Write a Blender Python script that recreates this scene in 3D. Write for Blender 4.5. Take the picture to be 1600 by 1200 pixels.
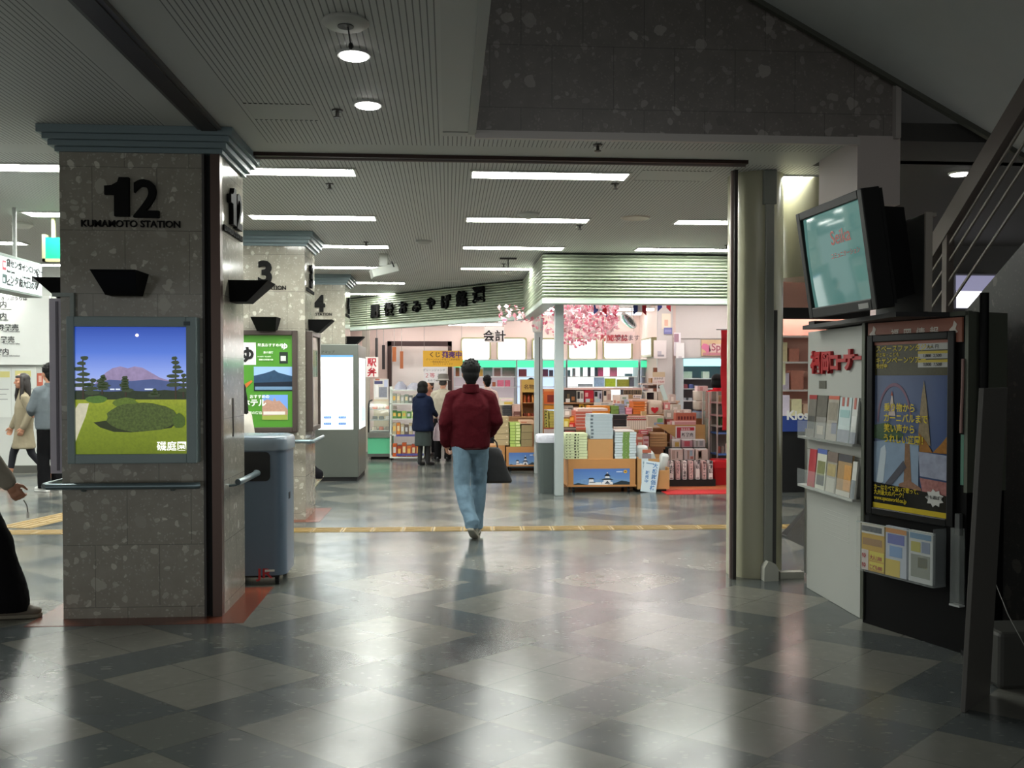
import bpy, math, random
from mathutils import Vector, Matrix
R = random.Random(7)
SC = bpy.context.scene
for o in list(bpy.data.objects): bpy.data.objects.remove(o)
# ---------------------------------------------------------------- camera
EYE = 1.53; FPX = 1440.0; CX, CY = 800.0, 620.0
YAW = math.radians(3.98); PIT = math.radians(-1.12)
cd = bpy.data.cameras.new('camera'); cam = bpy.data.objects.new('camera', cd)
SC.collection.objects.link(cam); SC.camera = cam
cam.location = (0, 0, EYE); cam.rotation_euler = (math.pi/2 + PIT, 0, -YAW)
cd.sensor_fit = 'HORIZONTAL'; cd.sensor_width = 36; cd.lens = FPX/1600*36
cd.shift_y = (CY-600)/1600; cd.clip_start = .05; cd.clip_end = 100
# ---------------------------------------------------------------- light and exposure
w = bpy.data.worlds.new('world'); SC.world = w; w.use_nodes = True
w.node_tree.nodes['Background'].inputs[0].default_value = (.93, .95, .92, 1)
w.node_tree.nodes['Background'].inputs[1].default_value = .36      # dim grey day outside the open station front
vs = SC.view_settings; vs.view_transform = 'Standard'; vs.look = 'None'; vs.gamma = 1
vs.exposure = 1.2; vs.use_curve_mapping = False
TUBE = 23.0        # concourse fluorescent strips
DOWN = 9.0        # round downlights
SHOPL = 8.0      # tubes inside the souvenir shop
# ---------------------------------------------------------------- pixel -> place
def ray(u, v):
    x = (u-CX)/FPX; z = (CY-v)/FPX; y = 1.0
    y, z = y*math.cos(PIT)-z*math.sin(PIT), y*math.sin(PIT)+z*math.cos(PIT)
    return x*math.cos(YAW)+y*math.sin(YAW), -x*math.sin(YAW)+y*math.cos(YAW), z
def at(u, v, Y):
    a, b, c = ray(u, v); t = Y/b; return Vector((a*t, Y, EYE+c*t))
def atx(u, v, X):
    a, b, c = ray(u, v); t = X/a; return Vector((X, b*t, EYE+c*t))
def fl(u, v, z=0.0):
    a, b, c = ray(u, v); t = (z-EYE)/c; return Vector((a*t, b*t, z))
# ---------------------------------------------------------------- materials
def lin(h):
    h = h.lstrip('#'); r = []
    for i in (0, 2, 4):
        c = int(h[i:i+2], 16)/255; r.append(c/12.92 if c <= .04045 else ((c+.055)/1.055)**2.4)
    return (*r, 1)
MATS = {}
def M(hexc, r=.5, metal=0, em=0, noise=0, scale=40, bump=0, alpha=1, trans=0, spec=.5):
    k = (hexc, r, metal, em, noise, scale, bump, alpha, trans, spec)
    if k in MATS: return MATS[k]
    m = bpy.data.materials.new('mat'+hexc.lstrip('#')); m.use_nodes = True; MATS[k] = m
    nt = m.node_tree; b = nt.nodes['Principled BSDF']; c = lin(hexc)
    b.inputs['Base Color'].default_value = c; b.inputs['Roughness'].default_value = r
    b.inputs['Metallic'].default_value = metal; b.inputs['Specular IOR Level'].default_value = spec
    b.inputs['Alpha'].default_value = alpha; b.inputs['Transmission Weight'].default_value = trans
    if em:
        b.inputs['Emission Color'].default_value = c; b.inputs['Emission Strength'].default_value = em
    if noise or bump:
        t = nt.nodes.new('ShaderNodeTexCoord'); n = nt.nodes.new('ShaderNodeTexNoise')
        n.inputs['Scale'].default_value = scale; n.inputs['Detail'].default_value = 4
        nt.links.new(t.outputs['Object'], n.inputs['Vector'])
        if noise:
            x = nt.nodes.new('ShaderNodeMix'); x.data_type = 'RGBA'
            x.inputs[6].default_value = tuple(max(0, q*(1-noise)) for q in c[:3])+(1,)
            x.inputs[7].default_value = tuple(min(1, q*(1+noise)) for q in c[:3])+(1,)
            nt.links.new(n.outputs['Fac'], x.inputs[0]); nt.links.new(x.outputs[2], b.inputs['Base Color'])
            if em: nt.links.new(x.outputs[2], b.inputs['Emission Color'])
        if bump:
            u = nt.nodes.new('ShaderNodeBump'); u.inputs['Strength'].default_value = bump; u.inputs['Distance'].default_value = .01
            nt.links.new(n.outputs['Fac'], u.inputs['Height']); nt.links.new(u.outputs[0], b.inputs['Normal'])
    return m
class NG:          # tiny node helper
    def __init__(s, name):
        s.m = bpy.data.materials.new(name); s.m.use_nodes = True; s.t = s.m.node_tree; s.b = s.t.nodes['Principled BSDF']
        s.co = s.t.nodes.new('ShaderNodeTexCoord').outputs['Object']
        sp = s.t.nodes.new('ShaderNodeSeparateXYZ'); s.t.links.new(s.co, sp.inputs[0]); s.x, s.y, s.z = sp.outputs
    def put(s, v, i):
        if isinstance(v, (int, float)): i.default_value = v
        elif isinstance(v, tuple): i.default_value = v
        else: s.t.links.new(v, i)
    def ma(s, op, a, b=0, c=0):
        n = s.t.nodes.new('ShaderNodeMath'); n.operation = op
        s.put(a, n.inputs[0]); s.put(b, n.inputs[1]); s.put(c, n.inputs[2]); return n.outputs[0]
    def mix(s, f, a, b):
        n = s.t.nodes.new('ShaderNodeMix'); n.data_type = 'RGBA'
        s.put(f, n.inputs[0]); s.put(a, n.inputs[6]); s.put(b, n.inputs[7]); return n.outputs[2]
    def noise(s, scale, detail=3, vec=None):
        n = s.t.nodes.new('ShaderNodeTexNoise'); n.inputs['Scale'].default_value = scale; n.inputs['Detail'].default_value = detail
        s.t.links.new(vec or s.co, n.inputs['Vector']); return n.outputs['Fac']
    def vor(s, scale, vec=None, rnd=1):
        n = s.t.nodes.new('ShaderNodeTexVoronoi'); n.inputs['Scale'].default_value = scale; n.inputs['Randomness'].default_value = rnd
        s.t.links.new(vec or s.co, n.inputs['Vector'])
        q = s.t.nodes.new('ShaderNodeSeparateColor'); s.t.links.new(n.outputs['Color'], q.inputs[0])
        return n.outputs['Distance'], q.outputs[0], q.outputs[1]
    def comb(s, x, y, z):
        n = s.t.nodes.new('ShaderNodeCombineXYZ'); s.put(x, n.inputs[0]); s.put(y, n.inputs[1]); s.put(z, n.inputs[2]); return n.outputs[0]
    def chips(s, scale, th, vec=None, size=.42):           # mask of scattered stone chips, and a random tint
        wob = s.ma('MULTIPLY', s.noise(scale*3, 2, vec), .25)
        d, r1, r2 = s.vor(scale, vec)
        return s.ma('MULTIPLY', s.ma('LESS_THAN', s.ma('ADD', d, wob), size), s.ma('GREATER_THAN', r1, th)), r2
    def col(s, c): s.put(c, s.b.inputs['Base Color'])
    def warp(s, sc, am):
        n = s.t.nodes.new('ShaderNodeTexNoise'); n.inputs['Scale'].default_value = sc; s.t.links.new(s.co, n.inputs['Vector'])
        v = s.t.nodes.new('ShaderNodeVectorMath'); v.operation = 'MULTIPLY_ADD'; s.t.links.new(n.outputs['Color'], v.inputs[0]); v.inputs[1].default_value = (am,)*3; s.t.links.new(s.co, v.inputs[2]); return v.outputs[0]
    def bump(s, h, st=.3, d=.01):
        u = s.t.nodes.new('ShaderNodeBump'); u.inputs['Strength'].default_value = st; u.inputs['Distance'].default_value = d
        s.put(h, u.inputs['Height']); s.t.links.new(u.outputs[0], s.b.inputs['Normal'])
def granite(name, base, dark, light, rough=.12, tile=(.4, .4), seam=True):
    g = NG(name)
    c = g.mix(g.noise(9, 5), lin(dark), lin(base))
    c = g.mix(g.ma('MULTIPLY', g.noise(60, 2), .35), c, lin(dark)); dv = g.warp(11, .07)
    m1, t1 = g.chips(7, .62, dv, .42); m2, t2 = g.chips(16, .58, dv, .46); m3, t3 = g.chips(55, .7, dv, .5)
    lt = g.mix(g.ma('POWER', t1, .6), lin(dark), lin(light))
    c = g.mix(g.ma('MULTIPLY', m3, .22), c, lin(light)); c = g.mix(g.ma('MULTIPLY', m2, .6), c, lt); c = g.mix(g.ma('MULTIPLY', m1, .8), c, lt)
    if seam:
        n = g.t.nodes.new('ShaderNodeTexBrick'); n.offset = .5
        for k, v in (('Scale', 1), ('Mortar Size', .0025), ('Brick Width', tile[0]), ('Row Height', tile[1]), ('Mortar Smooth', 0)): n.inputs[k].default_value = v
        g.t.links.new(g.comb(g.ma('ADD', g.x, g.y), g.ma('SUBTRACT', g.z, .07), 0), n.inputs['Vector'])
        c = g.mix(g.ma('MULTIPLY', n.outputs['Fac'], .4), c, lin('1c1c1a'))
    g.col(c); g.b.inputs['Roughness'].default_value = rough
    return g.m
def floor_mat():
    g = NG('floor_tiles')
    X = g.ma('DIVIDE', g.ma('ADD', g.x, .375), .277); Y = g.ma('DIVIDE', g.ma('SUBTRACT', g.y, 4.08), .236)
    a = g.ma('ADD', g.ma('MULTIPLY', g.ma('ADD', X, Y), .5), 31); b = g.ma('ADD', g.ma('MULTIPLY', g.ma('SUBTRACT', X, Y), .5), 31)
    fa = g.ma('FRACT', g.ma('DIVIDE', a, 3)); fb = g.ma('FRACT', g.ma('DIVIDE', b, 3))
    ia = g.ma('LESS_THAN', fa, 2/3); ib = g.ma('LESS_THAN', fb, 2/3)
    blk = g.ma('MULTIPLY', ia, ib); crs = g.ma('MULTIPLY', g.ma('SUBTRACT', 1, ia), g.ma('SUBTRACT', 1, ib))
    wn = g.t.nodes.new('ShaderNodeTexWhiteNoise')
    g.t.links.new(g.comb(g.ma('FLOOR', a), g.ma('FLOOR', b), 0), wn.inputs['Vector']); tv = wn.outputs['Value']
    c = g.mix(crs, lin('464c4e'), lin('565955')); c = g.mix(blk, c, lin('6f6e67'))
    c = g.mix(g.ma('MULTIPLY', tv, .22), c, lin('525450'))
    c = g.mix(g.ma('MULTIPLY', g.noise(14, 5), .35), c, lin('4c4e4b'))
    st = g.comb(g.ma('MULTIPLY', g.x, .6), g.ma('MULTIPLY', g.y, 1.3), g.z)
    m1, t1 = g.chips(13, .8, st, .36); m2, t2 = g.chips(38, .72, st, .42)
    c = g.mix(g.ma('MULTIPLY', m2, .22), c, lin('82827a')); c = g.mix(g.ma('MULTIPLY', m1, .33), c, g.mix(t1, lin('3c403e'), lin('8e8e84')))
    la = g.ma('ABSOLUTE', g.ma('SUBTRACT', g.ma('FRACT', a), .5)); lb = g.ma('ABSOLUTE', g.ma('SUBTRACT', g.ma('FRACT', b), .5))
    ln = g.ma('MAXIMUM', g.ma('GREATER_THAN', la, .491), g.ma('GREATER_THAN', lb, .491))
    c = g.mix(g.ma('MULTIPLY', ln, .55), c, lin('3c403e'))
    g.col(c)
    g.put(g.ma('ADD', .13, g.ma('MULTIPLY', g.noise(5, 3), .15)), g.b.inputs['Roughness'])
    g.b.inputs['Specular IOR Level'].default_value = .42
    return g.m
def rib_mat(name, base, groove, pitch=.03):
    g = NG(name)
    f = g.ma('FRACT', g.ma('DIVIDE', g.ma('ADD', g.x, 30), pitch)); h = g.ma('LESS_THAN', f, .2)
    g.col(g.mix(h, lin(base), lin(groove))); g.b.inputs['Roughness'].default_value = .6; g.bump(g.ma('SUBTRACT', 1, h), .5, .004)
    return g.m
# ---------------------------------------------------------------- mesh builder
_T = {}
def glyphs(s, bold, depth):
    k = (s, bold, depth)
    if k not in _T:
        c = bpy.data.curves.new('lettering_curve', 'FONT'); c.body = s; c.size = 1; c.resolution_u = 3; c.offset = bold; c.extrude = depth/2
        o = bpy.data.objects.new('lettering_curve', c); m = bpy.data.meshes.new_from_object(o)
        _T[k] = ([tuple(v.co) for v in m.vertices], [tuple(p.vertices) for p in m.polygons])
        bpy.data.objects.remove(o); bpy.data.curves.remove(c); bpy.data.meshes.remove(m)
    return _T[k]
class MB:
    def __init__(s): s.v = []; s.f = []; s.mi = []; s.ms = []
    def mat(s, m):
        if m not in s.ms: s.ms.append(m)
        return s.ms.index(m)
    def add(s, vs, fs, m):
        k = len(s.v); i = s.mat(m); s.v += [tuple(q) for q in vs]
        for f in fs: s.f.append(tuple(k+j for j in f)); s.mi.append(i)
        return s
    def box(s, x0, y0, z0, x1, y1, z1, m):
        x0, x1 = min(x0, x1), max(x0, x1); y0, y1 = min(y0, y1), max(y0, y1); z0, z1 = min(z0, z1), max(z0, z1)
        v = [(x0,y0,z0),(x1,y0,z0),(x1,y1,z0),(x0,y1,z0),(x0,y0,z1),(x1,y0,z1),(x1,y1,z1),(x0,y1,z1)]
        return s.add(v, [(0,3,2,1),(4,5,6,7),(0,1,5,4),(1,2,6,5),(2,3,7,6),(3,0,4,7)], m)
    def bar(s, p0, p1, w, h, m, up=(0,0,1)):               # rectangular bar between two points
        p0, p1 = Vector(p0), Vector(p1); d = (p1-p0).normalized(); a = d.cross(Vector(up))
        if a.length < 1e-4: a = d.cross(Vector((1,0,0)))
        a.normalize(); b = a.cross(d); a *= w/2; b *= h/2
        v = [p+i*a+j*b for p in (p0,p1) for i,j in ((-1,-1),(1,-1),(1,1),(-1,1))]
        return s.add(v, [(0,1,2,3),(7,6,5,4),(0,4,5,1),(1,5,6,2),(2,6,7,3),(3,7,4,0)], m)
    def tube(s, pts, r, m, n=10, caps=True):
        pts = [Vector(p) for p in pts]; rs = r if isinstance(r, (list, tuple)) else [r]*len(pts); k = len(s.v); i = s.mat(m); a = None
        for q, p in enumerate(pts):
            d = (pts[min(q+1, len(pts)-1)]-pts[max(q-1, 0)]).normalized()
            a = (a - d*a.dot(d)) if a else d.orthogonal()
            a.normalize(); b = d.cross(a)
            for j in range(n):
                t = 2*math.pi*j/n; s.v.append(tuple(p+(a*math.cos(t)+b*math.sin(t))*rs[q]))
        for q in range(len(pts)-1):
            for j in range(n):
                s.f.append((k+q*n+j, k+q*n+(j+1)%n, k+(q+1)*n+(j+1)%n, k+(q+1)*n+j)); s.mi.append(i)
        if caps:
            s.f.append(tuple(k+j for j in reversed(range(n)))); s.mi.append(i)
            s.f.append(tuple(k+(len(pts)-1)*n+j for j in range(n))); s.mi.append(i)
        return s
    def cyl(s, p0, p1, r0, m, r1=None, n=24): return s.tube([p0, p1], [r0, r0 if r1 is None else r1], m, n)
    def lathe(s, c, prof, m, n=24):                        # profile (r,z) bottom to top, capped
        return s.rings([(c[0], c[1], c[2]+z, r, r) for r, z in prof], m, n)
    def rings(s, rg, m, n=20, sq=1.0):                     # stacked horizontal ellipses x,y,z,rx,ry
        k = len(s.v); i = s.mat(m)
        for x, y, z, rx, ry in rg:
            for j in range(n):
                t = 2*math.pi*j/n; c, q = math.cos(t), math.sin(t)
                c = math.copysign(abs(c)**sq, c); q = math.copysign(abs(q)**sq, q); s.v.append((x+rx*c, y+ry*q, z))
        for a in range(len(rg)-1):
            for j in range(n):
                s.f.append((k+a*n+j, k+a*n+(j+1)%n, k+(a+1)*n+(j+1)%n, k+(a+1)*n+j)); s.mi.append(i)
        s.f.append(tuple(k+j for j in reversed(range(n)))); s.mi.append(i)
        s.f.append(tuple(k+(len(rg)-1)*n+j for j in range(n))); s.mi.append(i)
        return s
    def ell(s, c, rx, ry, rz, m, n=16, k=9, rot=None):
        a = len(s.v)
        s.rings([(0, 0, -math.cos(math.pi*(q+.35)/(k-.3))*rz, rx*math.sin(math.pi*(q+.35)/(k-.3)), ry*math.sin(math.pi*(q+.35)/(k-.3))) for q in range(k)], m, n)
        for q in range(a, len(s.v)):
            p = Vector(s.v[q])
            if rot: p = rot @ p
            s.v[q] = tuple(p+Vector(c))
        return s
    def cap(s, p0, p1, r0, r1, m, n=12):                   # tapered limb with rounded ends
        p0, p1 = Vector(p0), Vector(p1); d = (p1-p0).normalized()
        P = [p0-d*r0*.95, p0-d*r0*.6, p0, p0.lerp(p1, .5), p1, p1+d*r1*.6, p1+d*r1*.95]
        return s.tube(P, [r0*.25, r0*.8, r0, (r0+r1)/2, r1, r1*.8, r1*.25], m, n)
    def prism(s, poly, o, ux, uz, d, m):                   # 2-D outline at o, thickness d along ux x uz, front outwards
        o, ux, uz = Vector(o), Vector(ux).normalized(), Vector(uz).normalized(); n = ux.cross(uz)
        a = sum(poly[i][0]*poly[(i+1)%len(poly)][1]-poly[(i+1)%len(poly)][0]*poly[i][1] for i in range(len(poly)))
        if a < 0: poly = poly[::-1]
        k = len(poly); v = [o+ux*x+uz*y for x, y in poly]+[o+ux*x+uz*y+n*d for x, y in poly]
        return s.add(v, [tuple(reversed(range(k))), tuple(range(k, 2*k))]+[(i, (i+1)%k, k+(i+1)%k, k+i) for i in range(k)], m)
    def text(s, t, o, ux, uz, size, m, depth=.003, bold=0.0, align='C', xs=1.0, vert=False):
        o, ux, uz = Vector(o), Vector(ux).normalized(), Vector(uz).normalized(); n = ux.cross(uz)
        if vert:
            for i, ch in enumerate(t): s.text(ch, o-uz*size*i*1.05, ux, uz, size, m, depth, bold, 'C', xs)
            return s
        vs, fs = glyphs(t, bold, depth/size); x0 = min(v[0] for v in vs); x1 = max(v[0] for v in vs)
        sh = -(x0+x1)/2 if align == 'C' else -x0
        return s.add([o+ux*(v[0]+sh)*size*xs+uz*v[1]*size+n*(v[2]*size+depth/2) for v in vs], fs, m)
    def xform(s, mat4, k=0):
        for i in range(k, len(s.v)): s.v[i] = tuple(mat4 @ Vector(s.v[i]))
        return s
    def build(s, name, parent=None, local=False, smooth=False, bevel=0, seg=2):
        me = bpy.data.meshes.new(name); off = Vector((0,0,0)); p = parent
        if not local:
            while p is not None: off += p.location; p = p.parent
        me.from_pydata([tuple(Vector(v)-off) for v in s.v], [], s.f)
        for m in s.ms: me.materials.append(m)
        me.polygons.foreach_set('material_index', s.mi)
        if smooth: me.polygons.foreach_set('use_smooth', [True]*len(me.polygons))
        me.update(); o = bpy.data.objects.new(name, me); SC.collection.objects.link(o); o.parent = parent
        if smooth: 
            e = o.modifiers.new('edge', 'EDGE_SPLIT'); e.split_angle = math.radians(40)
        if bevel:
            b = o.modifiers.new('bevel', 'BEVEL'); b.width = bevel; b.segments = seg; b.limit_method = 'ANGLE'; b.angle_limit = math.radians(40)
        return o
def tag(o, label, cat=None, group=None, kind=None):
    o['label'] = label
    if cat: o['category'] = cat
    if group: o['group'] = group
    if kind: o['kind'] = kind
    return o
def thing(name, label, cat, loc=(0,0,0), rz=0, group=None):
    o = bpy.data.objects.new(name, None); SC.collection.objects.link(o); o.empty_display_size = .1
    o.location = loc; o.rotation_euler = (0, 0, rz); return tag(o, label, cat, group)
def dup(o, loc, label=None, rz=None, parent=None):
    c = o.copy(); SC.collection.objects.link(c)
    if parent is None:
        c.location = loc
        if rz is not None: c.rotation_euler = (0, 0, rz)
        if label: c['label'] = label
    else: c.parent = parent
    for ch in o.children: dup(ch, None, parent=c)
    return c
def struct(mb, name, label=None, **k):
    o = mb.build(name, **k); o['kind'] = 'structure'
    if label: o['label'] = label
    return o
def ordn(i): return ['first','second','third','fourth','fifth','sixth','seventh','eighth','ninth','tenth','eleventh','twelfth'][i]
XP, YP, ZP = Vector((1,0,0)), Vector((0,1,0)), Vector((0,0,1))
BLACK = M('0b0b0c', .6); WHITE = M('e8e8e6', .5); OFFW = M('cfcdc6', .5); INK = M('1a1a1c', .7); RED = M('b3141c', .5)
# ---------------------------------------------------------------- the room
CZ = 3.11
STONE = granite('column_stone', 'a9a498', '858075', 'dcd8ca', .13)
DARKSTONE = granite('wall_stone', '8c8480', '6c6663', 'aca49e', .35)
RIB = rib_mat('ribbed_ceiling', 'c2c3bf', '6c6d6b'); FLAT = M('bcbdb9', .6)
CONC = M('d2d5d4', .8, noise=.05, scale=6)
struct(MB().box(-14, -12, -.1, 9, 24, 0, floor_mat()), 'floor', 'grey and pale stone floor tiles laid in diamonds')
c = MB()
for x0, x1, y0, y1, m in [(-14,-1.75,-4,6.45,RIB), (-1.75,-1.2,-4,6.45,FLAT), (-1.2,-.03,-4,6.3,RIB), (-.03,.175,-4,5.93,FLAT), (-.03,2.7,5.96,6.05,FLAT), (-.03,2.7,6.05,6.3,RIB),
                          (-1.2,2.7,6.3,6.7,FLAT), (-14,-1.2,6.45,6.7,FLAT), (-14,3.0,6.7,24,RIB), (3.0,3.7,8,24,RIB), (3.7,9,11.2,24,RIB), (3.7,9,6.7,11.2,M('3c3a38', .8)), (3.0,3.7,6.7,8,M('3c3a38', .8)), (2.7,9,5.96,6.7,M('3c3a38', .8))]:
    c.box(x0, y0, CZ, x1, y1, CZ+.12, m)
struct(c, 'ceiling', 'pale ribbed metal ceiling of the concourse')
# void: stone wall, stair flight underside
g = MB().prism([(0,0),(2.76,0),(2.76,.36),(1.72,.95),(.6,1.63),(.6,2.2),(0,2.2)], (.175,6.05,CZ), XP, ZP, .12, DARKSTONE)
struct(g, 'wall_upper', 'dark speckled stone wall above the ceiling opening')
struct(MB().box(2.95, 6.5, CZ, 9, 6.6, 5.3, M('3a3836', .7)), 'wall_stairwell', 'dark wall above the stairs ceiling')
t = MB().box(.175, 5.90, CZ-.045, 2.70, 5.94, CZ+.004, M('b9b2ae', .4)).box(.13, -4, CZ-.02, .18, 5.93, CZ+.1, M('9a9d98', .5))
t.box(2.93, 5.88, CZ-.0, 2.965, 5.95, CZ+.37, M('a49d98', .5)).box(2.93, 5.88, CZ+.345, 3.12, 5.95, CZ+.37, M('a49d98', .5))
struct(t, 'trim_1', 'pale edge trim around the ceiling opening')
b = MB().box(2.69, 5.92, 2.68, 2.98, 6.55, CZ+.02, M('b4aaa6', .6))
struct(b, 'wall_bulkhead', 'pale boxed bulkhead beside the stair opening')
# stair flight rising to the left over the opening (soffit), inner edge at Y=5.88
s = MB(); sl = -.539
def sof(x, d=0): return 3.997+(x-1.98)*sl+d
s.prism([(.14, sof(.14)),(6.5, sof(6.5)),(6.5, sof(6.5)+.25),(.14, sof(.14)+.25)], (0,5.86,0), XP, ZP, 3.2, CONC)
s.prism([(.14, sof(.14,-.035)),(6.5, sof(6.5,-.035)),(6.5, sof(6.5,.26)),(.14, sof(.14,.26))], (0,5.90,0), XP, ZP, .04, M('57584f', .6))
struct(s, 'ceiling_stair_soffit', 'plain grey sloping underside of the staircase')
struct(MB().box(-.02, -4, CZ+.12, .12, 6.05, 5.4, CONC).box(-.02, 6.05, CZ+.12, .17, 6.2, 5.4, CONC), 'wall_void', 'pale side wall of the ceiling opening'); struct(MB().box(-.02, -1, 5.4, 9, 6.6, 5.5, CONC), 'ceiling_void', 'plain upper ceiling over the stair opening')
# far walls
wl = MB().box(-14, 15.5, 0, -5.6, 15.7, 3.11, M('c9cbc6', .6)).box(-14, 15.46, 0, -5.6, 15.5, .12, M('55554f', .5))
struct(wl, 'wall_left', 'white ticket office wall')
struct(MB().box(-6.25, 23.6, 0, -2.6, 23.8, 3.11, M('b9b9b4', .6)), 'wall_back', 'plain wall far behind the columns')
struct(MB().box(5.25, 10.6, 0, 9, 10.8, 3.11, M('3a3836', .7)), 'wall_right', 'dark wall behind the stairs')
# shop shell
PINKW = M('e6cfc6', .6); SHW = M('d8d0cc', .6)
sh = MB().box(-2.6, 21, 0, -1.36, 21.15, 3.11, PINKW).box(.09, 21, 0, 4.4, 21.15, 3.11, PINKW).box(-1.36, 21, 2.38, .09, 21.15, 3.11, PINKW)
struct(sh, 'wall_back_shop', 'pale pink back wall of the souvenir shop')
struct(MB().box(4.4, 18, 0, 4.5, 21, 3.11, PINKW), 'wall_return_shop', 'pink return wall with the clock')
struct(MB().box(4.5, 18, 0, 6.6, 18.12, 3.11, SHW).box(4.5, 17.985, 2.32, 6.6, 18, 2.33, M('8f8884', .6)), 'wall_right_shop', 'grey white panelled shop wall')
struct(MB().box(6.5, 11.9, 0, 6.6, 18, 3.11, SHW), 'wall_side_shop', 'side wall of the souvenir shop')
struct(MB().box(-2.6, 18.4, 0, -2.48, 21, 3.11, M('c6bdb4', .6)), 'wall_left_shop', 'left end wall of the souvenir shop')
d = MB(); DK = M('3a211f', .4)
d.box(-1.36, 20.95, 0, -1.27, 21.17, 2.38, DK).box(0, 20.95, 0, .09, 21.17, 2.38, DK).box(-1.36, 20.95, 2.27, .09, 21.17, 2.38, DK)
d.box(-1.3, 21.6, 0, .05, 21.65, 2.4, M('f3ede8', .6)); d.box(-1.36, 21.1, 3.0, .09, 21.65, 3.05, PINKW)
struct(d, 'door_1', 'dark framed opening at the back of the shop')
# column bases: red stone border let into the floor
REDST = M('703c2c', .25, noise=.25, scale=30)
BR = M('5b4a44', .35, metal=.6)
COLS = [(-2.442,-1.449,6.02,6.68,'12'), (-2.53,-1.54,10.11,10.83,'3'), (-2.55,-1.56,14.2,14.92,'4')]
for x0, x1, y0, y1, num in COLS:
    f = MB(); e = .17
    for a in ((x0-e,y0-e,x1+e,y0),(x0-e,y1,x1+e,y1+e),(x0-e,y0,x0,y1),(x1,y0,x1+e,y1)): f.box(a[0], a[1], 0, a[2], a[3], .002, REDST)
    struct(f, 'trim_floor_border', 'red stone border in the floor around column '+num)
    r = thing('column', 'speckled grey stone column numbered %s with blue grey cornice' % num, 'column', (x0, y0, 0)); r['kind'] = 'structure'
    top = CZ
    xs = x1 if num != '12' else x1-.10
    MB().box(x0, y0, 0, xs, y1, top, STONE).build('shaft', r)
    if num == '12':
        k = MB().box(xs+.035, y0+.06, 0, xs+.1, y1, top, STONE).box(xs, y0+.05, 0, xs+.035, y1-.02, top, BLACK)
        k.build('shaft', r)
        k = MB().box(xs+.04, y0-.005, 0, xs+.1, y0+.06, top, BR).box(xs-.012, y0-.008, 0, xs+.002, y0+.05, top, M('3e3a38', .4)); k.build('shutter_guide', r)
    cp = MB(); GB = M('74858a', .5)
    for ov, za, zb in ((.10,-.05,0),(.075,-.085,-.05),(.05,-.12,-.085),(.02,-.15,-.12)):
        cp.box(x0-ov, y0-ov, top+za, (xs+.02 if num == '12' and 0 else x1+ov), y1+ov, top+zb-.001, GB)
    cp.build('cornice', r)
    cx = (x0+x1)/2-.03
    if num == '12': ox = at(205, 340, y0).x; zb, zt = at(205, 339, y0).z, at(205, 355, y0).z
    else: ox, zb, zt = cx+.02, at(205, 339, 6.02).z, at(205, 355, 6.02).z
    NUMM = M('080808', .7, spec=.2)
    ONE = [(.085,0),(.175,0),(.175,.245),(.115,.245),(.105,.215),(.07,.195),(.025,.19),(.025,.135),(.085,.135)]
    def numeral(o, ux):
        o = Vector(o); m_ = MB()
        if num != '12': return m_.text(num, o, ux, ZP, .335, NUMM, .03, .04)
        m_.prism(ONE, o-ux*.18, ux, ZP, .03, NUMM).text('2', o+ux*.10, ux, ZP, .33, NUMM, .03, .02); return m_
    numeral((ox+(.085 if num != '12' else 0)+(.03 if num == '4' else 0), y0-.001, zb), XP).build('numeral', r)
    MB().text('KUMAMOTO STATION', (ox, y0-.001, zt), XP, ZP, .060, NUMM, .012, .014).build('lettering', r)
    numeral((x1+.001, (y0+y1)/2, zb), YP).build('numeral', r)
    MB().text('KUMAMOTO STATION', (x1+.001, (y0+y1)/2, zt), YP, ZP, .052, NUMM, .012, .012).build('lettering', r)
# shutter rails in the ceiling
rl = MB().box(-1.535, -4, CZ-.03, -1.44, 6.0, CZ+.001, M('2a2423', .5)).box(-1.56, -4, CZ-.022, -1.535, 6.0, CZ+.001, M('4b4745', .4)).box(-1.44, -4, CZ-.022, -1.415, 6.0, CZ+.001, M('4b4745', .4))
struct(rl, 'trim_2', 'dark shutter rail crossing the ceiling to column 12')
rl = MB().box(-1.35, 6.56, CZ-.025, 2.17, 6.62, CZ+.001, M('3c2c28', .4, metal=.5)).box(-1.35, 6.62, CZ-.035, 2.17, 6.63, CZ+.001, M('8a7d78', .4))
struct(rl, 'trim_3', 'long thin shutter rail across the ceiling')
struct(MB().box(2.165, 6.86, 0, 2.19, 6.93, CZ, M('2c2624', .4)).box(2.15, 6.9, 0, 2.166, 6.92, CZ, M('a08f88', .4)), 'trim_4', 'vertical shutter guide beside the round pillar')
# round pillars
PILM = NG('pillar_cream'); PILM.col(PILM.mix(PILM.noise(2.2, 3), lin('a7a694'), lin('b0ac8e'))); PILM.b.inputs['Roughness'].default_value = .22; PILM = PILM.m
p = thing('round_pillar', 'cream glossy round pillar with a pipe beside the red-lit shop', 'pillar', (2.4,7.08,0)); p['kind'] = 'structure'
MB().cyl((2.4,7.08,0), (2.4,7.08,CZ), .212, PILM, n=48).build('shaft', p, smooth=True)
p = thing('hanging_drum', 'round cream drop below the ceiling behind the television', 'ceiling drop', (2.9,7.2,2.33)); p['kind'] = 'structure'
MB().cyl((2.9,7.25,2.33), (2.9,7.25,CZ), .235, PILM, n=48).build('drum', p, smooth=True)
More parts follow.
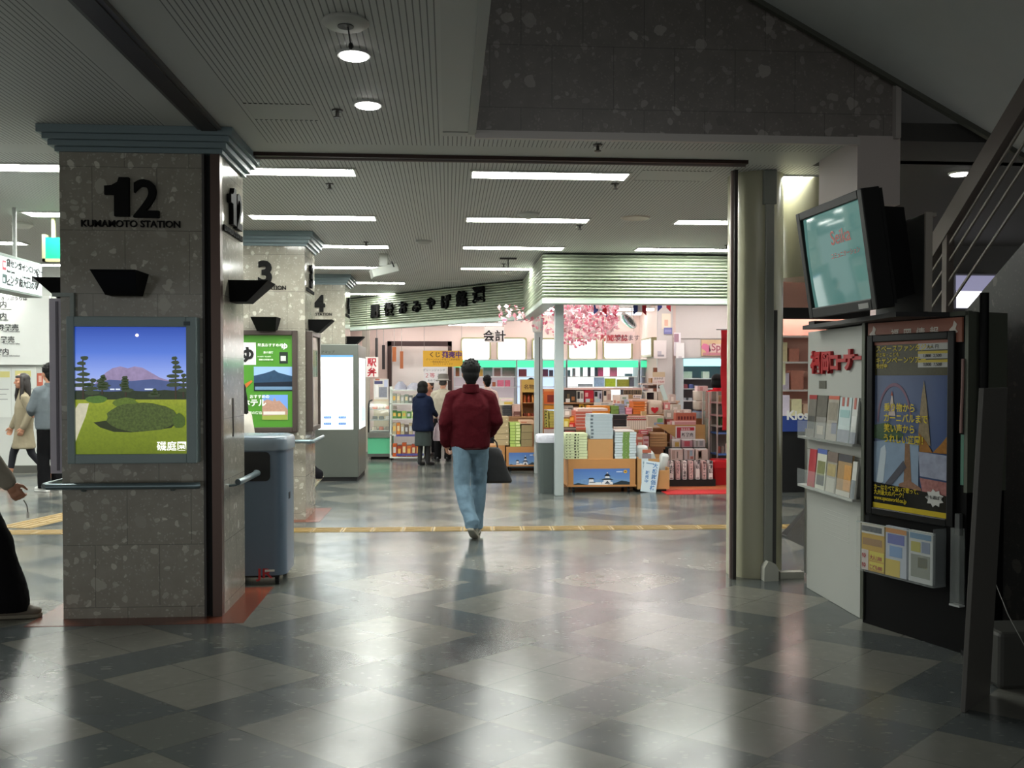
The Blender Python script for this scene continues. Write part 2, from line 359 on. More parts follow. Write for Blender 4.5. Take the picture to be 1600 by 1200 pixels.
# yellow tactile strips
TY = M('8c7340', .5, noise=.1)
def strip(a, b_, wd, label):
    a, b_ = Vector(a), Vector(b_); d_ = (b_-a).normalized(); n_ = Vector((-d_.y, d_.x, 0)); m_ = MB()
    k = int((b_-a).length/.3); L = (b_-a).length/k
    for i in range(k):
        p0 = a+d_*(L*i+.004); p1 = a+d_*(L*(i+1)-.004)
        m_.bar(p0+ZP*.0015, p1+ZP*.0015, wd, .004, TY)
        for j in (-.36,-.12,.12,.36): m_.bar(p0+n_*wd*j+ZP*.005+d_*.02, p1+n_*wd*j+ZP*.005-d_*.02, wd*.1, .006, TY)
    return tag(m_.build('tactile_paving'), label, 'tactile paving', kind='structure')
strip((-6.2,9.52,0), (6.5,9.22,0), .27, 'long yellow tactile strip running across the concourse floor')
strip((-4.45,9.75,0), (-3.6,13.2,0), .4, 'yellow tactile branch leading back between the left column and wall')
# shop fascia: louvred band along a bent line
FASM = M('b2baa8', .45); PTS = [Vector((-2.6,19.12,0)), Vector((1.24,14.6,0)), Vector((1.24,11.55,0)), Vector((4.2,11.55,0))]
def sweep(m, prof, pts, mat_):
    outs = []
    for i, p in enumerate(pts):
        ds = [(pts[j+1]-pts[j]).normalized() for j in (i-1, i) if 0 <= j < len(pts)-1]
        ns = [Vector((d.y, -d.x, 0)) for d in ds]
        n = ns[0] if len(ns) == 1 else (ns[0]+ns[1])/(1+ns[0].dot(ns[1])); outs.append(n)
    k = len(m.v); q = len(prof); i_ = m.mat(mat_)
    for p, n in zip(pts, outs):
        for d, z in prof: m.v.append(tuple(p+n*d+ZP*z))
    for a in range(len(pts)-1):
        for j in range(q-1):
            m.f.append((k+a*q+j, k+(a+1)*q+j, k+(a+1)*q+j+1, k+a*q+j+1)); m.mi.append(i_)
Z0, Z1, NS = 2.53, 3.11, 14
pr = [(-.12, Z0)]
for i in range(NS):
    a = Z0+(Z1-Z0)*i/NS; b_ = Z0+(Z1-Z0)*(i+1)/NS; pr += [(.055, a), (.06, a+.006), (.058, a+.012), (.0, b_-.011)]
f = MB(); sweep(f, pr+[(-.12, Z1)], PTS, FASM)
fa = thing('shop_fascia', 'pale green louvred fascia bending above the souvenir shop front', 'fascia', (1.24,11.55,2.47)); fa['kind'] = 'structure'
f.build('louvres', fa); f = MB(); sweep(f, [(-.12,Z0),(-.12,2.47),(.055,2.47),(.06,2.475),(.06,Z0),(-.12,Z0)], PTS, M('b9c6bb', .35)); f.build('edge_trim', fa)
dr = (PTS[1]-PTS[0]).normalized(); nn = Vector((dr.y, -dr.x, 0))
for ch, u, v, sz in zip('肥後おみやげ銘選', (588,610,632,653,675,699,723,750), (494,491,488,486,482,480,476,470), (1,1,.95,.9,.9,1,1.05,1.1)):
    a, b_, c_ = ray(u, v); o0 = Vector((0,0,EYE)); dd = Vector((a,b_,c_)); base = PTS[1]+nn*.055
    tt = (base-o0).dot(nn)/dd.dot(nn); pp = o0+dd*tt
    MB().text(ch, pp+nn*.002, dr, ZP, .25*sz, M('050505', .8, spec=.1), .05, .042).build('letter', fa)
# posts of the shop front
PO = M('a9b2b2', .35, metal=.2)
for i, (x, y, lab, wd) in enumerate([(1.45,11.94,'pale metal post at the front corner of the shop',.115), (1.46,14.78,'pale metal post further back carrying a paper notice',.13)]):
    q = thing('post', lab, 'post', (x,y,0)); q['kind'] = 'structure'
    MB().box(x-wd/2, y, 0, x+wd/2, y+.12, 2.5, PO).build('upright', q, bevel=.006)
    if i:
        MB().box(x+.005, y-.004, .3, x+.02, y, 2.2, M('241c1c', .5)).build('seal_strip', q)
# ---------------------------------------------------------------- things on the columns
GRYF = M('8d9ea0', .4); STEEL = M('7f9096', .28, metal=.7)
def poly(m, pts, o, w_, h_, d, mt):        # outline in 0..1 picture coordinates from the lower left corner o
    m.prism([(x*w_, y*h_) for x, y in pts], o, XP, ZP, d, mt)
def blobpts(cx, cy, rx, ry, n=14, wob=.12, seed=1):
    q = random.Random(seed); return [(cx+rx*math.cos(2*math.pi*i/n)*(1+q.uniform(-wob, wob)), cy+ry*math.sin(2*math.pi*i/n)*(1+q.uniform(-wob, wob))) for i in range(n)]
# lit garden poster on column 12
Y0 = 6.02; a = at(107, 724, Y0); b = at(307, 494, Y0); PY = Y0-.10
r = thing('poster_light_box', 'lit garden and volcano photo in a blue grey frame on column 12', 'poster', (a.x, PY, a.z))
ia = at(117, 710, PY); ib = at(290, 511, PY); fa_ = at(105, 725, PY); fb_ = at(306, 495, PY)
m = MB(); x0, x1, z0, z1 = fa_.x, fb_.x, fa_.z, fb_.z
m.box(x0, PY, z0, ia.x, Y0, z1, GRYF).box(ib.x, PY, z0, x1, Y0, z1, GRYF).box(ia.x, PY, z0, ib.x, Y0, ia.z, GRYF).box(ia.x, PY, ib.z, ib.x, Y0, z1, GRYF)
m.build('frame', r, bevel=.006)
MB().box(x1-.075, PY-.004, z1-.055, x1-.035, PY, z1-.03, M('4e5b60', .5)).build('lock', r)
EM = .55
g = NG('garden_picture'); h = g.ma('DIVIDE', g.ma('SUBTRACT', g.z, ia.z-a.z), ib.z-ia.z)
cr = g.t.nodes.new('ShaderNodeValToRGB'); g.t.links.new(h, cr.inputs[0])
for i, (p_, c_) in enumerate([(0,'5d6a14'), (.18,'6f7d16'), (.36,'7d8a1c'), (.425,'8d9524'), (.43,'1c2a10'), (.5,'223344'), (.505,'9a9cc0'), (.62,'7d90cc'), (.8,'4666b8'), (1,'1d3d92')]):
    e = cr.color_ramp.elements[i] if i < 2 else cr.color_ramp.elements.new(p_)
    e.position = p_; e.color = lin(c_)
grass = g.ma('MULTIPLY', g.ma('LESS_THAN', h, .425), g.noise(70, 4)); pc = g.mix(g.ma('MULTIPLY', grass, .7), cr.outputs[0], lin('3f4c0c'))
g.col(pc); g.t.links.new(pc, g.b.inputs['Emission Color']); g.b.inputs['Emission Strength'].default_value = EM; g.b.inputs['Roughness'].default_value = .12
pic = MB(); pw, ph = ib.x-ia.x, ib.z-ia.z; po = Vector((ia.x, PY+.02, ia.z))
pic.prism([(0,0),(pw,0),(pw,ph),(0,ph)], po+YP*.004, XP, ZP, .004, g.m)
pe = lambda c, n=0, s=60: M(c, .15, em=EM, noise=n, scale=s)
poly(pic, [(.14,.52),(.2,.58),(.27,.64),(.33,.675),(.40,.69),(.47,.675),(.53,.69),(.60,.68),(.68,.64),(.76,.60),(.86,.575),(.95,.55),(.95,.50),(.14,.5)], po, pw, ph, .001, pe('7d6f8f', .35, 30))
poly(pic, [(.10,.53),(.3,.585),(.5,.575),(.7,.59),(.98,.555),(.99,.5),(.08,.49)], po-YP*.001, pw, ph, .001, pe('3c4a74', .2, 20))
poly(pic, [(0,.43),(0,.495),(.12,.5),(.3,.49),(.5,.5),(.62,.49),(.8,.505),(1,.49),(1,.43)], po-YP*.002, pw, ph, .001, pe('1b2514', .4, 50))
for x in (.31,.36,.62,.66,.2): poly(pic, [(x,.505),(x+.04,.505),(x+.04,.515),(x,.515)], po-YP*.003, pw, ph, .001, pe('c8d0d8'))
def pine(x, y0, y1, wd, tiers, sd):
    q = random.Random(sd); poly(pic, [(x-.008,y0),(x+.008,y0),(x+.006,y1),(x-.006,y1)], po-YP*.004, pw, ph, .001, pe('2a2015'))
    for i in range(tiers):
        t_ = i/(tiers-1); yy = y0+(y1-y0)*(.35+.65*t_); ww = wd*(1-.55*t_)
        poly(pic, blobpts(x+q.uniform(-.45,.45)*ww, yy, ww*q.uniform(.8,1.2), .016, 12, .2, sd*9+i), po-YP*.005, pw, ph, .001, pe('2a3520', .4, 90))
pine(.07,.43,.755,.085,6,3); pine(.90,.43,.755,.075,7,4); pine(.24,.47,.61,.055,6,5); pine(.45,.45,.60,.05,6,6); pine(.72,.44,.5,.05,3,8); pine(.15,.43,.58,.08,4,9); pine(.97,.44,.62,.06,4,10)
poly(pic, [(0,.1),(.02,.15),(.09,.30),(.12,.40),(.03,.40),(0,.36)], po-YP*.003, pw, ph, .001, pe('a9a58e', .2, 40))
poly(pic, blobpts(.19,.43,.10,.03,14,.1,1), po-YP*.006, pw, ph, .001, pe('3d5a1e', .4, 90))
poly(pic, [(.16,.25),(.22,.21),(.34,.175),(.5,.17),(.7,.185),(.86,.205),(.9,.24),(.6,.3)], po-YP*.006, pw, ph, .001, pe('1c2408', .3, 60))
poly(pic, blobpts(.45,.40,.11,.045,16,.1,2), po-YP*.0065, pw, ph, .001, pe('47591a', .45, 110))
poly(pic, blobpts(.60,.29,.32,.115,24,.07,3), po-YP*.007, pw, ph, .001, pe('38451a', .9, 70)); poly(pic, blobpts(.93,.26,.06,.06,12,.1,4), po-YP*.0075, pw, ph, .001, pe('384a16', .5, 120))
poly(pic, blobpts(.555,.935,.016,.013,14,0), po-YP*.003, pw, ph, .001, pe('f6e6e0'))
pic.text('磯庭園', po+Vector((pw*.86, -.008, ph*.032)), XP, ZP, .062, pe('f0f0ea'), .001, .012)
pic.build('photo', r)
# conduit, black speakers, handrails
q0 = at(84, 461, Y0); q1 = at(115, 461, Y0); q2 = at(115, 500, Y0)
tag(MB().box(q0.x, Y0-.03, q0.z-.012, q1.x+.012, Y0, q0.z+.012, M('9aa39f', .4)).box(q1.x-.012, Y0-.03, q2.z, q1.x+.012, Y0, q0.z-.012, M('9aa39f', .4)).build('cable_duct'), 'pale bent cable duct running to the garden poster frame', 'cable duct')
def wedge(m, o, ux, n, w_, h_, d_, mt):    # black horn speaker: deep top edge, tapering to the wall below
    o, ux, n = Vector(o), Vector(ux), Vector(n); v = []
    for x, dd in ((-w_/2, d_), (w_/2, d_)):
        v += [o+ux*x+ZP*h_, o+ux*x*1.0+ZP*h_+n*dd, o+ux*x*.72+n*.11, o+ux*x*.72]
    return m.add(v, [(0,1,2,3),(7,6,5,4),(0,4,5,1),(1,5,6,2),(2,6,7,3),(3,7,4,0)], mt)
SPK = M('060607', .75, spec=.2)
def speaker(o, ux, n, label, w_=.27, grp='black wedge speakers on the columns'):
    r = thing('wall_speaker', label, 'speaker', o, 0, grp)
    wedge(MB(), o, ux, n, w_, .14, .26, SPK).build('cabinet', r)
    k = MB(); o = Vector(o); n_ = Vector(n)
    k.add([o+ux*(-w_*.36)+n_*.112-ZP*.001, o+ux*(w_*.36)+n_*.112-ZP*.001, o+ux*(w_*.47)+n_*.25+ZP*.128, o+ux*(-w_*.47)+n_*.25+ZP*.128], [(0,1,2,3)], M('0b0a0a', .7, spec=.2))
    k.build('grille', r); return r
p = at(199, 463, Y0); speaker((p.x, Y0, p.z), XP, -YP, 'black wedge speaker above the garden poster on column 12')
speaker((-1.449, 6.36, p.z-.01), YP, XP, 'black wedge speaker on the right face of column 12')
speaker((-2.442, 6.36, p.z), -YP, -XP, 'black wedge speaker on the left face of column 12')
p = at(419, 517, 10.11); speaker((p.x, 10.11, p.z-.005), XP, -YP, 'black wedge speaker above the green poster on column 3')
speaker((-1.54, 10.47, p.z), YP, XP, 'black wedge speaker on the right face of column 3')
speaker((-1.56, 14.56, p.z), YP, XP, 'black wedge speaker on the right face of column 4')
def rail(pts, brk, label):
    r = thing('handrail', label, 'handrail', pts[0])
    MB().tube(pts, .021, STEEL, 14).build('rail', r, smooth=True)
    for c0, c1 in brk:
        c0, c1 = Vector(c0), Vector(c1); MB().tube([c0, c0.lerp(c1, .5)-ZP*.03, c1-ZP*.035], .009, STEEL, 8).build('bracket', r, smooth=True)
hz = .855
rail([(-2.53,6.35,hz),(-2.53,5.97,hz),(-2.50,5.935,hz),(-1.60,5.935,hz),(-1.57,5.95,hz)], [((-2.3,5.935,hz),(-2.3,6.02,hz)),((-1.75,5.935,hz),(-1.75,6.02,hz))], 'steel blue handrail across the front of column 12')
rail([(-1.37,6.12,hz),(-1.36,6.15,hz),(-1.36,6.70,hz),(-1.38,6.73,hz)], [((-1.36,6.22,hz),(-1.449,6.22,hz)),((-1.36,6.6,hz),(-1.449,6.6,hz))], 'short steel blue handrail on the right side of column 12')
rail([(-2.5,10.03,hz),(-1.48,10.03,hz),(-1.45,10.06,hz),(-1.45,10.85,hz)], [((-1.7,10.03,hz),(-1.7,10.11,hz)),((-1.45,10.2,hz),(-1.54,10.2,hz)),((-1.45,10.75,hz),(-1.54,10.75,hz))], 'steel blue handrail around column 3')
r = thing('poster_light_box', 'lavender grey poster box seen edge-on on the left side of column 12', 'poster', (-2.5,6.16,.90)); lx = at(77, 600, 6.16).x; lz0, lz1 = at(84, 740, 6.16).z, at(84, 466, 6.16).z; LV = M('cfc9d8', .35)
MB().box(lx,6.16,lz0,-2.444,6.60,lz1,LV).build('case', r, bevel=.006); MB().box(lx+.045,6.152,lz0+.02,lx+.06,6.16,lz1-.02,M('6f6a78', .4)).build('seam', r); MB().box(lx-.004,6.2,lz0+.05,lx,6.56,lz1-.05,M('c8c8d0', .2)).build('poster', r)
# switch slit and plates on column 12 side
tag(MB().box(-1.449, 6.33, 1.14, -1.444, 6.35, 1.40, M('3a3634', .4)).build('wall_slot'), 'thin dark slot plate on the right face of column 12', 'slot plate')
# ---------------------------------------------------------------- station litter bin
bx0, bx1, by0, by1 = -1.78, -1.205, 6.92, 7.38
BL = M('5f6f80', .35, noise=.05, scale=30); r = thing('litter_bin', 'tall blue grey litter bin beside column 12', 'litter bin', ((bx0+bx1)/2, (by0+by1)/2, 0))
def rrect(x0, y0, x1, y1, rad, n=6):
    P = []
    for cx_, cy_, t0 in ((x1-rad,y1-rad,0),(x0+rad,y1-rad,90),(x0+rad,y0+rad,180),(x1-rad,y0+rad,270)):
        for i in range(n+1):
            t = math.radians(t0+90*i/n); P.append((cx_+rad*math.cos(t), cy_+rad*math.sin(t)))
    return P
MB().prism(rrect(bx0,by0,bx1,by1,.09), (0,0,.07), XP, YP, .93, BL).build('body', r, smooth=True)
lid = MB()
P = rrect(bx0-.01,by0-.012,bx1+.012,by1+.01,.095); k = len(P); cxm, cym = (bx0+bx1)/2, (by0+by1)/2; vv = []
for z, s_ in ((1.0,1),(1.075,1),(1.095,.96),(1.105,.86),(1.108,.5)): vv += [(cxm+(x-cxm)*s_, cym+(y-cym)*s_, z) for x, y in P]
lid.add(vv, [(a_*k+i, a_*k+(i+1)%k, (a_+1)*k+(i+1)%k, (a_+1)*k+i) for a_ in range(4) for i in range(k)]+[tuple(range(4*k,5*k)), tuple(reversed(range(k)))], M('76838e', .25))
lid.build('lid', r, smooth=True)
o_ = MB(); pa = at(380, 752, by0); pb = at(422, 706, by0)
o_.prism(rrect(pb.x-.36, pa.z, pb.x, pb.z, .035), (0,by0-.0,0), XP, ZP, .006, M('101113', .5)); o_.build('opening', r)
pj = at(413, 903, by0)
MB().text('JR', (pj.x, by0, pj.z), XP, ZP, .10, M('b02a30', .4), .002, .02, xs=1.25).build('logo', r)
MB().box(bx1-.15, by0-.006, .10, bx1-.08, by0, .115, M('e2e2da', .4)).build('label_plate', r)
MB().box(bx1-.02, 7.07, .62, bx1+.003, 7.13, .67, BLACK).build('latch', r)
MB().box(bx0+.04, by0+.03, .05, bx1-.05, by1-.04, .07, BLACK).build('base', r)
for x in (bx0+.07, bx1-.07):
    for y in (by0+.06, by1-.07): MB().cyl((x-.015,y,.026),(x+.015,y,.026), .026, BLACK, n=14).build('caster', r)
# ---------------------------------------------------------------- green poster on column 3
Y3 = 10.11; FR = M('4a403c', .35); pf0 = at(365, 676, Y3-.06); pf1 = at(464, 516, Y3-.06)
r = thing('poster_light_box', 'green hot spring travel poster in a brown frame on column 3', 'poster', (pf0.x, Y3-.06, pf0.z))
x0, z0, x1, z1 = pf1.x-.92, pf0.z, pf1.x, pf1.z; fw = .055
m = MB(); m.box(x0,Y3-.06,z0,x0+fw,Y3,z1,FR).box(x1-fw,Y3-.06,z0,x1,Y3,z1,FR).box(x0+fw,Y3-.06,z0,x1-fw,Y3,z0+fw,FR).box(x0+fw,Y3-.06,z1-fw,x1-fw,Y3,z1,FR); m.build('frame', r, bevel=.008)
GE = .12; ge = lambda c, n=0, s=40: M(c, .3, em=GE, noise=n, scale=s)
pw, ph = x1-x0-2*fw, z1-z0-2*fw; po = Vector((x0+fw, Y3-.02, z0+fw)); pc = MB()
def sq(m_, u0, v0, u1, v1, mt, lift, Y=Y3-.05):
    A, B = at(u0, v1, Y), at(u1, v0, Y); m_.box(A.x, po.y-lift-.001, A.z, B.x, po.y-lift, B.z, mt)
poly(pc, [(0,0),(1,0),(1,1),(0,1)], po, pw, ph, .002, ge('4c8a2e'))
sq(pc, 372, 535, 399, 570, ge('e8e8e6'), .004); sq(pc, 396, 573, 457, 611, ge('8fb0dc'), .004)
def pp(pts, mt, lift, m_=pc):
    V = [at(u, v, Y3-.05) for u, v in pts]; m_.prism([(q.x-po.x, q.z-po.z) for q in V], po-YP*lift, XP, ZP, .001, mt)
pp([(396,611),(396,587),(410,584),(420,581),(428,578),(434,582),(445,585),(457,588),(457,611)], ge('2a4560', .3, 20), .006); pp([(396,611),(396,598),(457,596),(457,611)], ge('16202e', .3, 30), .008)
sq(pc, 398, 604, 456, 609, ge('6a8aa8'), .010)
sq(pc, 409, 617, 449, 656, ge('6f98d8'), .004)
pp([(409,656),(409,628),(417,624),(426,627),(428,621),(431,627),(436,626),(440,630),(444,634),(449,640),(449,656)], ge('b08a78', .25, 50), .006); pp([(409,656),(409,650),(449,648),(449,656)], ge('93a04a'), .008); sq(pc, 411, 643, 445, 648, ge('d8d4cc'), .009)
sq(pc, 436, 550, 449, 568, ge('26302a'), .004); sq(pc, 438, 556, 446, 564, ge('cfd8cc'), .006)
T = lambda s, u, v, sz, mt, al='C', bold=.02: pc.text(s, (at(u, v, Y3-.05).x, po.y-.011, at(u, v, Y3-.05).z), XP, ZP, sz, mt, .001, bold, al)
WT = ge('eef4ea'); T('ゆ', 444, 545, .075, WT, bold=.035); T('駅長おすすめの', 402, 541, .038, WT, 'L'); T('旅の湯宿', 411, 552, .026, WT, 'L', .01)
T('10,700円〜70,100円', 402, 558, .017, WT, 'L', .01); T('宮崎九州発着の旅', 404, 563, .019, WT, 'L', .01); T('おすすめの', 390, 622, .042, WT, 'L'); T('ホテル', 378, 634, .085, WT, 'L', .035); T('旅の宿泊', 388, 647, .035, WT, 'L', .01)
T('ゆ', 385, 563, .17, ge('1b1b1b'), bold=.05)
pp([(382,600),(392,594),(394,596),(384,606)], ge('c06a30'), .006)
pc.build('poster', r)
# second framed poster on the right face of column 3
r = thing('poster_light_box', 'brown framed poster seen edge-on on the right face of column 3', 'poster', (-1.54,10.16,z0))
m = MB(); XA, XB = -1.54, -1.47; m.box(XA,10.16,z0,XB,10.22,z1,FR).box(XA,10.76,z0,XB,10.82,z1,FR).box(XA,10.22,z0,XB,10.76,z0+fw,FR).box(XA,10.22,z1-fw,XB,10.76,z1,FR); m.build('frame', r, bevel=.006)
m = MB().box(XA, 10.22, z0+fw, XB-.025, 10.76, z1-fw, M('c9bdb4', .1, noise=.4, scale=7))
m.box(XB-.025,10.3,z0+.6,XB-.022,10.7,z0+.9, M('6b8a78', .1, noise=.4, scale=14)); m.build('poster', r)
# ---------------------------------------------------------------- map kiosk around column 4
MK = M('70756f', .3, metal=.5, noise=.04, scale=60); kx0, kx1, ky, kz = -2.62, -1.335, 13.88, at(530, 538, 13.88).z
r = thing('map_kiosk', 'grey metal map display with lit white map around column 4', 'map display', (kx0,ky,0))
MB().box(kx0, ky, .06, kx1, 14.19, kz, MK).build('cabinet', r, bevel=.006); MB().box(-1.54, 14.19, .06, kx1, 15.17, kz-.005, MK).build('cabinet', r, bevel=.006)
MB().box(kx0+.02, ky+.02, 0, kx1-.02, 14.17, .06, BLACK).box(-1.53,14.17,0,kx1-.02,15.15,.06,BLACK).build('plinth', r)
pm0 = at(552, 671, ky); pm1 = at(470, 556, ky); mp = MB(); LIT = M('f1f7f6', .3, em=.7)
mp.box(pm1.x, ky-.006, pm0.z, pm0.x, ky, pm1.z, LIT); pm2 = at(552, 634, ky); mp.box(pm1.x, ky-.008, pm2.z-.004, pm0.x, ky-.006, pm2.z+.004, M('8aa0b8', .4, em=.5))
mp.box(pm1.x, ky-.009, pm1.z-.02, pm0.x, ky-.006, pm1.z+.01, M('4a7ab0', .4, em=.5))
for u, v in ((512,652),(535,652),(512,662),(535,662)):
    q = at(u, v, ky); mp.box(q.x-.055, ky-.009, q.z-.018, q.x+.055, ky-.006, q.z+.018, M('3f6fb0', .4, em=.5)); mp.text('のりば', (q.x, ky-.009, q.z-.009), XP, ZP, .026, WHITE, .001)
RR = random.Random(3)
for i in range(26):
    u = RR.uniform(500, 550); v = RR.uniform(562, 665)
    if 645 < v < 668: continue
    q = at(u, v, ky); mp.box(q.x-RR.uniform(.01,.05), ky-.008, q.z-.003, q.x+.02, ky-.006, q.z+.003, M(RR.choice(['b9c8d0','c8d8c0','d8c8c0','a8c8d8']), .4, em=.7))
for i in range(5):
    q = at(500+i*11, 600+7*math.sin(i*2), ky); q_ = at(511+i*11, 600+7*math.sin(i*2+2), ky); mp.bar((q.x,ky-.007,q.z),(min(q_.x,pm0.x),ky-.007,q_.z), .004, .012, M('c9d6c9', .4, em=.7), up=YP)
mp.build('map_panel', r); q = at(507, 552, ky); MB().text('エリアマップ', (q.x, ky, q.z), XP, ZP, .05, INK, .003).build('title', r)
pz0, pz1 = at(566, 668, 14.5).z, at(566, 560, 14.5).z
m = MB().box(kx1, 14.05, pz0, kx1+.006, 15.0, pz1, M('dfe9ec', .3, em=.7)); 
for i in range(9): m.box(kx1+.006, 14.15+.09*i, pz0+.1, kx1+.008, 14.2+.09*i, pz0+.2+.35*RR.random(), M(RR.choice(['9fc0d8','b8d8c8','88a8c8']), .4, em=.5))
m.build('map_panel', r)
# ---------------------------------------------------------------- left hall: signs
r = thing('hanging_sign', 'lit white hanging direction sign with arrow at left edge', 'sign', (-3.95,8.2,2.35)); BX = M('8d9994', .4)
a0, a1 = atx(0, 396, -3.9), atx(65, 417, -3.9); b1 = atx(65, 462, -3.9); ye = a1.y; zt, zb = a1.z, b1.z
MB().box(-4.08, 6.7, zb-.02, -3.905, ye+.02, zt+.03, BX).build('case', r, bevel=.005)
sg = MB(); SL = M('dfeceb', .3, em=.3); sg.box(-3.905, 6.72, zb, -3.9, ye, zt, SL)
TK = M('14181a', .5); tx = lambda s, u, v, sz, mt=TK, bold=.022: sg.text(s, atx(u, v, -3.898), YP, ZP, sz, mt, .002, bold, 'L')
tx('貸センター', 10, 415, .075); tx('コインロッカー', 29, 421, .075); tx('Rent Center', 11, 425, .03); tx('Coin Lockers', 35, 434, .03)
tx('レンタカー', 10, 441, .085); tx('Rent-a-car', 11, 445, .028); tx('出入口の奥', 30, 447, .08)
def sgbox(u0, v0, u1, v1, mt, l=.001): 
    A, B = atx(u0, v1, -3.9), atx(u1, v0, -3.9); sg.box(-3.9+l-.002, A.y, A.z, -3.9+l, B.y, B.z, mt)
sgbox(4, 408, 9, 421, M('c23a48', .4, em=.6), .003); sgbox(5, 410.5, 8, 417, M('f4e6e6', .4, em=1), .004); sgbox(4, 429, 9, 442, M('3d5b58', .4, em=.1), .003); sgbox(5, 434, 7, 440, M('e4f0ee', .4, em=1), .004)
A_ = atx(61.5, 438.5, -3.899)
for dy, dz in ((-.10,.15),(-.10,-.15)): sg.bar(A_, A_+Vector((0,dy*.75,dz*.6)), .004, .03, TK)
sg.bar(A_+YP*.0, A_-YP*.16, .004, .055, TK)
sg.build('sign_face', r); MB().cyl((-3.99, ye-.35, zt+.03), (-3.99, ye-.35, CZ), .018, M('b5b8b4', .4)).cyl((-3.99, 7, zt+.03), (-3.99, 7, CZ), .018, M('b5b8b4', .4)).build('hanger', r)
# ticket office board
r = thing('ticket_board', 'white board over the ticket office with black lettering', 'board', (-7.5,15.4,1.7)); YT = 15.4
A, B = at(-40, 570, YT), at(77, 462, YT); MB().box(A.x, YT, A.z, B.x, 15.455, B.z, M('dcdeda', .5)).build('panel', r)
m = MB(); tt = lambda s, u, v, sz: m.text(s, (at(u, v, YT).x, YT, at(u, v, YT).z), XP, ZP, sz, M('2a2a2c', .5), .003, .02, 'R')
def tr(s, u, v, sz, bold=.02):
    vs, fs = glyphs(s, bold, .003/sz); xr = max(q[0] for q in vs); o2 = at(u, v, YT); m.text(s, (o2.x-xr*sz, YT, o2.z), XP, ZP, sz, M('2a2a2c', .5), .003, bold, 'L')
tr('旅行案内', 10, 479.5, .115); tr('Travel Information', 18, 484, .035, 0); tr('観光案内', 10, 498, .115); tr('Tourist Guide', 13, 501, .035, 0); tr('乗車券発売', 29, 515.5, .11); tr('Train Ticket Office', 31, 519, .035, 0)
tr('フェリー発売', 24, 534.5, .11); tr('Ferry Ticket Sales', 31, 538, .035, 0); tr('ご案内', 15, 553.5, .11); tr('Station Information', 31, 557, .035, 0); tr('きっぷうりば', 44, 469, .07); 
m.build('lettering', r)
# papers on the wall beneath, left hall
POS = M('d8dbd6', .6)
def poster(u0, v0, u1, v1, Y, label, mts, cat='poster', name='wall_poster'):
    A, B = at(u0, v1, Y), at(u1, v0, Y); m_ = MB().box(A.x, Y-.006, A.z, B.x, Y, B.z, mts[0]); w_, h_ = B.x-A.x, B.z-A.z
    for x0_, z0_, x1_, z1_, mt in mts[1:]: m_.box(A.x+w_*x0_, Y-.009, A.z+h_*z0_, A.x+w_*x1_, Y-.006, A.z+h_*z1_, mt)
    return tag(m_.build(name), label, cat)
GT = M('a8aaa8', .6); YEL = M('d8cf88', .6)
poster(-16, 574, 17, 652, 15.5, 'white notice with a yellow heading at the left edge', [POS,(.5,.8,.95,.92,YEL),(.1,.55,.9,.57,GT),(.1,.45,.8,.47,GT),(.1,.35,.85,.37,GT)])
poster(19, 573, 56, 652, 15.5, 'white notice with a yellow heading behind the woman in the trench coat', [POS,(.15,.8,.8,.92,YEL),(.55,.55,.9,.57,GT),(.55,.45,.8,.47,GT),(.55,.35,.85,.37,GT)])
poster(58, 583, 67, 603, 15.5, 'small red photo notice behind the man in grey', [M('c0604a', .5),(.3,.3,.8,.8,M('e0b8a8', .5))])
# exit sign
r = thing('exit_sign', 'small green lit sign beside column 12', 'sign', at(79, 405, 9.3)); A, B = at(71, 404, 9.3), at(95, 371, 9.3)
MB().box(A.x, 9.3, A.z, B.x, 9.38, B.z, M('0f9a6a', .3, em=.18)).build('sign_face', r); MB().box(A.x-.03, 9.295, A.z-.03, A.x, 9.38, B.z+.03, M('9a9a72', .5)).box(A.x-.03, 9.295, A.z-.03, B.x, 9.38, A.z, M('9a9a72', .5)).box(A.x+.05,9.32,B.z,A.x+.08,9.35,CZ,M('9a9a72', .5)).build('case', r)
# ---------------------------------------------------------------- ceiling fittings
q = fl(540, 33, CZ)
r = thing('ceiling_vent', 'white round ceiling vent disc near the camera with central hole', 'ceiling vent', q)
MB().rings([(q.x,q.y,CZ-.022,.03,.03),(q.x,q.y,CZ-.024,.085,.085),(q.x,q.y,CZ-.01,.105,.105),(q.x,q.y,CZ+.001,.10,.10)], M('b9b9b2', .4), 32).build('disc', r, smooth=True)
MB().cyl((q.x,q.y,CZ-.026),(q.x,q.y,CZ-.021), .036, M('3c3a38', .5), n=24).build('hub', r)
lo = at(548, 70, q.y+.02)
r = thing('pendant_plug', 'thin black cord with plug hanging from the white ceiling vent', 'pendant', (q.x,q.y,lo.z)); MB().tube([(q.x+.01,q.y,CZ-.024),(q.x+.015,q.y+.005,CZ-.06),lo], .0035, BLACK, 6).build('cord', r)
MB().rings([(lo.x,lo.y,lo.z-.018,.006,.006),(lo.x,lo.y,lo.z-.01,.011,.011),(lo.x,lo.y,lo.z+.004,.009,.009),(lo.x,lo.y,lo.z+.01,.004,.004)], BLACK, 12).build('plug', r)
proto = None
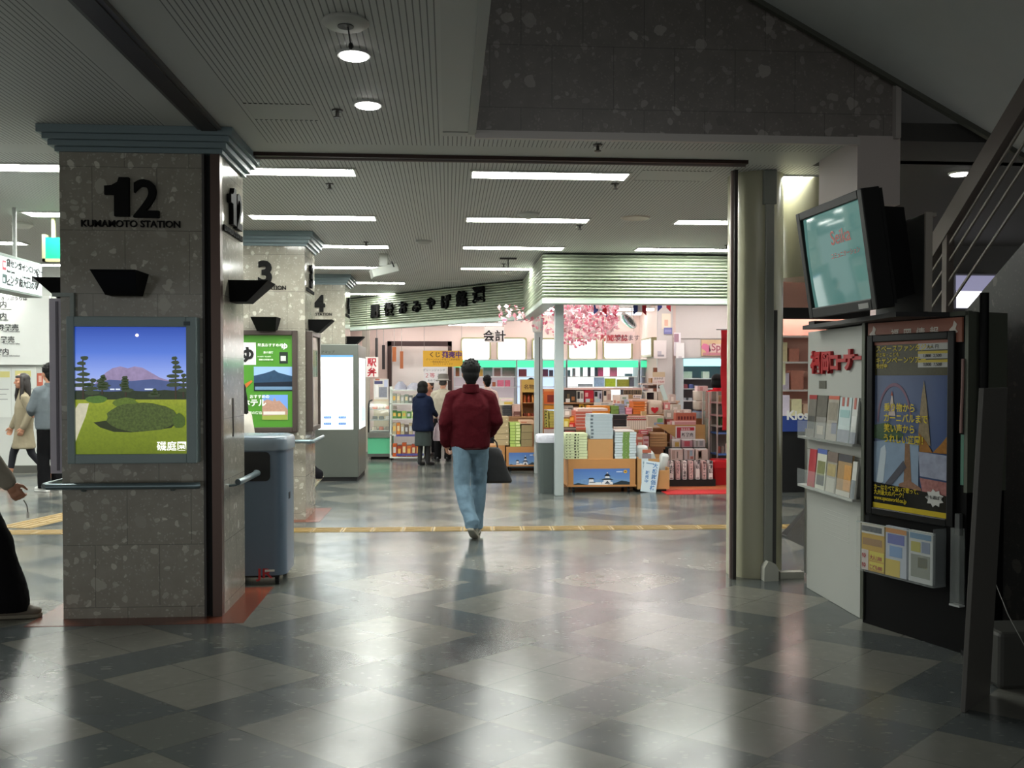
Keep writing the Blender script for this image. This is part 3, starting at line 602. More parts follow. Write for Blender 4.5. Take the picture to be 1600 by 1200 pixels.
for u, v, lab in ((527,172,'ceiling sprinkler beside the two front downlights'), (934,226,'ceiling sprinkler under the dark stone wall'), (961,287,'ceiling sprinkler behind the middle nearest light'), (515,287,'ceiling sprinkler behind the light right of column 12'),
                  (572,378,'ceiling sprinkler above the hanging camera'), (787,412,'ceiling sprinkler beside the small ceiling antenna'), (906,352,'ceiling sprinkler at the second light row over the passage'), (1136,383,'ceiling sprinkler beside the round pillar')):
    p = fl(u, v, CZ)
    if proto is None:
        proto = thing('sprinkler', lab, 'sprinkler', p, 0, 'ceiling sprinklers'); SM = M('4a4845', .4, metal=.6)
        MB().rings([(0,0,-.008,.03,.03),(0,0,.001,.035,.035)], SM, 16).rings([(0,0,-.04,.012,.012),(0,0,-.008,.01,.01)], SM, 10).build('body', proto, local=True)
        MB().rings([(0,0,-.046,.022,.022),(0,0,-.041,.024,.024)], SM, 12).build('deflector', proto, local=True)
    else: dup(proto, p, lab)
def hatch(u0, v0, u1, v1, label):
    a, b = fl(u0, v0, CZ), fl(u1, v1, CZ); x0, x1, y0, y1 = min(a.x,b.x), max(a.x,b.x), a.y, b.y; m = MB().box(min(a.x,b.x),a.y,CZ-.0012,max(a.x,b.x),b.y,CZ+.001,FLAT)
    for y in (y0, y1):
        n = int((x1-x0)/.03)
        for i in range(n): m.box(x0+i*.03, y-.006, CZ-.002, x0+i*.03+.016, y+.006, CZ+.001, M('2a2a28', .6))
    tag(m.build('access_panel'), label, 'access panel')
hatch(380, 161, 500, 188, 'dashed outline of a ceiling hatch right of column 12'); hatch(1005, 266, 1100, 283, 'dashed outline of a ceiling hatch behind the rail'); hatch(678, 437, 718, 441, 'dashed ceiling hatch above the shop lettering')
q = fl(993, 340, CZ); tag(MB().rings([(q.x,q.y,CZ-.012,.13,.13),(q.x,q.y,CZ+.001,.15,.15)], M('a89c90', .4), 28).build('ceiling_speaker'), 'flat round beige ceiling disc between two light strips', 'ceiling speaker')
q = fl(826, 333, CZ); tag(MB().rings([(q.x,q.y,CZ-.05,.05,.05),(q.x,q.y,CZ-.02,.10,.10),(q.x,q.y,CZ+.001,.10,.10)], M('b9bab5', .4), 24).build('smoke_detector'), 'white smoke detector in front of the second middle light', 'smoke detector')
q = fl(662, 376, CZ); tag(MB().rings([(q.x,q.y,CZ-.05,.05,.05),(q.x,q.y,CZ-.02,.09,.09),(q.x,q.y,CZ+.001,.09,.09)], M('a9aaa5', .4), 24).build('smoke_detector'), 'small smoke detector over the middle of the passage', 'smoke detector')
q = fl(35, 349, CZ); tag(MB().rings([(q.x,q.y,CZ-.05,.06,.06),(q.x,q.y,CZ-.02,.10,.10),(q.x,q.y,CZ+.001,.10,.10)], M('c9cac5', .4), 24).build('smoke_detector'), 'white smoke detector on the ceiling left of column 12', 'smoke detector')
q = fl(794, 403, CZ); r = thing('ceiling_antenna', 'small black ceiling antenna over the shop corner', 'antenna', q)
MB().box(q.x-.11,q.y-.02,CZ-.02,q.x+.11,q.y+.02,CZ+.001,M('2c2a28', .5)).build('bar', r); MB().cyl((q.x,q.y,CZ-.02),(q.x,q.y,CZ-.13), .008, M('4a4846', .5)).build('rod', r)
# security camera on a bracket
q = fl(600, 397, CZ); r = thing('security_camera', 'grey boxed security camera hanging from the ceiling', 'camera', q); CM = M('9da09a', .4)
MB().box(q.x-.06,q.y-.05,CZ-.16,q.x+.05,q.y+.05,CZ+.001,CM).build('bracket', r, bevel=.01)
m = MB().box(-.17,-.09,-.055,.17,.09,.055,CM); m.xform(Matrix.Translation(Vector((q.x,q.y,CZ-.215))) @ Matrix.Rotation(math.radians(-16),4,'Y') @ Matrix.Rotation(math.radians(15),4,'Z')); m.build('housing', r, bevel=.01)
MB().cyl((q.x+.10,q.y-.06,CZ-.10),(q.x+.13,q.y-.06,CZ-.17), .008, BLACK).build('cable', r)
# ---------------------------------------------------------------- right side: guide beside the pillar
def pl(u, v, o, n):
    d = Vector(ray(u, v)); e = Vector((0,0,EYE)); n = Vector(n); return e+d*((Vector(o)-e).dot(n)/d.dot(n))
GD = M('8b8d86', .35, metal=.2)
a, b = at(1195, 500, 6.86), at(1208, 500, 6.86)
r = thing('shutter_post', 'slim grey shutter post on the front of the round pillar', 'post', (a.x,6.86,0)); r['kind'] = 'structure'
MB().box(a.x,6.84,0.1,b.x,6.93,CZ,GD).build('guide', r, bevel=.004); MB().box(b.x,6.85,.1,b.x+.03,6.93,2.05,M('3a3a38', .5)).build('seal', r)
MB().prism([(0,0),(.11,0),(.11,.09),(.085,.13),(.03,.15),(0,.10)], (a.x-.02,6.90,0), XP, ZP, .12, M('b4b4aa', .5)).build('foot_cover', r)
MB().box(a.x-.02,6.83,CZ-.26,b.x+.015,6.95,CZ-.001,M('777a74', .4)).build('head_cover', r, bevel=.006)
tag(MB().box(b.x+.07,6.86,0,2.72,6.93,.05,M('b0b0a6', .5)).box(b.x+.07,6.93,0,2.72,6.97,.012,BLACK).build('door_sill'), 'pale low sill on the floor between round pillar and leaflet stand', 'sill')
tag(MB().box(2.72,6.80,.05,2.75,6.86,1.15,M('a9aaa2', .5)).box(2.75,6.80,.05,2.765,6.86,1.15,M('6a4038', .5)).build('gate_board'), 'narrow pale upright board behind the white leaflet stand', 'board')
# ---------------------------------------------------------------- white leaflet stand
XW = 2.62; yA, yB = 5.63, 6.56; Nx = (-1,0,0)
WP = M('a8aaa4', .45); r = thing('leaflet_stand', 'white leaflet stand with red lettering below the television', 'leaflet stand', (XW,yA,0))
MB().box(XW, yA, .0, XW+.3, yB, 1.87, WP).build('panel', r, bevel=.004)
MB().box(XW-.006, yA-.03, 0, XW+.31, yA, 1.9, M('4a3f3e', .4)).build('end_post', r)
m = MB(); p = atx(1309, 581, XW)
for ch, u, v, sz in (('福',1278,580,.165),('岡',1295,580,.165),('コ',1308,577,.13),('ー',1320,574,.12),('ナ',1331.5,575,.15),('ー',1344,570.5,.12)):
    q = atx(u, v, XW); MB().text(ch, (XW-.001,q.y,q.z), -YP, ZP, sz, M('a51a20', .45), .022, .035 if ch in '福岡' else .05, xs=1.2 if ch in 'コナー' else 1.05).build('letter', r)
q = atx(1286, 601, XW); MB().box(XW-.005,q.y-.06,q.z-.028,XW,q.y+.06,q.z+.028,M('5a5a50', .4)).build('name_plate', r)
for i in range(7):
    m.box(XW-.0015, 5.85+.02*i*0, .62-.028*i, XW+.001, 6.3-.02*(i%3), .626-.028*i, M('a4a6a0', .5))
m.build('vent_lines', r); MB().box(XW-.003,yA,1.02,XW,yB,1.028,M('84867f', .5)).build('seam', r)
ACR = M('e8efee', .08, alpha=.10)
def row(z0, z1, lab, specs):
    MB().box(XW-.075,yA+.01,z0-.02,XW,yB-.01,z0-.005,WP).box(XW-.08,yA+.01,z0-.02,XW-.075,yB-.01,z0+.11,ACR).build('pocket', r)
    for u0, u1, h, base, decor, name in specs:
        um = (u0+u1)/2; y1 = atx(u0, 650, XW-.03).y; y0 = atx(u1, 650, XW-.03).y; y0 = max(y0, yA+.012); y1 = min(y1-.004, yB-.012); m = MB()
        h *= .68 if z1 > 1.5 else .66; m.box(-.006,0,0,.006,y1-y0,h,base); w_ = y1-y0
        for a0, c0, a1, c1, mt in decor: m.box(-.0075,w_*(1-a1),h*c0,-.006,w_*(1-a0),h*c1,mt)
        m.xform(Matrix.Translation(Vector((XW-.055,y0,z0-.004))) @ Matrix.Rotation(math.radians(5),4,'Y'))
        tag(m.build('leaflet'), '%s leaflet in the %s of the white leaflet stand' % (name, lab), 'leaflet', 'leaflets in the '+lab)
c_ = lambda h, n=0: M(h, .4, noise=n, scale=25)
row(atx(1305,688,XW-.05).z, 1.6, 'upper row', [
 (1266,1278,.44,c_('6f6a62',.3),[(0,.9,1,1,c_('9a3030')),(.1,.2,.9,.5,c_('4a4a48',.4))],'dark photo leaflet with red heading'),
 (1279,1295,.44,c_('7d7a74',.35),[(0,.5,1,1,c_('5a564c',.5)),(.2,.1,.8,.3,c_('a9a090'))],'grey patterned'),
 (1296,1313,.44,c_('9a9488',.25),[(0,.92,1,1,c_('b54a30')),(.1,.45,.9,.85,c_('80796a',.4)),(.5,.15,.95,.4,c_('6a6c80'))],'beige leaflet with orange heading'),
 (1314,1333,.43,c_('b4c4c4',.1),[(.1,.55,.9,.72,c_('8ab0b0')),(.2,.8,.4,1,c_('a04a3a')),(.6,.8,.75,1,c_('a04a3a')),(0,0,1,.28,c_('858a94',.3))],'pale blue'),
 (1334,1349,.43,c_('b9bcb8',.1),[(.3,.75,.7,1,c_('a85040')),(.1,.3,.9,.6,c_('c8cac6')),(0,0,1,.25,c_('858a94',.3))],'white and grey')])
row(atx(1305,770,XW-.05).z, 1.2, 'lower row', [
 (1268,1279,.40,c_('b4666a'),[(0,0,1,1,c_('a8343c',.2)),(.2,.0,.8,.15,c_('b0a040'))],'red and white'),
 (1280,1295,.42,c_('c4c4b4'),[(0,.88,1,1,c_('4a5fa0')),(.1,.1,.9,.7,c_('7a7c50',.4)),(.1,.1,.9,.35,c_('5f6478',.3))],'blue headed'),
 (1296,1312,.41,c_('8f8c80',.2),[(0,.75,1,1,c_('6a5a50',.3)),(.1,.4,.9,.7,c_('a09060',.3)),(.1,.0,.9,.35,c_('b0aea0'))],'brown topped'),
 (1313,1335,.41,c_('9a7c50',.25),[(0,.82,1,1,c_('2c2a30',.3)),(.5,.15,1,.75,c_('c08a40',.3)),(0,0,1,.12,c_('b8b4a8'))],'orange leaflet with black heading'),
 (1336,1349,.36,c_('c0c0b8'),[(0,.0,.9,.5,c_('7c8488',.3))],'half empty white')])
# ---------------------------------------------------------------- black poster stand
A0 = Vector((2.60,5.60,0)); D_ = Vector((2.862,4.90,0))-A0; LW = D_.length; D_.normalize(); N_ = D_.cross(ZP)
BK = M('060607', .6, spec=.2)
def sz_(u, v): q = pl(u, v, A0, N_); return (q-A0).dot(D_), q.z
r = thing('poster_stand', 'black stand with theme park poster and orange header', 'poster stand', A0)
def slab(m, s0, z0, s1, z1, d0, d1, mt):   # box on the stand plane: s along, d outwards
    P = [A0+D_*s+N_*d+ZP*z for z in (z0,z1) for s,d in ((s0,d0),(s1,d0),(s1,d1),(s0,d1))]
    return m.add(P, [(0,1,2,3),(7,6,5,4),(0,4,5,1),(1,5,6,2),(2,6,7,3),(3,7,4,0)], mt)
slab(slab(MB(), 0, 0, LW, 1.88, -.02, 0, BK), .14, 0, LW, 1.88, -.30, -.02, BK).build('cabinet', r)
m = MB(); ET = M('5d6156', .4, metal=.3); slab(m, -.012, 0.02, .012, 1.88, -.02, .012, ET); slab(m, -.012, 1.88, LW+.01, 1.905, -.02, .012, ET); slab(m, LW-.01, .9, LW+.012, 1.9, -.3, .012, ET); m.build('edge_trim', r)
h0, h1 = sz_(1359, 525), sz_(1506, 489); hz0, hz1 = 1.735, 1.872
m = MB(); slab(m, h0[0], hz0, h1[0], hz1, 0, .014, M('9a5f4c', .45, noise=.12, scale=6))
HT = M('d9cfc4', .5); cx_ = A0+N_*.015
for i, ch in enumerate('福岡情報'): m.text(ch, cx_+D_*(h0[0]+.21+.095*i)+ZP*(hz0+.04), D_, ZP, .062, HT, .002, .015)
for s_ in (h0[0]+.045, h1[0]-.05): m.prism([(0,.0),(.02,.025),(.045,.035),(.03,.055),(.04,.08),(.02,.1),(.012,.07),(-.012,.05),(.005,.03)], cx_+D_*(s_-.02)+ZP*(hz0+.02), D_, ZP, .002, HT)
m.build('header', r)
s0, z1 = sz_(1369, 537); s1, z1b = sz_(1486, 528); _, z0 = sz_(1368, 788); _, z0b = sz_(1486, 815); z1 = (z1+z1b)/2; z0 = (z0+z0b)/2; fw = .045
m = MB(); FB = M('050506', .35, spec=.3)
slab(m, s0-fw, z0-fw, s0, z1+fw, 0, .03, FB); slab(m, s1, z0-fw, s1+fw, z1+fw, 0, .03, FB); slab(m, s0, z0-fw, s1, z0, 0, .03, FB); slab(m, s0, z1, s1, z1+fw, 0, .03, FB); m.build('poster_frame', r, bevel=.006)
pw, ph = s1-s0, z1-z0; po = A0+D_*s0+ZP*z0+N_*.006; pc = MB()
def pq(pts, lift, mt): pc.prism([(x*pw, y*ph) for x, y in pts], po+N_*lift*.0012, D_, ZP, .0008, mt)
def pr_(x0, y0, x1, y1, lift, mt): pq([(x0,y0),(x1,y0),(x1,y1),(x0,y1)], lift, mt)
g = NG('park_sky'); f_ = g.ma('MULTIPLY', g.ma('ADD', g.y, .7), 1.2); cr = g.t.nodes.new('ShaderNodeValToRGB'); g.t.links.new(f_, cr.inputs[0]); cr.color_ramp.elements[0].color = lin('2c4678'); cr.color_ramp.elements[1].color = lin('727e98'); g.col(cr.outputs[0]); g.b.inputs['Roughness'].default_value = .15
pp_ = lambda h, n=0, s=60: M(h, .15, noise=n, scale=s)
pr_(0,0,1,1,0,g.m); pr_(0,.80,1,1,1,pp_('4a4830',.2)); YT_ = pp_('d2bc2c')
for i, y in enumerate((.945,.915,.875,.845)):
    pc.text(('スペースファンタジー','おとな・こども','キャンペーンツアー','受付中')[i], po+D_*pw*.02+ZP*ph*y+N_*.004, D_, ZP, (.042,.026,.042,.03)[i], YT_, .001, .015, 'L')
for j in range(3):
    y = .945-.05*j; pr_(.6,y,.99,y+.043,3,pp_('b9bab4')); 
    if j: pr_(.6,y+.028,.99,y+.043,4,pp_('c8b23c'))
    pc.text(('大人 円','1,800  2,500','3,800  7,500')[j], po+D_*pw*.79+ZP*ph*(y+.008)+N_*.007, D_, ZP, .026, INK, .001)
for k in range(26):                              # coaster loop
    t0, t1 = math.pi*(.05+k/26*.95), math.pi*(.05+(k+1)/26*.95)
    pq([(.28+.24*math.cos(t0),.52+.235*math.sin(t0)),(.28+.24*math.cos(t1),.52+.235*math.sin(t1)),(.28+.22*math.cos(t1),.52+.215*math.sin(t1)),(.28+.22*math.cos(t0),.52+.215*math.sin(t0))], 2, pp_('7a5a70'))
pq([(.2,.56),(.25,.70),(.3,.56)], 3, pp_('c9b9b0',.2)); pq([(.235,.68),(.25,.71),(.265,.68)], 4, pp_('a04a38'))
pq([(.60,.40),(.645,.66),(.68,.77),(.715,.66),(.77,.40)], 3, pp_('8c7c5c',.4)); pq([(.63,.42),(.62,.47),(.72,.42),(.80,.36),(.9,.41),(1,.47),(1,.36),(.63,.36)], 4, pp_('9c6a2c',.3))
pq([(0,.50),(.2,.52),(.42,.45),(.3,.40),(0,.42)], 3, pp_('4c6448',.4)); pq([(0,.40),(.3,.42),(.62,.40),(.62,.10),(0,.06)], 4, pp_('8ea2b8',.2,12)); pq([(.04,.14),(.10,.36),(.16,.385),(.18,.34),(.14,.16)], 5, pp_('c4d0d8'))
pq([(.08,.10),(.42,.30),(.46,.26),(.12,.07)], 6, pp_('5a5a62',.2)); pq([(.42,.10),(.44,.40),(.50,.40),(.54,.10)], 5, pp_('8a6a50',.3)); pq([(.36,.06),(.36,.16),(.5,.19),(.66,.15),(.68,.06)], 6, pp_('94705c',.4))
pq([(.62,.36),(1,.35),(1,.21),(.64,.22)], 5, pp_('9aa0b4',.4,20)); pq([(.64,.21),(1,.20),(1,.06),(.70,.07)], 5, pp_('a4706c',.6,40)); pr_(0,.0,1,.065+.12,4.5,pp_('15140e')) if 0 else None
for i, s_ in enumerate(('乗り物から','カーニバルまで','笑い声から','うれしい遊園！')): pc.text(s_, po+D_*pw*.15+ZP*ph*(.59-.062*i)+N_*.010, D_, ZP, .055, YT_, .001, .02, 'L', .85)
pq([(0,0),(1,0),(1,.075+.05),(0,.135+.02)], 8, pp_('121109'))
for i, s_ in enumerate(('カーは食べて泳いで歌って、','九州最大のパーク！','www.spaceworld.co.jp')): pc.text(s_, po+D_*pw*.02+ZP*ph*(.115-.032*i)+N_*.013, D_, ZP, .034, YT_, .001, .012, 'L', .8)
pr_(0,0,1,.03,9,pp_('c4ac28'))
pq([(.84+(.12 if i%2 else .085)*math.cos(i*math.pi/9),.105+(.052 if i%2 else .038)*math.sin(i*math.pi/9)) for i in range(18)], 10, pp_('c9c9c4'))
pc.text('冬も遊ぼう', po+D_*pw*.84+ZP*ph*.10+N_*.014, D_, ZP, .024, INK, .001)
pc.build('poster', r)
# pamphlet box
b0, b1 = sz_(1357, 900), sz_(1478, 900); bz0, bz1 = pl(1400,905,A0+N_*.1,N_).z, pl(1400,825,A0+N_*.1,N_).z+.03
r2 = thing('pamphlet_holder', 'clear plastic pamphlet holder on the lower black stand', 'pamphlet holder', A0+D_*b0[0]+ZP*bz0)
m = MB(); CLR = M('dfe6e6', .06, alpha=.07); e0, e1 = b0[0], b1[0]
slab(m, e0, bz0, e1, bz1-.03, .097, .10, CLR); slab(m, e0, bz0, e0+.003, bz1, .0, .10, CLR); slab(m, e1-.003, bz0, e1, bz1, 0, .10, M('9aa0a2', .2, alpha=.35)); slab(m, e0, bz0, e1, bz0+.004, 0, .10, CLR)
slab(m, e0, bz1-.036, e1, bz1-.03, .094, .103, M('c9d0d0', .1, alpha=.7)); m.build('box', r2)
P_ = lambda s: M(s, .35)
for nm, f0, f1, hh, base, dec in (('yellow price pamphlet with red figures in the clear holder',.03,.34,.33,'c8a02c',[(.0,.80,1,1,'d8d6cc'),(.0,.84,.9,.96,'4a5058'),(0,.0,.3,.44,'d8ccc4'),(.36,.24,1,.43,'d8c83c'),(.36,.04,1,.2,'d8c83c'),(.05,.55,.9,.7,'a07840')]),
                        ('blue and white pamphlet in the middle of the clear holder',.36,.63,.34,'b9c0cc',[(0,.88,1,1,'d08a3c'),(.1,.66,.9,.86,'5f68b0'),(.2,.4,.8,.62,'7a9cc8'),(0,.0,.7,.34,'d0b84a')]),
                        ('white map pamphlet on the right of the clear holder',.66,.95,.34,'c6cac8',[(.05,.86,.95,.97,'6a90b0'),(.1,.6,.5,.8,'b8b04a'),(.55,.6,.9,.82,'7a86a0'),(.1,.1,.9,.55,'8c9084'),(.4,.3,.8,.5,'a8a050')])):
    m = MB(); S0 = e0+(e1-e0)*f0; S1 = e0+(e1-e0)*f1; hh = hh/.34*(bz1-bz0-.03); slab(m, S0, bz0+.006, S1, bz0+hh, .05, .075, P_(base))
    for x0, y0, x1, y1, c in dec: slab(m, S0+(S1-S0)*x0, bz0+.006+(hh-.01)*y0, S0+(S1-S0)*x1, bz0+.006+(hh-.01)*y1, .075, .0765, P_(c))
    if 'price' in nm:
        for k_, y in ((0,.27),(1,.07)): m.text(('大人1,000','こども800')[k_], A0+D_*(S0+(S1-S0)*.38)+N_*.0765+ZP*(bz0+hh*y), D_, ZP, .032, P_('a82018'), .001, .02, 'L', .7); m.text('特', A0+D_*(S0+.02)+N_*.0765+ZP*(bz0+hh*y), D_, ZP, .034, P_('a82018'), .001, .02, 'C')
    tag(m.build('pamphlet'), nm, 'pamphlet', 'pamphlets in the clear holder')
# things at the right edge of the black stand
q = A0+D_*(LW-.03)
r = thing('umbrella_bag_tube', 'clear narrow plastic tube on the right edge of the black stand', 'tube', q+N_*.03+ZP*.28)
m = MB(); slab(m, LW-.065, .27, LW-.005, .70, .005, .045, M('9aa09e', .1, alpha=.35)); slab(m, LW-.068, .265, LW-.002, .275, .003, .048, M('b8bcba', .3)); slab(m, LW-.05, .66, LW-.02, .78, .005, .03, M('4a4c4c', .4)); m.build('tube', r)
m = MB(); slab(m, LW-.035, .94, LW-.015, 1.22, .002, .008, M('5f8f7c', .4)); tag(m.build('green_tag'), 'hanging narrow green strip beside the theme park poster', 'strip')
m = MB().tube([A0+D_*(LW-.02)+N_*.02+ZP*z+D_*.004*math.sin(z*9) for z in (1.23,1.32,1.42,1.52,1.60,1.64)], .008, M('8a6a64', .5), 8); tag(m.build('cord_bundle'), 'pinkish cord hanging down the right edge of the black stand', 'cord')
r = thing('black_pole', 'black pole standing behind the right end of the black stand', 'pole', A0+D_*(LW+.06)-N_*.05)
MB().cyl(A0+D_*(LW+.06)-N_*.05, A0+D_*(LW+.06)-N_*.05+ZP*2.0, .024, BK, n=16).build('pole', r, smooth=True); MB().cyl(A0+D_*(LW+.06)-N_*.05, A0+D_*(LW+.06)-N_*.05+ZP*.03, .10, BK, n=20).build('base', r)
q = pl(1392, 476, A0-N_*.12, N_)
r = thing('spot_lamp', 'small silver spot lamp on top of the black stand', 'lamp', (q.x,q.y,1.905)); CR = M('a9a8a4', .25, metal=.9)
MB().cyl((q.x,q.y,1.905),(q.x,q.y,q.z), .010, CR, n=10).build('stem', r); MB().tube([q-D_*.055+N_*.01, q-D_*.02, q+D_*.05-N_*.01], [.022,.03,.034], CR, 18).build('lamp_head', r, smooth=True)
# ---------------------------------------------------------------- television
TVc = Vector((2.278,5.33,2.242)); ya, ti = .065, .15
n_ = Vector((-math.cos(ya)*math.cos(ti), -math.sin(ya)*math.cos(ti), -math.sin(ti))); r_ = Vector((math.sin(ya), -math.cos(ya), 0)); u_ = n_.cross(r_); u_ = u_ if u_.z > 0 else -u_
TW, TH = .818, .669
r = thing('television', 'black television tilted down with a glowing teal screen', 'television', TVc-u_*.33)
def tbox(m, x0, y0, x1, y1, d0, d1, mt, f=1.0):
    P = []
    for d_, k_ in ((d0,1),(d1,f)):
        xm, ym = (x0+x1)/2, (y0+y1)/2
        P += [TVc+r_*(xm+(x-xm)*k_)+u_*(ym+(y-ym)*k_)+n_*d_ for x,y in ((x0,y0),(x1,y0),(x1,y1),(x0,y1))]
    return m.add(P, [(0,3,2,1),(4,5,6,7),(0,1,5,4),(1,2,6,5),(2,3,7,6),(3,0,4,7)], mt)
w2, h2 = TW/2, TH/2; TVB = M('0a0a0b', .5, spec=.3); fx, ft, fb = .05, .05, .065
m = MB(); tbox(m,-w2,-h2,-w2+fx,h2,-.11,0,TVB); tbox(m,w2-fx,-h2,w2,h2,-.11,0,TVB); tbox(m,-w2+fx,-h2,w2-fx,-h2+fb,-.11,0,TVB); tbox(m,-w2+fx,h2-ft,w2-fx,h2,-.11,0,TVB); m.build('bezel', r, bevel=.006)
m = MB(); tbox(m,-w2+.01,-h2+.02,w2-.01,h2-.01,-.11,-.13,TVB); tbox(m,-w2+.08,-h2+.03,w2-.12,h2-.09,-.13,-.33,TVB,.9); m.build('back', r)
g = NG('screen_glow'); k_ = g.mix(g.ma('MULTIPLY', g.noise(2.5, 2), .6), lin('6f9f98'), lin('527f7a')); g.col(lin('101414')); g.t.links.new(k_, g.b.inputs['Emission Color']); g.b.inputs['Emission Strength'].default_value = .26; g.b.inputs['Roughness'].default_value = .06
sm = MB(); N1 = 10
for i in range(N1+1):
    for j in range(N1+1):
        a_, b_ = i/N1*2-1, j/N1*2-1; sm.v.append(tuple(TVc+r_*(a_*(w2-fx))+u_*((fb-ft)/2+b_*(h2-(fb+ft)/2))-n_*(.012+.012*(a_*a_+b_*b_)/2)))
for i in range(N1):
    for j in range(N1): sm.f.append((i*(N1+1)+j,(i+1)*(N1+1)+j,(i+1)*(N1+1)+j+1,i*(N1+1)+j+1)); sm.mi.append(0)
sm.mat(g.m); scr = sm.build('screen', r, smooth=True)
TR = M('9a4a44', .4, em=.15); m = MB(); m.text('Seika', TVc+r_*.10+u_*.08-n_*.010, r_, u_, .115, TR, .001, .01); m.text('コミュニケーション', TVc+r_*.13+u_*.0-n_*.010, r_, u_, .038, TR, .001, .01); m.build('screen_lettering', scr)
MB().text('SONY', TVc+r_*.25-u_*(h2-.03), r_, u_, .028, M('b8b8b4', .4), .002).build('nameplate', r) if 0 else None
tbox(MB(), .22,-h2+.015,.33,-h2+.045,.0,.002,M('9a9a96', .4)).build('badge', r)
r = thing('television_shelf', 'black shelf arm carrying the television over the leaflet stand', 'shelf', (2.3,5.6,1.88))
MB().box(2.5,5.0,1.878,2.9,6.36,1.904,M('151516', .5)).build('shelf_board', r); MB().box(2.52,6.20,1.906,2.9,6.30,1.93,BLACK).build('bracket', r)
c0 = at(1440, 400, 5.35)
r = thing('back_board', 'dark board with pale edge standing behind the television', 'board', (2.69,5.3,1.905))
MB().box(2.68,5.0,1.906,2.70,5.62,2.46,M('121212', .6)).build('panel', r); MB().box(2.66,4.985,1.906,2.70,5.0,2.46,M('8f8880', .6)).box(2.70,5.0,2.44,2.73,5.62,2.46,M('8f8880', .6)).build('edge', r)
# ---------------------------------------------------------------- stairs at the right
STEP = granite('stair_stone', '2b2a29', '1b1a1a', '5a5651', .35)
r = thing('staircase', 'dark stone staircase wall with slanted metal handrail at right', 'stairs', (3.25,5.5,0)); r['kind'] = 'structure'
def zt(y): return 1.90-(y-5.66)*.585
MB().prism([(-9,0),(-9,zt(9) if 0 else .02),(-8.6,.02),(-6.5,zt(6.5)),(-2.2,zt(2.2)),(1,zt(2.2)),(1,0)], (3.25,0,0), -YP, ZP, .02, STEP).prism([(-8.9,0),(-6.5,zt(6.5)-.03),(-3.2,zt(3.2)-.03),(-3.2,0)], (4.9,0,0), -YP, ZP, 1.6, M('2e2c2b', .6)).build('side_wall', r)  # unseen near end of the wall added to keep light off the floor
HR = M('6c625c', .45); e0, e1 = atx(1458,390,3.24), atx(1550,238,3.24); dd_ = e1-e0; d0, d1 = e0-dd_*.55, e0+dd_*1.7
MB().bar(d0, d1, .05, .13, HR).build('handrail', r)
for k in (.14,.25,.38,.54): MB().bar(d0-ZP*k, d1-ZP*k, .012, .014, M('8a8278', .4)).build('rail_bar', r)
for y in (atx(1484,360,3.24).y,): MB().box(3.22,y,zt(y)-.1,3.27,y+.055,atx(1484,350,3.24).z,HR).build('baluster', r)
m = MB(); a_, b_ = at(1492, 482, 10.4), at(1562, 428, 10.4)
r = thing('lit_panel', 'bright white lit panel glimpsed behind the stair rails', 'lit panel', (a_.x,10.4,a_.z)); MB().box(a_.x,10.42,a_.z,b_.x,10.6,b_.z,M('6d6a78', .5)).build('case', r); MB().box(a_.x+.03,10.415,a_.z+.01,b_.x-.05,10.42,a_.z+(b_.z-a_.z)*.5,M('f4f4ff', .5, em=1.6)).build('light_face', r)
MB().box(a_.x+.02,10.414,a_.z+(b_.z-a_.z)*.52,b_.x-.03,10.42,b_.z-.02,M('9a98b8', .5, em=.25)).build('blue_face', r)
# leaning board, case, cord
p0, p1 = Vector((2.346,4.054,0)), Vector((2.60,4.275,0)); e_ = (p1-p0).normalized(); f_ = ZP.cross(e_); lean = Vector((.075,-.0,1.49)).normalized()
m = MB(); L_ = 1.49; V = [p+f_*s+lean*h for h in (0,L_) for p,s in ((p0,0),(p1,0),(p1,-.022),(p0,-.022))]
m.add(V, [(3,2,1,0),(4,5,6,7),(0,1,5,4),(1,2,6,5),(2,3,7,6),(3,0,4,7)], M('565450', .45, noise=.06, scale=4))
r = thing('leaning_board', 'tall pale board leaning upright at the right foreground edge', 'board', p0); m.build('board', r, bevel=.003)
m = MB().bar(p0.lerp(p1,.55)-f_*.0+lean*.25+f_*.006, p0.lerp(p1,.62)+lean*1.2+f_*.006, .035, .006, M('4c4c48', .4)); m.build('batten', r)
q = fl(1562, 1078); tag(MB().box(q.x,q.y,0,q.x+.5,q.y+.25,.28,M('33332f', .6)).build('case', bevel=.02), 'dark grey case on the floor behind the leaning board', 'case')
m = MB().tube([pl(1551,900,(2.75,0,0),(1,0,0)), pl(1575,960,(2.72,0,0),(1,0,0)), pl(1612,1030,(2.7,0,0),(1,0,0))], .0025, M('6a6a66', .5), 6); tag(m.build('wire'), 'thin slack wire beside the leaning board', 'wire')
# ---- kiosk glimpsed beyond the pillar
r = thing('kiosk_counter', 'kiosk stall with black counter and blue lettered band beyond the pillar', 'kiosk', (4.3,12.1,0)); PK = M('d8a898', .5)
MB().box(4.25,12.1,0,5.7,12.7,.98,BLACK).build('counter', r); MB().box(4.25,12.08,.82,5.7,12.1,1.03,M('28418a', .4)).build('band', r)
q = at(1235+16, 653, 12.08); MB().text('Kiosk', (q.x-.19,12.079,q.z-.02), XP, ZP, .17, WHITE, .004, .03, 'L').build('lettering', r)
MB().box(4.25,12.1,.98,5.7,12.66,1.03,M('a49890', .4)).build('counter_top', r); p_, q_ = at(1222,498,12.12), at(1290,481,12.12); MB().box(p_.x,12.12,p_.z,5.7,12.2,q_.z,BLACK).build('beam', r)
MB().box(4.25,13.1,0,5.7,13.15,2.9,PK).box(5.65,12.7,0,5.7,13.1,2.9,PK).box(4.25,12.4,2.5,5.7,13.1,2.9,PK).build('stall_wall', r)
m = MB()
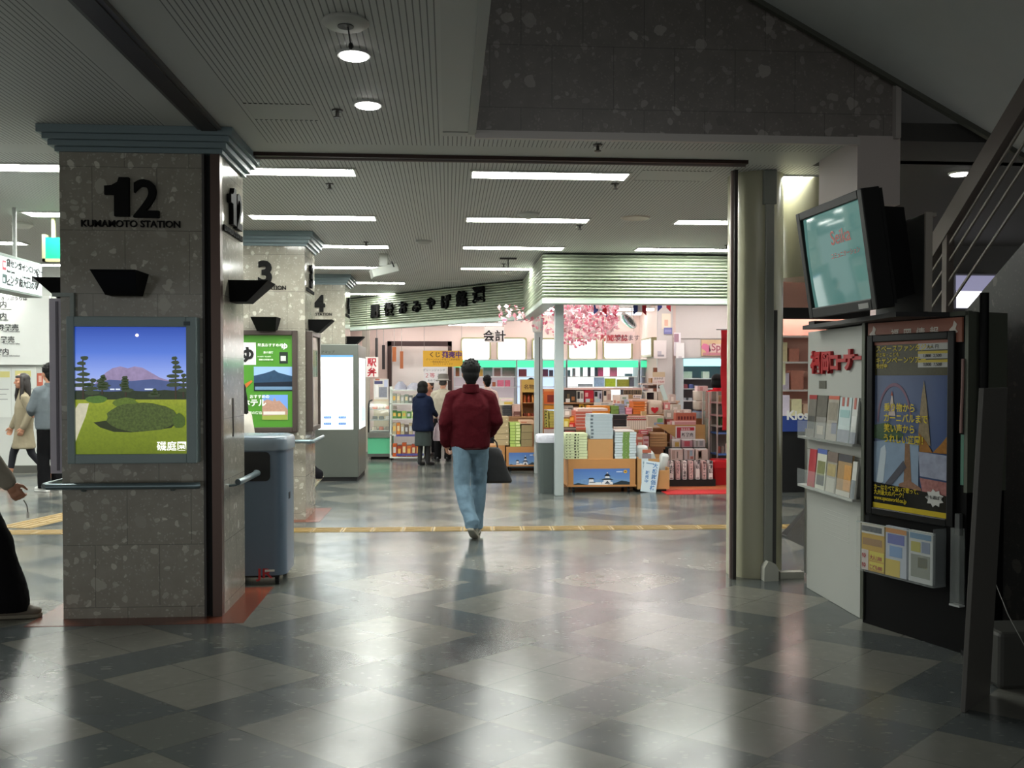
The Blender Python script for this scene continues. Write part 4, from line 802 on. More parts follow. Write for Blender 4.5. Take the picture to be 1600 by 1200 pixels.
for z in (1.35,1.75,2.12): m.box(4.26,12.8,z,5.64,13.1,z+.025,WHITE)
m.build('shelves', r)
RR = random.Random(11)
for z in (1.03+.0,1.375,1.775):
    x = 4.3
    while x < 5.0:
        w_ = RR.uniform(.12,.22); y_ = 12.85 if z > 1.1 else 12.3; tag(MB().box(x,y_,z,x+w_,y_+.16,z+RR.uniform(.14,.3),M(RR.choice(['c98a78','d8d0e0','c8a890','a8b0c8','e0dcb0']), .5, noise=.2, scale=20)).build('packet'), 'small packet on the kiosk shelves beyond the pillar', 'packet', 'packets on the kiosk shelves'); x += w_+.03
tag(MB().box(4.4,12.09,1.45,4.52,12.095,1.75,M('d8d4b0', .5)).box(4.45,12.095,1.75,4.46,12.1,2.55,BLACK).build('price_card'), 'cream price card hanging at the kiosk stall', 'card')
# ---------------------------------------------------------------- souvenir shop: helpers
def pk(name, label, cat, u0, v0, u1, v1, Y, dep, mt, dec=(), group=None, z0=None, z1=None, bevel=0):
    A, B = at(u0, v1, Y), at(u1, v0, Y); a = A.z if z0 is None else z0; b = B.z if z1 is None else z1; m = MB()
    m.box(A.x, Y, a, B.x, Y+dep, b, mt); w_, h_ = B.x-A.x, b-a
    for x0, y0, x1, y1, c in dec: m.box(A.x+w_*x0, Y-.003, a+h_*y0, A.x+w_*x1, Y, a+h_*y1, c)
    return tag(m.build(name, bevel=bevel), label, cat, group)
def stack(n, name, cat, lab, u0, v0, u1, v1, Y, dep, mt, dec, group, z0=None, z1=None, j=.006, vert=True):
    A, B = at(u0, v1, Y), at(u1, v0, Y); a = A.z if z0 is None else z0; b = B.z if z1 is None else z1; h = (b-a)/n if vert else b-a; w_ = B.x-A.x if vert else (B.x-A.x)/n; pr = None
    for i in range(n):
        k = n-1-i if vert else i
        l_ = lab % (ordn(k)+(' from the top' if vert else ' from the left')) if '%s' in lab else lab
        dx = R.uniform(-j, j); loc = (A.x+dx, Y+R.uniform(0, j), a+h*i) if vert else (A.x+w_*i, Y+R.uniform(0, j), a)
        if pr is None:
            m = MB().box(0, 0, 0, w_-(0 if vert else .006), dep, h-.003, mt)
            for x0, y0, x1, y1, c in dec: m.box(w_*x0, -.002, h*y0, w_*x1, 0, h*y1, c)
            pr = tag(m.build(name), l_, cat, group); pr.location = loc
        else: dup(pr, loc, l_)
def table(x0, x1, y0, y1, top, label, mt, name='display_table', skirt=True, zb=0.0):
    r = thing(name, label, 'table', (x0,y0,0)); MB().box(x0,y0,top-.03,x1,y1,top,mt).build('tabletop', r)
    if skirt: MB().box(x0+.02,y0+.02,zb,x1-.02,y1-.02,top-.03,mt).build('skirt', r)
    else:
        for x in (x0+.02, x1-.06):
            for y in (y0+.02, y1-.06): MB().box(x,y,0,x+.04,y+.04,top-.03,mt).build('leg', r)
    return r
C = lambda h, n=0, s=30, r=.5: M(h, r, noise=n, scale=s)
WOOD = C('b8824e', .12, 6); CART = C('b98a58', .05, 12); TAN = C('b7a27c', .08)
def castle(m, x0, x1, z0, z1, y, full=True):      # blue photo panel with a white castle and hills
    w_, h_ = x1-x0, z1-z0
    g = bpy.data.materials.get('castle_sky')
    if g is None:
        q = NG('castle_sky'); cr = q.t.nodes.new('ShaderNodeValToRGB'); q.t.links.new(q.ma('MULTIPLY', q.ma('SUBTRACT', q.z, .0), 2.2), cr.inputs[0])
        cr.color_ramp.elements[0].color = lin('7fa8d8'); cr.color_ramp.elements[1].color = lin('1d4fa8'); q.col(cr.outputs[0]); g = q.m
    P = lambda pts, l, mt: m.prism([(x*w_, z*h_) for x, z in pts], (x0, y-.001*l, z0), XP, ZP, .001, mt)
    P([(0,0),(1,0),(1,1),(0,1)], 1, g)
    P([(0,.35),(.2,.45),(.4,.42),(.66,.58),(.75,.46),(1,.42),(1,.2),(0,.2)], 2, C('6f93c0', .3, 20)); WC = C('e2e2e6'); DG = C('20303a', .3); BKC = C('23262e')
    P([(0,0),(1,0),(1,.28),(.93,.33),(.85,.36),(.7,.2),(.3,.12),(.16,.2),(.08,.25),(0,.18)], 3, DG)
    for a_, b_, c_, d_ in ((.24,.10,.62,.16),(.26,.16,.50,.28),(.27,.28,.36,.46),(.50,.16,.70,.30),(.53,.30,.66,.46),(.56,.50,.64,.66)): P([(a_,b_),(c_,b_),(c_-.01,d_),(a_+.01,d_)], 4, WC)
    for a_, b_, c_, d_ in ((.25,.44,.38,.52),(.49,.40,.71,.48),(.54,.60,.66,.68),(.26,.26,.40,.30)): P([(a_,b_),(c_,b_),((a_*.25+c_*.75),d_),((a_*.75+c_*.25),d_)], 5, BKC)
    P([(.585,.70),(.615,.70),(.61,.80),(.59,.80)], 5, WC); P([(.56,.68),(.64,.68),(.60,.76)], 5, BKC); P([(.55,.20),(.60,.36),(.65,.20)], 6, C('4a5060')); P([(.24,.08),(.60,.08),(.60,.10),(.24,.10)], 5, BKC)
    if full: P([(.92+.035*math.cos(i*.7854),.84+.09*math.sin(i*.7854)) for i in range(8)], 4, C('d8a83c')); P([(.905,.82),(.935,.82),(.935,.87),(.905,.87)], 5, C('3a2a20')); P([(.76,.80),(.87,.80),(.87,.87),(.76,.87)], 4, C('b8cce8'))
def cart(x0, x1, y0, y1, top, label, u0, v0, u1, v1, zb=.1):
    r = thing('display_cart', label, 'display cart', (x0,y0,0), 0, 'wooden carts with castle panels'); MB().box(x0,y0,zb,x1,y1,top,WOOD).box(x0-.01,y0-.01,zb-.02,x1+.01,y1+.01,zb+.005,WOOD).build('box', r)
    m = MB(); v0, v1 = min(v0,v1), max(v0,v1); A, B = at(u0, v1, y0), at(u1, v0, y0); castle(m, A.x, B.x, A.z, B.z, y0-.001); m.build('castle_panel', r)
    for x in (x0+.06, x1-.1):
        for y in (y0+.05, y1-.08): MB().cyl((x,y,.035),(x+.03,y,.035), .034, BLACK, n=14).build('caster', r)
    return r
# ---------------------------------------------------------------- front cart and its boxes
A, B = at(888, 768, 12.25), at(993, 717, 12.25); TZ = B.z
cart(A.x, B.x, 12.25, 12.8, TZ, 'wheeled wooden cart with castle photo panel at the shop entrance', 896, 762, 984, 732)
GRN = C('cfd8ae', .05); DOT = C('3b3f2c')
stack(9, 'gift_box', 'gift box', 'pale green gift box, %s in the stack behind the front post', 883, 677, 918, 717, 12.28, .34, GRN, [(.05,.5,.1,.75,DOT),(.2,.5,.25,.75,DOT),(.42,.25,.5,.8,DOT),(.56,.3,.62,.75,C('5a6a48')),(.0,0,1,.06,C('a8b48a'))], 'pale green gift boxes on the front cart', z0=TZ)
pk('cardboard_box', 'plain brown cardboard box on the front cart under grey boxes', 'cardboard box', 918.5, 686, 958, 717, 12.28, .36, CART, [(0,.985,1,1,C('97703f'))], z0=TZ)
zc = at(930, 686, 12.28).z
BLU = C('aab6bc', .05); stack(7, 'gift_box', 'gift box', 'blue grey gift box, %s in the stack on the cardboard box', 922, 647, 957.5, 686, 12.3, .42, BLU, [(.03,.25,.14,.75,C('5a646c')),(0,0,1,.05,C('7d888e')),(.0,.93,1,1,C('c8d0d4'))], 'blue grey gift boxes on the cardboard box', z0=zc)
m_g = C('6f8f4a', .1); stack(10, 'gift_box', 'gift box', 'white gift box with green band, %s in its stack', 961, 675, 994, 717, 12.28, .36, C('c3cfd4'), [(.36,.0,.68,1,m_g),(.5,.4,.56,.6,C('d8e0c8')),(0,0,1,.07,C('8d9a9e'))], 'white and green gift boxes on the front cart', z0=TZ)
pk('flat_box', 'white flat box lying on the white and green stack', 'box', 961, 672.5, 991, 675, 12.28, .34, C('d8d0cc'), [(0,0,.9,.3,C('9a9088'))])
pk('side_box', 'small green patterned box at the edge of the front cart', 'box', 957.8, 690, 961, 716, 12.7, .1, C('8fa07a', .3), z0=TZ)
# carton bin with wrapped parcels and sale sign
x0, x1 = at(996, 760, 12.25).x, at(1046, 760, 12.25).x; zt_ = at(1020, 722, 12.25).z
r = thing('carton_bin', 'open brown carton bin with wrapped parcels beside the front cart', 'carton', (x0,12.25,0)); m = MB()
m.box(x0,12.25,.04,x0+.3,12.27,at(1000,717,12.25).z,CART).box(x0+.3,12.25,.04,x1,12.27,at(1040,735,12.25).z,CART).box(x0,12.27,.04,x0+.02,12.75,.47,CART).box(x1-.02,12.27,.04,x1,12.75,.33,CART).box(x0+.02,12.73,.04,x1-.02,12.75,.47,CART).box(x0+.02,12.27,.04,x1-.02,12.73,.07,CART); m.build('box', r)
MB().box(x0+.03,12.3,0,x1-.03,12.7,.04,BLACK).build('base', r)
FOIL = M('c2c6c4', .22, noise=.1, scale=9, bump=.4)
for i, (u0, v0, u1, v1, Y, rot, lab) in enumerate([(996,696,1014,722,12.32,0,'silver wrapped parcel standing upright at the left of the carton bin'),(1015,704,1034,740,12.34,-20,'silver wrapped parcel leaning in the middle of the carton bin'),(1030,709,1043,738,12.40,10,'small silver wrapped parcel at the right of the carton bin')]):
    A, B = at(u0, v1, Y), at(u1, v0, Y); w_, h_ = B.x-A.x, B.z-A.z; m = MB().rings([(0,0,0,w_*.46,.08),(0,0,h_*.1,w_*.5,.09),(0,0,h_*.85,w_*.5,.085),(0,0,h_*.96,w_*.42,.05),(0,0,h_,w_*.3,.02)], FOIL, 20, .45)
    if i == 0: m.box(-.01,-.1,h_*.55,.11,-.088,h_*.75,C('b0604a')).box(-.01,-.1,h_*.2,.11,-.088,h_*.5,C('8a8088'))
    m.xform(Matrix.Translation(Vector(((A.x+B.x)/2, Y+.1, max(.08, A.z)))) @ Matrix.Rotation(math.radians(rot),4,'Y')); tag(m.build('wrapped_parcel', smooth=True), lab, 'parcel', 'wrapped parcels in the carton bin')
SGN = C('d3e0e8'); SB = C('4a7fb8'); 
r = thing('price_sign', 'tilted white sign with blue lettering hanging on the carton bin', 'sign', at(1016, 745, 12.22)); A = at(1015, 743, 12.2); m = MB(); m.box(-.105,0,-.21,.105,.006,.21,SGN); m.build('board', r, local=True)
k = MB(); k.text('大感謝価格', (.05,-.0,.13), XP, ZP, .072, SB, .001, .02, vert=True).text('販売中', (-.045,-.0,.03), XP, ZP, .055, SB, .001, .02, vert=True); k.box(-.08,-.002,.17,.03,0,.185,C('7a9ab8')); k.build('lettering', r, local=True); r.rotation_euler = (0, math.radians(8), 0)
r = thing('price_sign', 'narrow white vertical sign behind the blue lettered sign', 'sign', at(1007, 735, 12.235)); MB().box(-.04,0,-.16,.05,.004,.16,C('c8d4d8')).text('特売品', (0,-.0,.08), XP, ZP, .05, C('6a8898'), .001, .01, vert=True).build('board', r, local=True)
# floor mat
tag(MB().box(at(1042,770,11.98).x,11.98,0,4.1,12.42,.008,C('c41f26', .08)).build('floor_mat'), 'red floor mat at the shop entrance', 'mat'); tag(MB().box(2.95,12.44,0,4.2,14.6,.005,C('b8603a', .08)).build('floor_covering'), 'orange red floor covering inside the shop entrance', 'floor covering', kind='structure')
# stepped rack with boxes of confectionery
r = thing('stepped_rack', 'low black stepped rack at the shop entrance', 'rack', (3.0,12.86,0)); xa, xb = at(1043, 740, 12.88).x, at(1117, 740, 12.88).x; zs = [.10, at(1080,719,13.02).z, at(1080,699,13.2).z]
m = MB()
for i, (y0, y1) in enumerate(((12.84,13.0),(13.0,13.18),(13.18,13.4))): m.box(xa+.02*i,y0,0 if i == 0 else 0,xb-.03*i,y1,zs[i],BLACK)
m.build('steps', r)
names = ['陣太鼓','いきなり','からし蓮根','チーズパイ','饅頭','柚子ケーキ','栗饅頭']; A = at(1046, 750, 12.86); wd = (xb-A.x)/7
for i in range(7):
    r = tag(MB().box(A.x+wd*i+.006,12.86,.10,A.x+wd*(i+.62),12.985,at(1080,720.5,12.86).z,C('d8b4b2' if i%2 else 'e8dcda')).build('confectionery_box'), 'upright pinkish white confectionery box, %s from the left on the lowest rack step' % ordn(i), 'confectionery box', 'upright boxes on the lowest rack step')
    MB().text(names[i], (A.x+wd*(i+.31),12.859,.32), XP, ZP, .044 if len(names[i]) > 3 else .06, C('3a3038'), .001, .015, vert=True).box(A.x+wd*(i+.1),12.858,.112,A.x+wd*(i+.5),12.86,.125,C('8a6a6a')).build('label_print', r)
tag(MB().box(xb-.09,12.862,.1,xb-.004,12.98,.375,C('a87078')).build('confectionery_box'), 'plain dusky pink box at the right end of the lowest rack step', 'confectionery box') if 0 else None
for rw, (Y, v0, v1, z, us) in enumerate(((13.03,700,719,zs[1],((1048,1067),(1069,1085),(1087,1106))),(13.22,685.5,699,zs[2],((1050,1063),(1065,1082),(1084,1102))))):
    for i, (u0, u1) in enumerate(us):
        cc = [['c6a8a0','b8a4a4','c0a8a0'],['b8a49c','a87880','b0a0a0']][rw][i]; dd = [[(.1,.1,.35,.9,C('a88880')),(.5,.2,.6,.8,C('7a6460'))],[(.3,.1,.5,.9,C('9a7a70')),(.55,.4,.8,.9,C('8a98a8')),(.6,.1,.9,.35,C('a86058'))],[(.2,.1,.5,.85,C('7a6058')),(.25,.2,.45,.8,C('b09a90'))]][i] if rw == 0 else [[(.35,.1,.85,.7,C('a8823a'))],[(.25,.15,.75,.85,C('b04450'))],[(.2,.1,.35,.9,C('8a8078')),(.5,.2,.8,.9,C('8a8488'))]][i]
        a_ = pk('bagged_box', 'plastic wrapped box, %s from the left on the %s rack step' % (ordn(i), ['middle','top'][rw]), 'box', u0, v0+2, u1, v1, Y, .14, C(cc, .1), dd, 'wrapped boxes on the rack', z0=z); 
        q = at((u0+u1)/2, v0+1.5, Y); MB().rings([(q.x,Y+.07,q.z-.012,(u1-u0)/1440*Y*.52,.078),(q.x,Y+.07,q.z+.004,(u1-u0)/1440*Y*.48,.06)], M('d8d4d4', .2, alpha=.8), 16, .4).build('wrapper_top', a_)
# red bin
rx0, rx1 = at(1115, 730, 12.95).x, at(1142, 730, 12.95).x; r = thing('red_bin', 'red plastic bin beside the stepped rack', 'bin', ((rx0+rx1)/2,13.05,0)); RP = M('a8141c', .3)
MB().rings([((rx0+rx1)/2,13.08,0.0,.11,.11),((rx0+rx1)/2,13.08,.25,.125,.125)], RP, 24, .35).build('body', r); MB().rings([((rx0+rx1)/2,13.08,.25,.138,.138),((rx0+rx1)/2,13.08,.34,.14,.14),((rx0+rx1)/2,13.08,.37,.12,.12)], M('c01c24', .3), 24, .35).build('lid', r)
# carton display behind the rack
T4 = table(at(1022,690,13.5).x, at(1106,690,13.5).x, 13.5, 13.70, at(1060,692,13.5).z, 'low brown table behind the stepped rack', C('6a4a30')); tz4 = at(1060,692,13.5).z
x0, x1 = at(1024,680,13.52).x, at(1103,680,13.52).x; ztop = at(1060,664,13.52).z
r = thing('carton', 'opened brown carton holding pink boxes with a red and white notice', 'carton', (x0,13.52,tz4)); MB().prism([(.36,0),(x1-x0,0),(x1-x0,ztop-tz4),(.30,ztop-tz4),(0,ztop-tz4+.02),(.33,.06)], (x0,13.55,tz4), XP, ZP, .02, CART).box(x0+.36,13.55,tz4,x1,13.70,tz4+.02,CART).box(x1-.02,13.55,tz4,x1,13.70,ztop,C('c0783c')).box(x0+.36,13.68,tz4,x1-.02,13.70,ztop,CART).build('box', r)
A, B = at(1056, 687, 13.5), at(1087, 666, 13.5); w_, h_ = B.x-A.x, B.z-A.z; r = thing('notice', 'red and white notice standing against the brown carton', 'notice', (A.x,13.5,A.z))
MB().box(A.x,13.515,A.z,B.x,13.525,B.z,C('d8cccc')).box(A.x+w_*.06,13.512,A.z+h_*.68,B.x-w_*.06,13.515,B.z-h_*.08,C('b42a38')).box(A.x+w_*.06,13.512,A.z+h_*.12,A.x+w_*.25,13.515,A.z+h_*.7,C('a83040')).text('熊本名物', ((A.x+B.x)/2,13.512,A.z+h_*.72), XP, ZP, h_*.17, WHITE, .001).text('新発売', ((A.x+B.x)/2+.03,13.515,A.z+h_*.25), XP, ZP, h_*.3, C('4a4048'), .001, .02).build('board', r)
ZK = ztop
stack(3, 'flat_gift_box', 'gift box', 'pink flat gift box, %s in the pile standing in the carton', 1050, 657, 1088, 664, 13.555, .115, C('c88a8c', .1), [(0,.8,1,1,C('e0b8b4')),(.02,.1,.12,.9,C('e8dcd8'))], 'pink flat boxes in the carton', z0=tz4+.02, z1=at(1060,657,13.6).z)
pk('candy_box', 'red brown confectionery box with a row of dots on the carton', 'confectionery box', 1056, 645, 1088, 657, 13.56, .14, C('b4604c', .1), [(.10+.145*i,.12,.19+.145*i,.55,C('6a1c18')) for i in range(6)], z0=at(1060,657,13.6).z)
stack(5, 'flat_cake_box', 'cake box', 'tan cake box, %s in the pile left of the carton', 1015, 677, 1042, 697, 13.2, .28, C('b98a5e', .08), [(0,0,1,.12,C('8a5e3a')),(.1,.5,.9,.6,C('cda47a'))], 'tan cake boxes left of the carton', z0=at(1030,698,13.2).z)
T5 = table(at(1012,690,13.1).x+.006, at(1039,700,13.1).x, 13.1, 13.48, at(1030,698,13.2).z-.001, 'low counter under the tan cake boxes', C('8a5a3a'))
# round wrapped tubs
for i, (v0, v1, c1) in enumerate(((611,626,'d0c0b0'),(627.5,640.5,'ccbdae'),(643,654,'a4acb4'))):
    A, B = at(1087, v1, 13.9), at(1106, v0, 13.9); cx_, hh, rr = (A.x+B.x)/2, B.z-A.z, (B.x-A.x)/2
    a_ = tag(MB().rings([(cx_,14.05,A.z,rr*.9,rr*.9),(cx_,14.05,A.z+hh*.1,rr,rr),(cx_,14.05,A.z+hh*.9,rr*1.02,rr*1.02),(cx_,14.05,B.z,rr*.9,rr*.9)], M('c9bcae' if i < 2 else '98a2ac', .25, noise=.12, scale=18), 24).build('round_tub', smooth=True), '%s round wrapped tub in the column by the right hand shelves' % ['top','middle','lowest bluish'][i], 'tub', 'round wrapped tubs')
    MB().rings([(cx_,14.05,B.z-.008,rr*1.06,rr*1.06),(cx_,14.05,B.z+.006,rr*1.0,rr*1.0)], C('e0d4c8' if i < 2 else '5a6a8a'), 24).build('lid', a_)
    if i < 2: tag(MB().rings([(cx_,14.05,B.z+.007,rr*.4,rr*.4),(cx_,14.05,B.z+.022,rr*.35,rr*.35)], C('9a4a3a'), 12).build('tub_ribbon'), 'brown spacer on the %s tub' % ['top','middle'][i], 'spacer') if 0 else None
    if 0: pk('price_slip', 'white slip between the round wrapped tubs, %s' % ['upper','lower'][i], 'slip', 1085, v1-2, 1092, v1, 13.86, .002, C('d8d0c8'))
zst = at(1096, 654.5, 13.9).z; tag(MB().box(at(1085,660,13.88).x,13.88,0,at(1108,660,13.88).x,14.3,zst,C('8a5a34', .15)).build('pedestal'), 'brown wooden pedestal under the round wrapped tubs', 'pedestal')
for i in (0, 1):
    v = (626, 640.5)[i]; q = at(1096.5, v+.7, 13.9); tag(MB().rings([(q.x,14.05,at(1096,(627.5,643)[i],13.9).z+.006,.05,.05),(q.x,14.05,at(1096,v,13.9).z-.0005,.05,.05)], C('7a4a3a'), 14).build('tub_spacer'), 'small brown spacer under the %s round tub' % ['top','middle'][i], 'spacer')
pk('pink_parcel', 'small pink parcel lying on the top round tub', 'parcel', 1090, 603, 1106, 611, 13.95, .16, C('d8b8b8', .15), [(.2,.1,.5,.8,C('c08888'))])
# right hand shelving unit
sx0, sx1 = at(1107, 650, 13.35).x, at(1150, 650, 13.35).x
r = thing('shelf_unit', 'narrow wire shelf unit with pink and blue shelves at the right', 'shelf unit', (sx0,13.35,0)); FRW = M('b4aaa4', .3)
for x in (sx0, at(1120,650,13.35).x, sx1-.02):
    MB().box(x,13.35,0,x+.02,13.37,at(1120,612,13.35).z,FRW).build('upright', r); MB().box(x,13.68,0,x+.02,13.7,at(1120,612,13.35).z,FRW).build('upright', r)
SV = [(628,'c09090'),(648,'b88a88'),(665,'b4aca4'),(676,'5a80c0'),(709,'5a80c0')]
for v, c1 in SV: MB().box(at(1120,v,13.35).x,13.352,at(1120,v,13.35).z-.025,sx1-.02,13.69,at(1120,v,13.35).z,C(c1)).build('shelf', r)
MB().box(at(1120,600,13.35).x+.02,13.685,.3,sx1-.02,13.69,at(1120,612,13.35).z,C('7d7a72')).box(sx0,13.40,.2,sx0+.01,13.66,at(1120,612,13.35).z,M('8f9a90', .2, alpha=.5)).build('back_panel', r)
for i, (u0, u1, v0, v1, c1, dec) in enumerate([(1123,1131,618,628,'a88a6a',0),(1132,1141,617,628,'6a6a50',0),(1122,1130,634,648,'5a5a58',0),(1131,1141,633,648,'6c685a',0)]):
    pk('packet', 'small packet, %s along the upper pink shelves at the right' % ordn(i), 'packet', u0, v0, u1, v1, 13.38, .12, C(c1, .3), [], 'packets on the pink shelves')
for i, u in enumerate((1124,1129,1134.5)):
    q = at(u, 665, 13.42); r_b = thing('bottle', 'green bottle with white cap, %s from the left on the wire shelf' % ordn(i), 'bottle', q, 0, 'green bottles on the wire shelf')
    MB().rings([(q.x,13.45,q.z,.02,.02),(q.x,13.45,q.z+.10,.021,.021),(q.x,13.45,q.z+.125,.009,.009),(q.x,13.45,q.z+.14,.009,.009)], M('2f5a34', .15), 14).build('bottle_body', r_b, smooth=True); MB().cyl((q.x,13.45,q.z+.14),(q.x,13.45,q.z+.158), .011, WHITE, n=12).build('cap', r_b)
for i, (u, c1) in enumerate(((1124,'a85a4a'),(1130,'9a8a80'),(1137,'e0c8c0'))):
    q = at(u, 709, 13.42); pr_b = tag(MB().rings([(q.x,13.45,q.z,.026,.026),(q.x,13.45,q.z+.09+.05*(i==2),.026,.026),(q.x,13.45,q.z+.11+.05*(i==2),.014,.014)], C(c1, .2), 14).build('jar', smooth=True), '%s jar on the lower blue shelf' % ['red','grey','tall pale pink'][i], 'jar', 'jars on the blue shelf')
# banner flag
bx = at(1126, 516, 12.75).x; r = thing('banner_flag', 'tall red banner flag behind the round pillar', 'banner', (at(1142,700,12.75).x,12.75,0)); z1 = at(1130,516,12.75).z; z0 = at(1130,672,12.75).z; m = MB()
for i in range(24):
    za, zb_ = z0+(z1-z0)*i/24, z0+(z1-z0)*(i+1)/24; f1 = lambda z: .025*math.sin(z*5)+.008*math.sin(z*17); xo = lambda z: bx+(.10 if z < 2.0 else .045*(1+math.sin((z-2.0)*9)))*0+.03*(1-(z-z0)/(z1-z0))
    m.add([(xo(za),12.75+f1(za),za),(bx+.33,12.75+f1(za),za),(bx+.33,12.75+f1(zb_),zb_),(xo(zb_),12.75+f1(zb_),zb_),(xo(za),12.757+f1(za),za),(bx+.33,12.757+f1(za),za),(bx+.33,12.757+f1(zb_),zb_),(xo(zb_),12.757+f1(zb_),zb_)], [(0,1,2,3),(7,6,5,4),(0,3,7,4),(1,5,6,2)], C('d01c28', .06))
m.rings([], C('d01c28')) if 0 else None
m.build('flag_cloth', r); MB().cyl((bx+.335,12.753,0),(bx+.335,12.753,z1+.1), .009, WHITE, n=8).build('pole', r); MB().cyl((bx-.06,12.753,z1+.01),(bx+.35,12.753,z1+.01), .006, M('6a6a6a', .3, metal=.6), n=8).build('crossbar', r); MB().rings([(bx+.335,12.753,0,.085,.085),(bx+.335,12.753,.05,.08,.08)], M('d8d8d8', .4), 20).build('base', r)
MB().prism([(.11*math.cos(i*.3491),.11*math.sin(i*.3491)) for i in range(18)], (bx+.20,12.722,z1-.22), XP, ZP, .002, C('e2b8b4')).text('熊本物産', (bx+.22,12.715,z1-.5), XP, ZP, .19, WHITE, .001, .02, vert=True).build('print', r)
# ---------------------------------------------------------------- central island
TB = C('9a6a42', .1)
z1_ = at(930, 672, 13.1).z; table(at(884,690,13.1).x, at(1012,690,13.1).x, 13.1, 14.1, z1_, 'wooden island table behind the front cart', TB)
z2_ = at(950, 647.5, 14.25).z; table(at(884,690,14.25).x, at(1040,690,14.25).x, 14.25, 15.2, z2_, 'taller wooden island table at the middle of the shop', TB)
stack(6, 'sweets_box', 'sweets box', 'coral sweets box, %s in the pile left of the grey stack', 900, 642, 926, 672, 13.15, .5, C('c8604c', .1), [(0,.75,1,1,C('e0b8ac')),(.0,0,1,.08,C('9a4034'))], 'coral sweets boxes on the island', z0=z1_)
stack(2, 'flat_box', 'box', 'pale pink flat box, %s on the coral pile', 903, 638, 950, 642, 13.2, .45, C('e4c8bc'), [(0,0,1,.2,C('c89a88'))], 'pale pink flat boxes on the coral pile')
stack(2, 'flat_box', 'box', 'pinkish flat box, %s above the grey gift boxes', 924, 643, 962, 647, 13.15, .4, C('e0b4a8'), [(.2,.2,.35,.8,C('c05a50')),(.5,.2,.62,.8,C('c05a50'))], 'pinkish flat boxes above the grey boxes') if 0 else None
stack(3, 'black_box', 'box', 'black lacquer box, %s in the pile right of the grey gift boxes', 959, 648, 982, 667, 13.25, .35, C('221a1c'), [(0,0,1,.1,C('4a3430'))], 'black lacquer boxes on the island', z0=z1_)
stack(9, 'paper_roll', 'roll', 'white paper roll, %s in the bundle behind the green stack', 980, 653, 1010, 671, 13.2, .14, C('e0cfc2', .1), [(0,.8,1,.92,C('b03a34')),(.75,0,1,1,C('b8a494'))], 'white paper rolls on the island', z0=z1_, vert=False)
pk('rolls_tray', 'red checked tray lid lying on the white paper rolls', 'tray', 980, 650.5, 1009, 653, 13.2, .2, C('c88a80', .3))
pk('cylinder_tin', 'cream tall tin right of the white paper rolls', 'tin', 1003, 643, 1010, 653, 13.42, .1, C('c8a474'), z1=at(1005,643,13.42).z, z0=at(1005,650.5,13.2).z) 
pk('flat_parcel', 'white flat parcel in front of the black lacquer boxes', 'parcel', 960, 667, 985, 671.5, 13.12, .1, C('e8d8d0'), [(0,.3,1,.5,C('d0a898'))], z0=z1_)
# row of boxes on the taller table
stack(3, 'long_box', 'box', 'long orange box, %s in the low pile on the taller table', 922, 634, 953, 647, 14.3, .4, C('e08a2c', .12), [(0,0,1,.1,C('b8601c')),(.1,.45,.8,.6,C('f0b04c'))], 'long orange boxes on the taller table', z0=z2_)
stack(2, 'green_box', 'box', 'green box, %s beside the long orange boxes', 954, 634, 966.5, 647, 14.3, .35, C('7c9a4c', .12), [(0,0,1,.07,C('54702e'))], 'green boxes on the taller table', z0=z2_)
stack(4, 'lilac_box', 'box', 'lilac grey box, %s beside the green boxes', 967.5, 631, 976.5, 647, 14.3, .35, C('9a98ac', .1), [(0,0,1,.08,C('6c6a80'))], 'lilac boxes on the taller table', z0=z2_)
stack(2, 'pink_box', 'box', 'pink box, %s between the lilac and orange stacks', 978, 637, 988, 647, 14.3, .35, C('e08a9c', .1), [(.1,.3,.9,.5,C('f0c0c8'))], 'pink boxes on the taller table', z0=z2_)
stack(5, 'orange_box', 'box', 'bright orange box, %s in the tall stack at the island middle', 990, 627, 1011, 647, 14.3, .35, C('e07a30', .1), [(0,0,1,.07,C('b05018')),(.85,.2,1,.9,C('f0c4a0'))], 'bright orange boxes on the island', z0=z2_)
pk('tilted_box_lid', 'pinkish flat box lying on the bright orange stack', 'box', 988, 624, 1012, 627, 14.3, .35, C('dcae9c'))
BEI = C('c9b6a4', .1, 8); q0, q1 = at(1013, 647.5, 14.28), at(1038, 626, 14.28)
r = thing('paper_bag', 'large beige wrapped bundle with red heart shaped label', 'bundle', (q0.x,14.28,z2_)); MB().rings([((q0.x+q1.x)/2,14.45,z2_,.125,.13),((q0.x+q1.x)/2,14.45,z2_+.15,.13,.14),((q0.x+q1.x)/2,14.45,q1.z-.02,.12,.12),((q0.x+q1.x)/2,14.45,q1.z,.10,.08)], BEI, 20, .5).build('bundle', r, smooth=True)
A, B = at(1018, 647, 14.26), at(1030, 637, 14.26); MB().prism([(.06,0),(.115,.05),(.12,.09),(.09,.10),(.06,.085),(.03,.10),(0,.09),(.005,.05)], (A.x,14.305,z2_+.01), XP, ZP, .004, C('c8202c')).build('label', r)
pk('beige_box', 'beige box below the wrapped bundle with a green and blue card', 'box', 1012, 650, 1037, 671, 13.75, .3, C('cbbaa8', .08), [(.6,.45,.95,.8,C('7aa870')),(.4,.2,1,.42,C('8aa0c8'))], z0=z1_)
table(at(1012,690,13.1).x+.006, at(1040,690,13.72).x, 13.72, 14.1, z1_, 'small side counter under the beige box', TB)
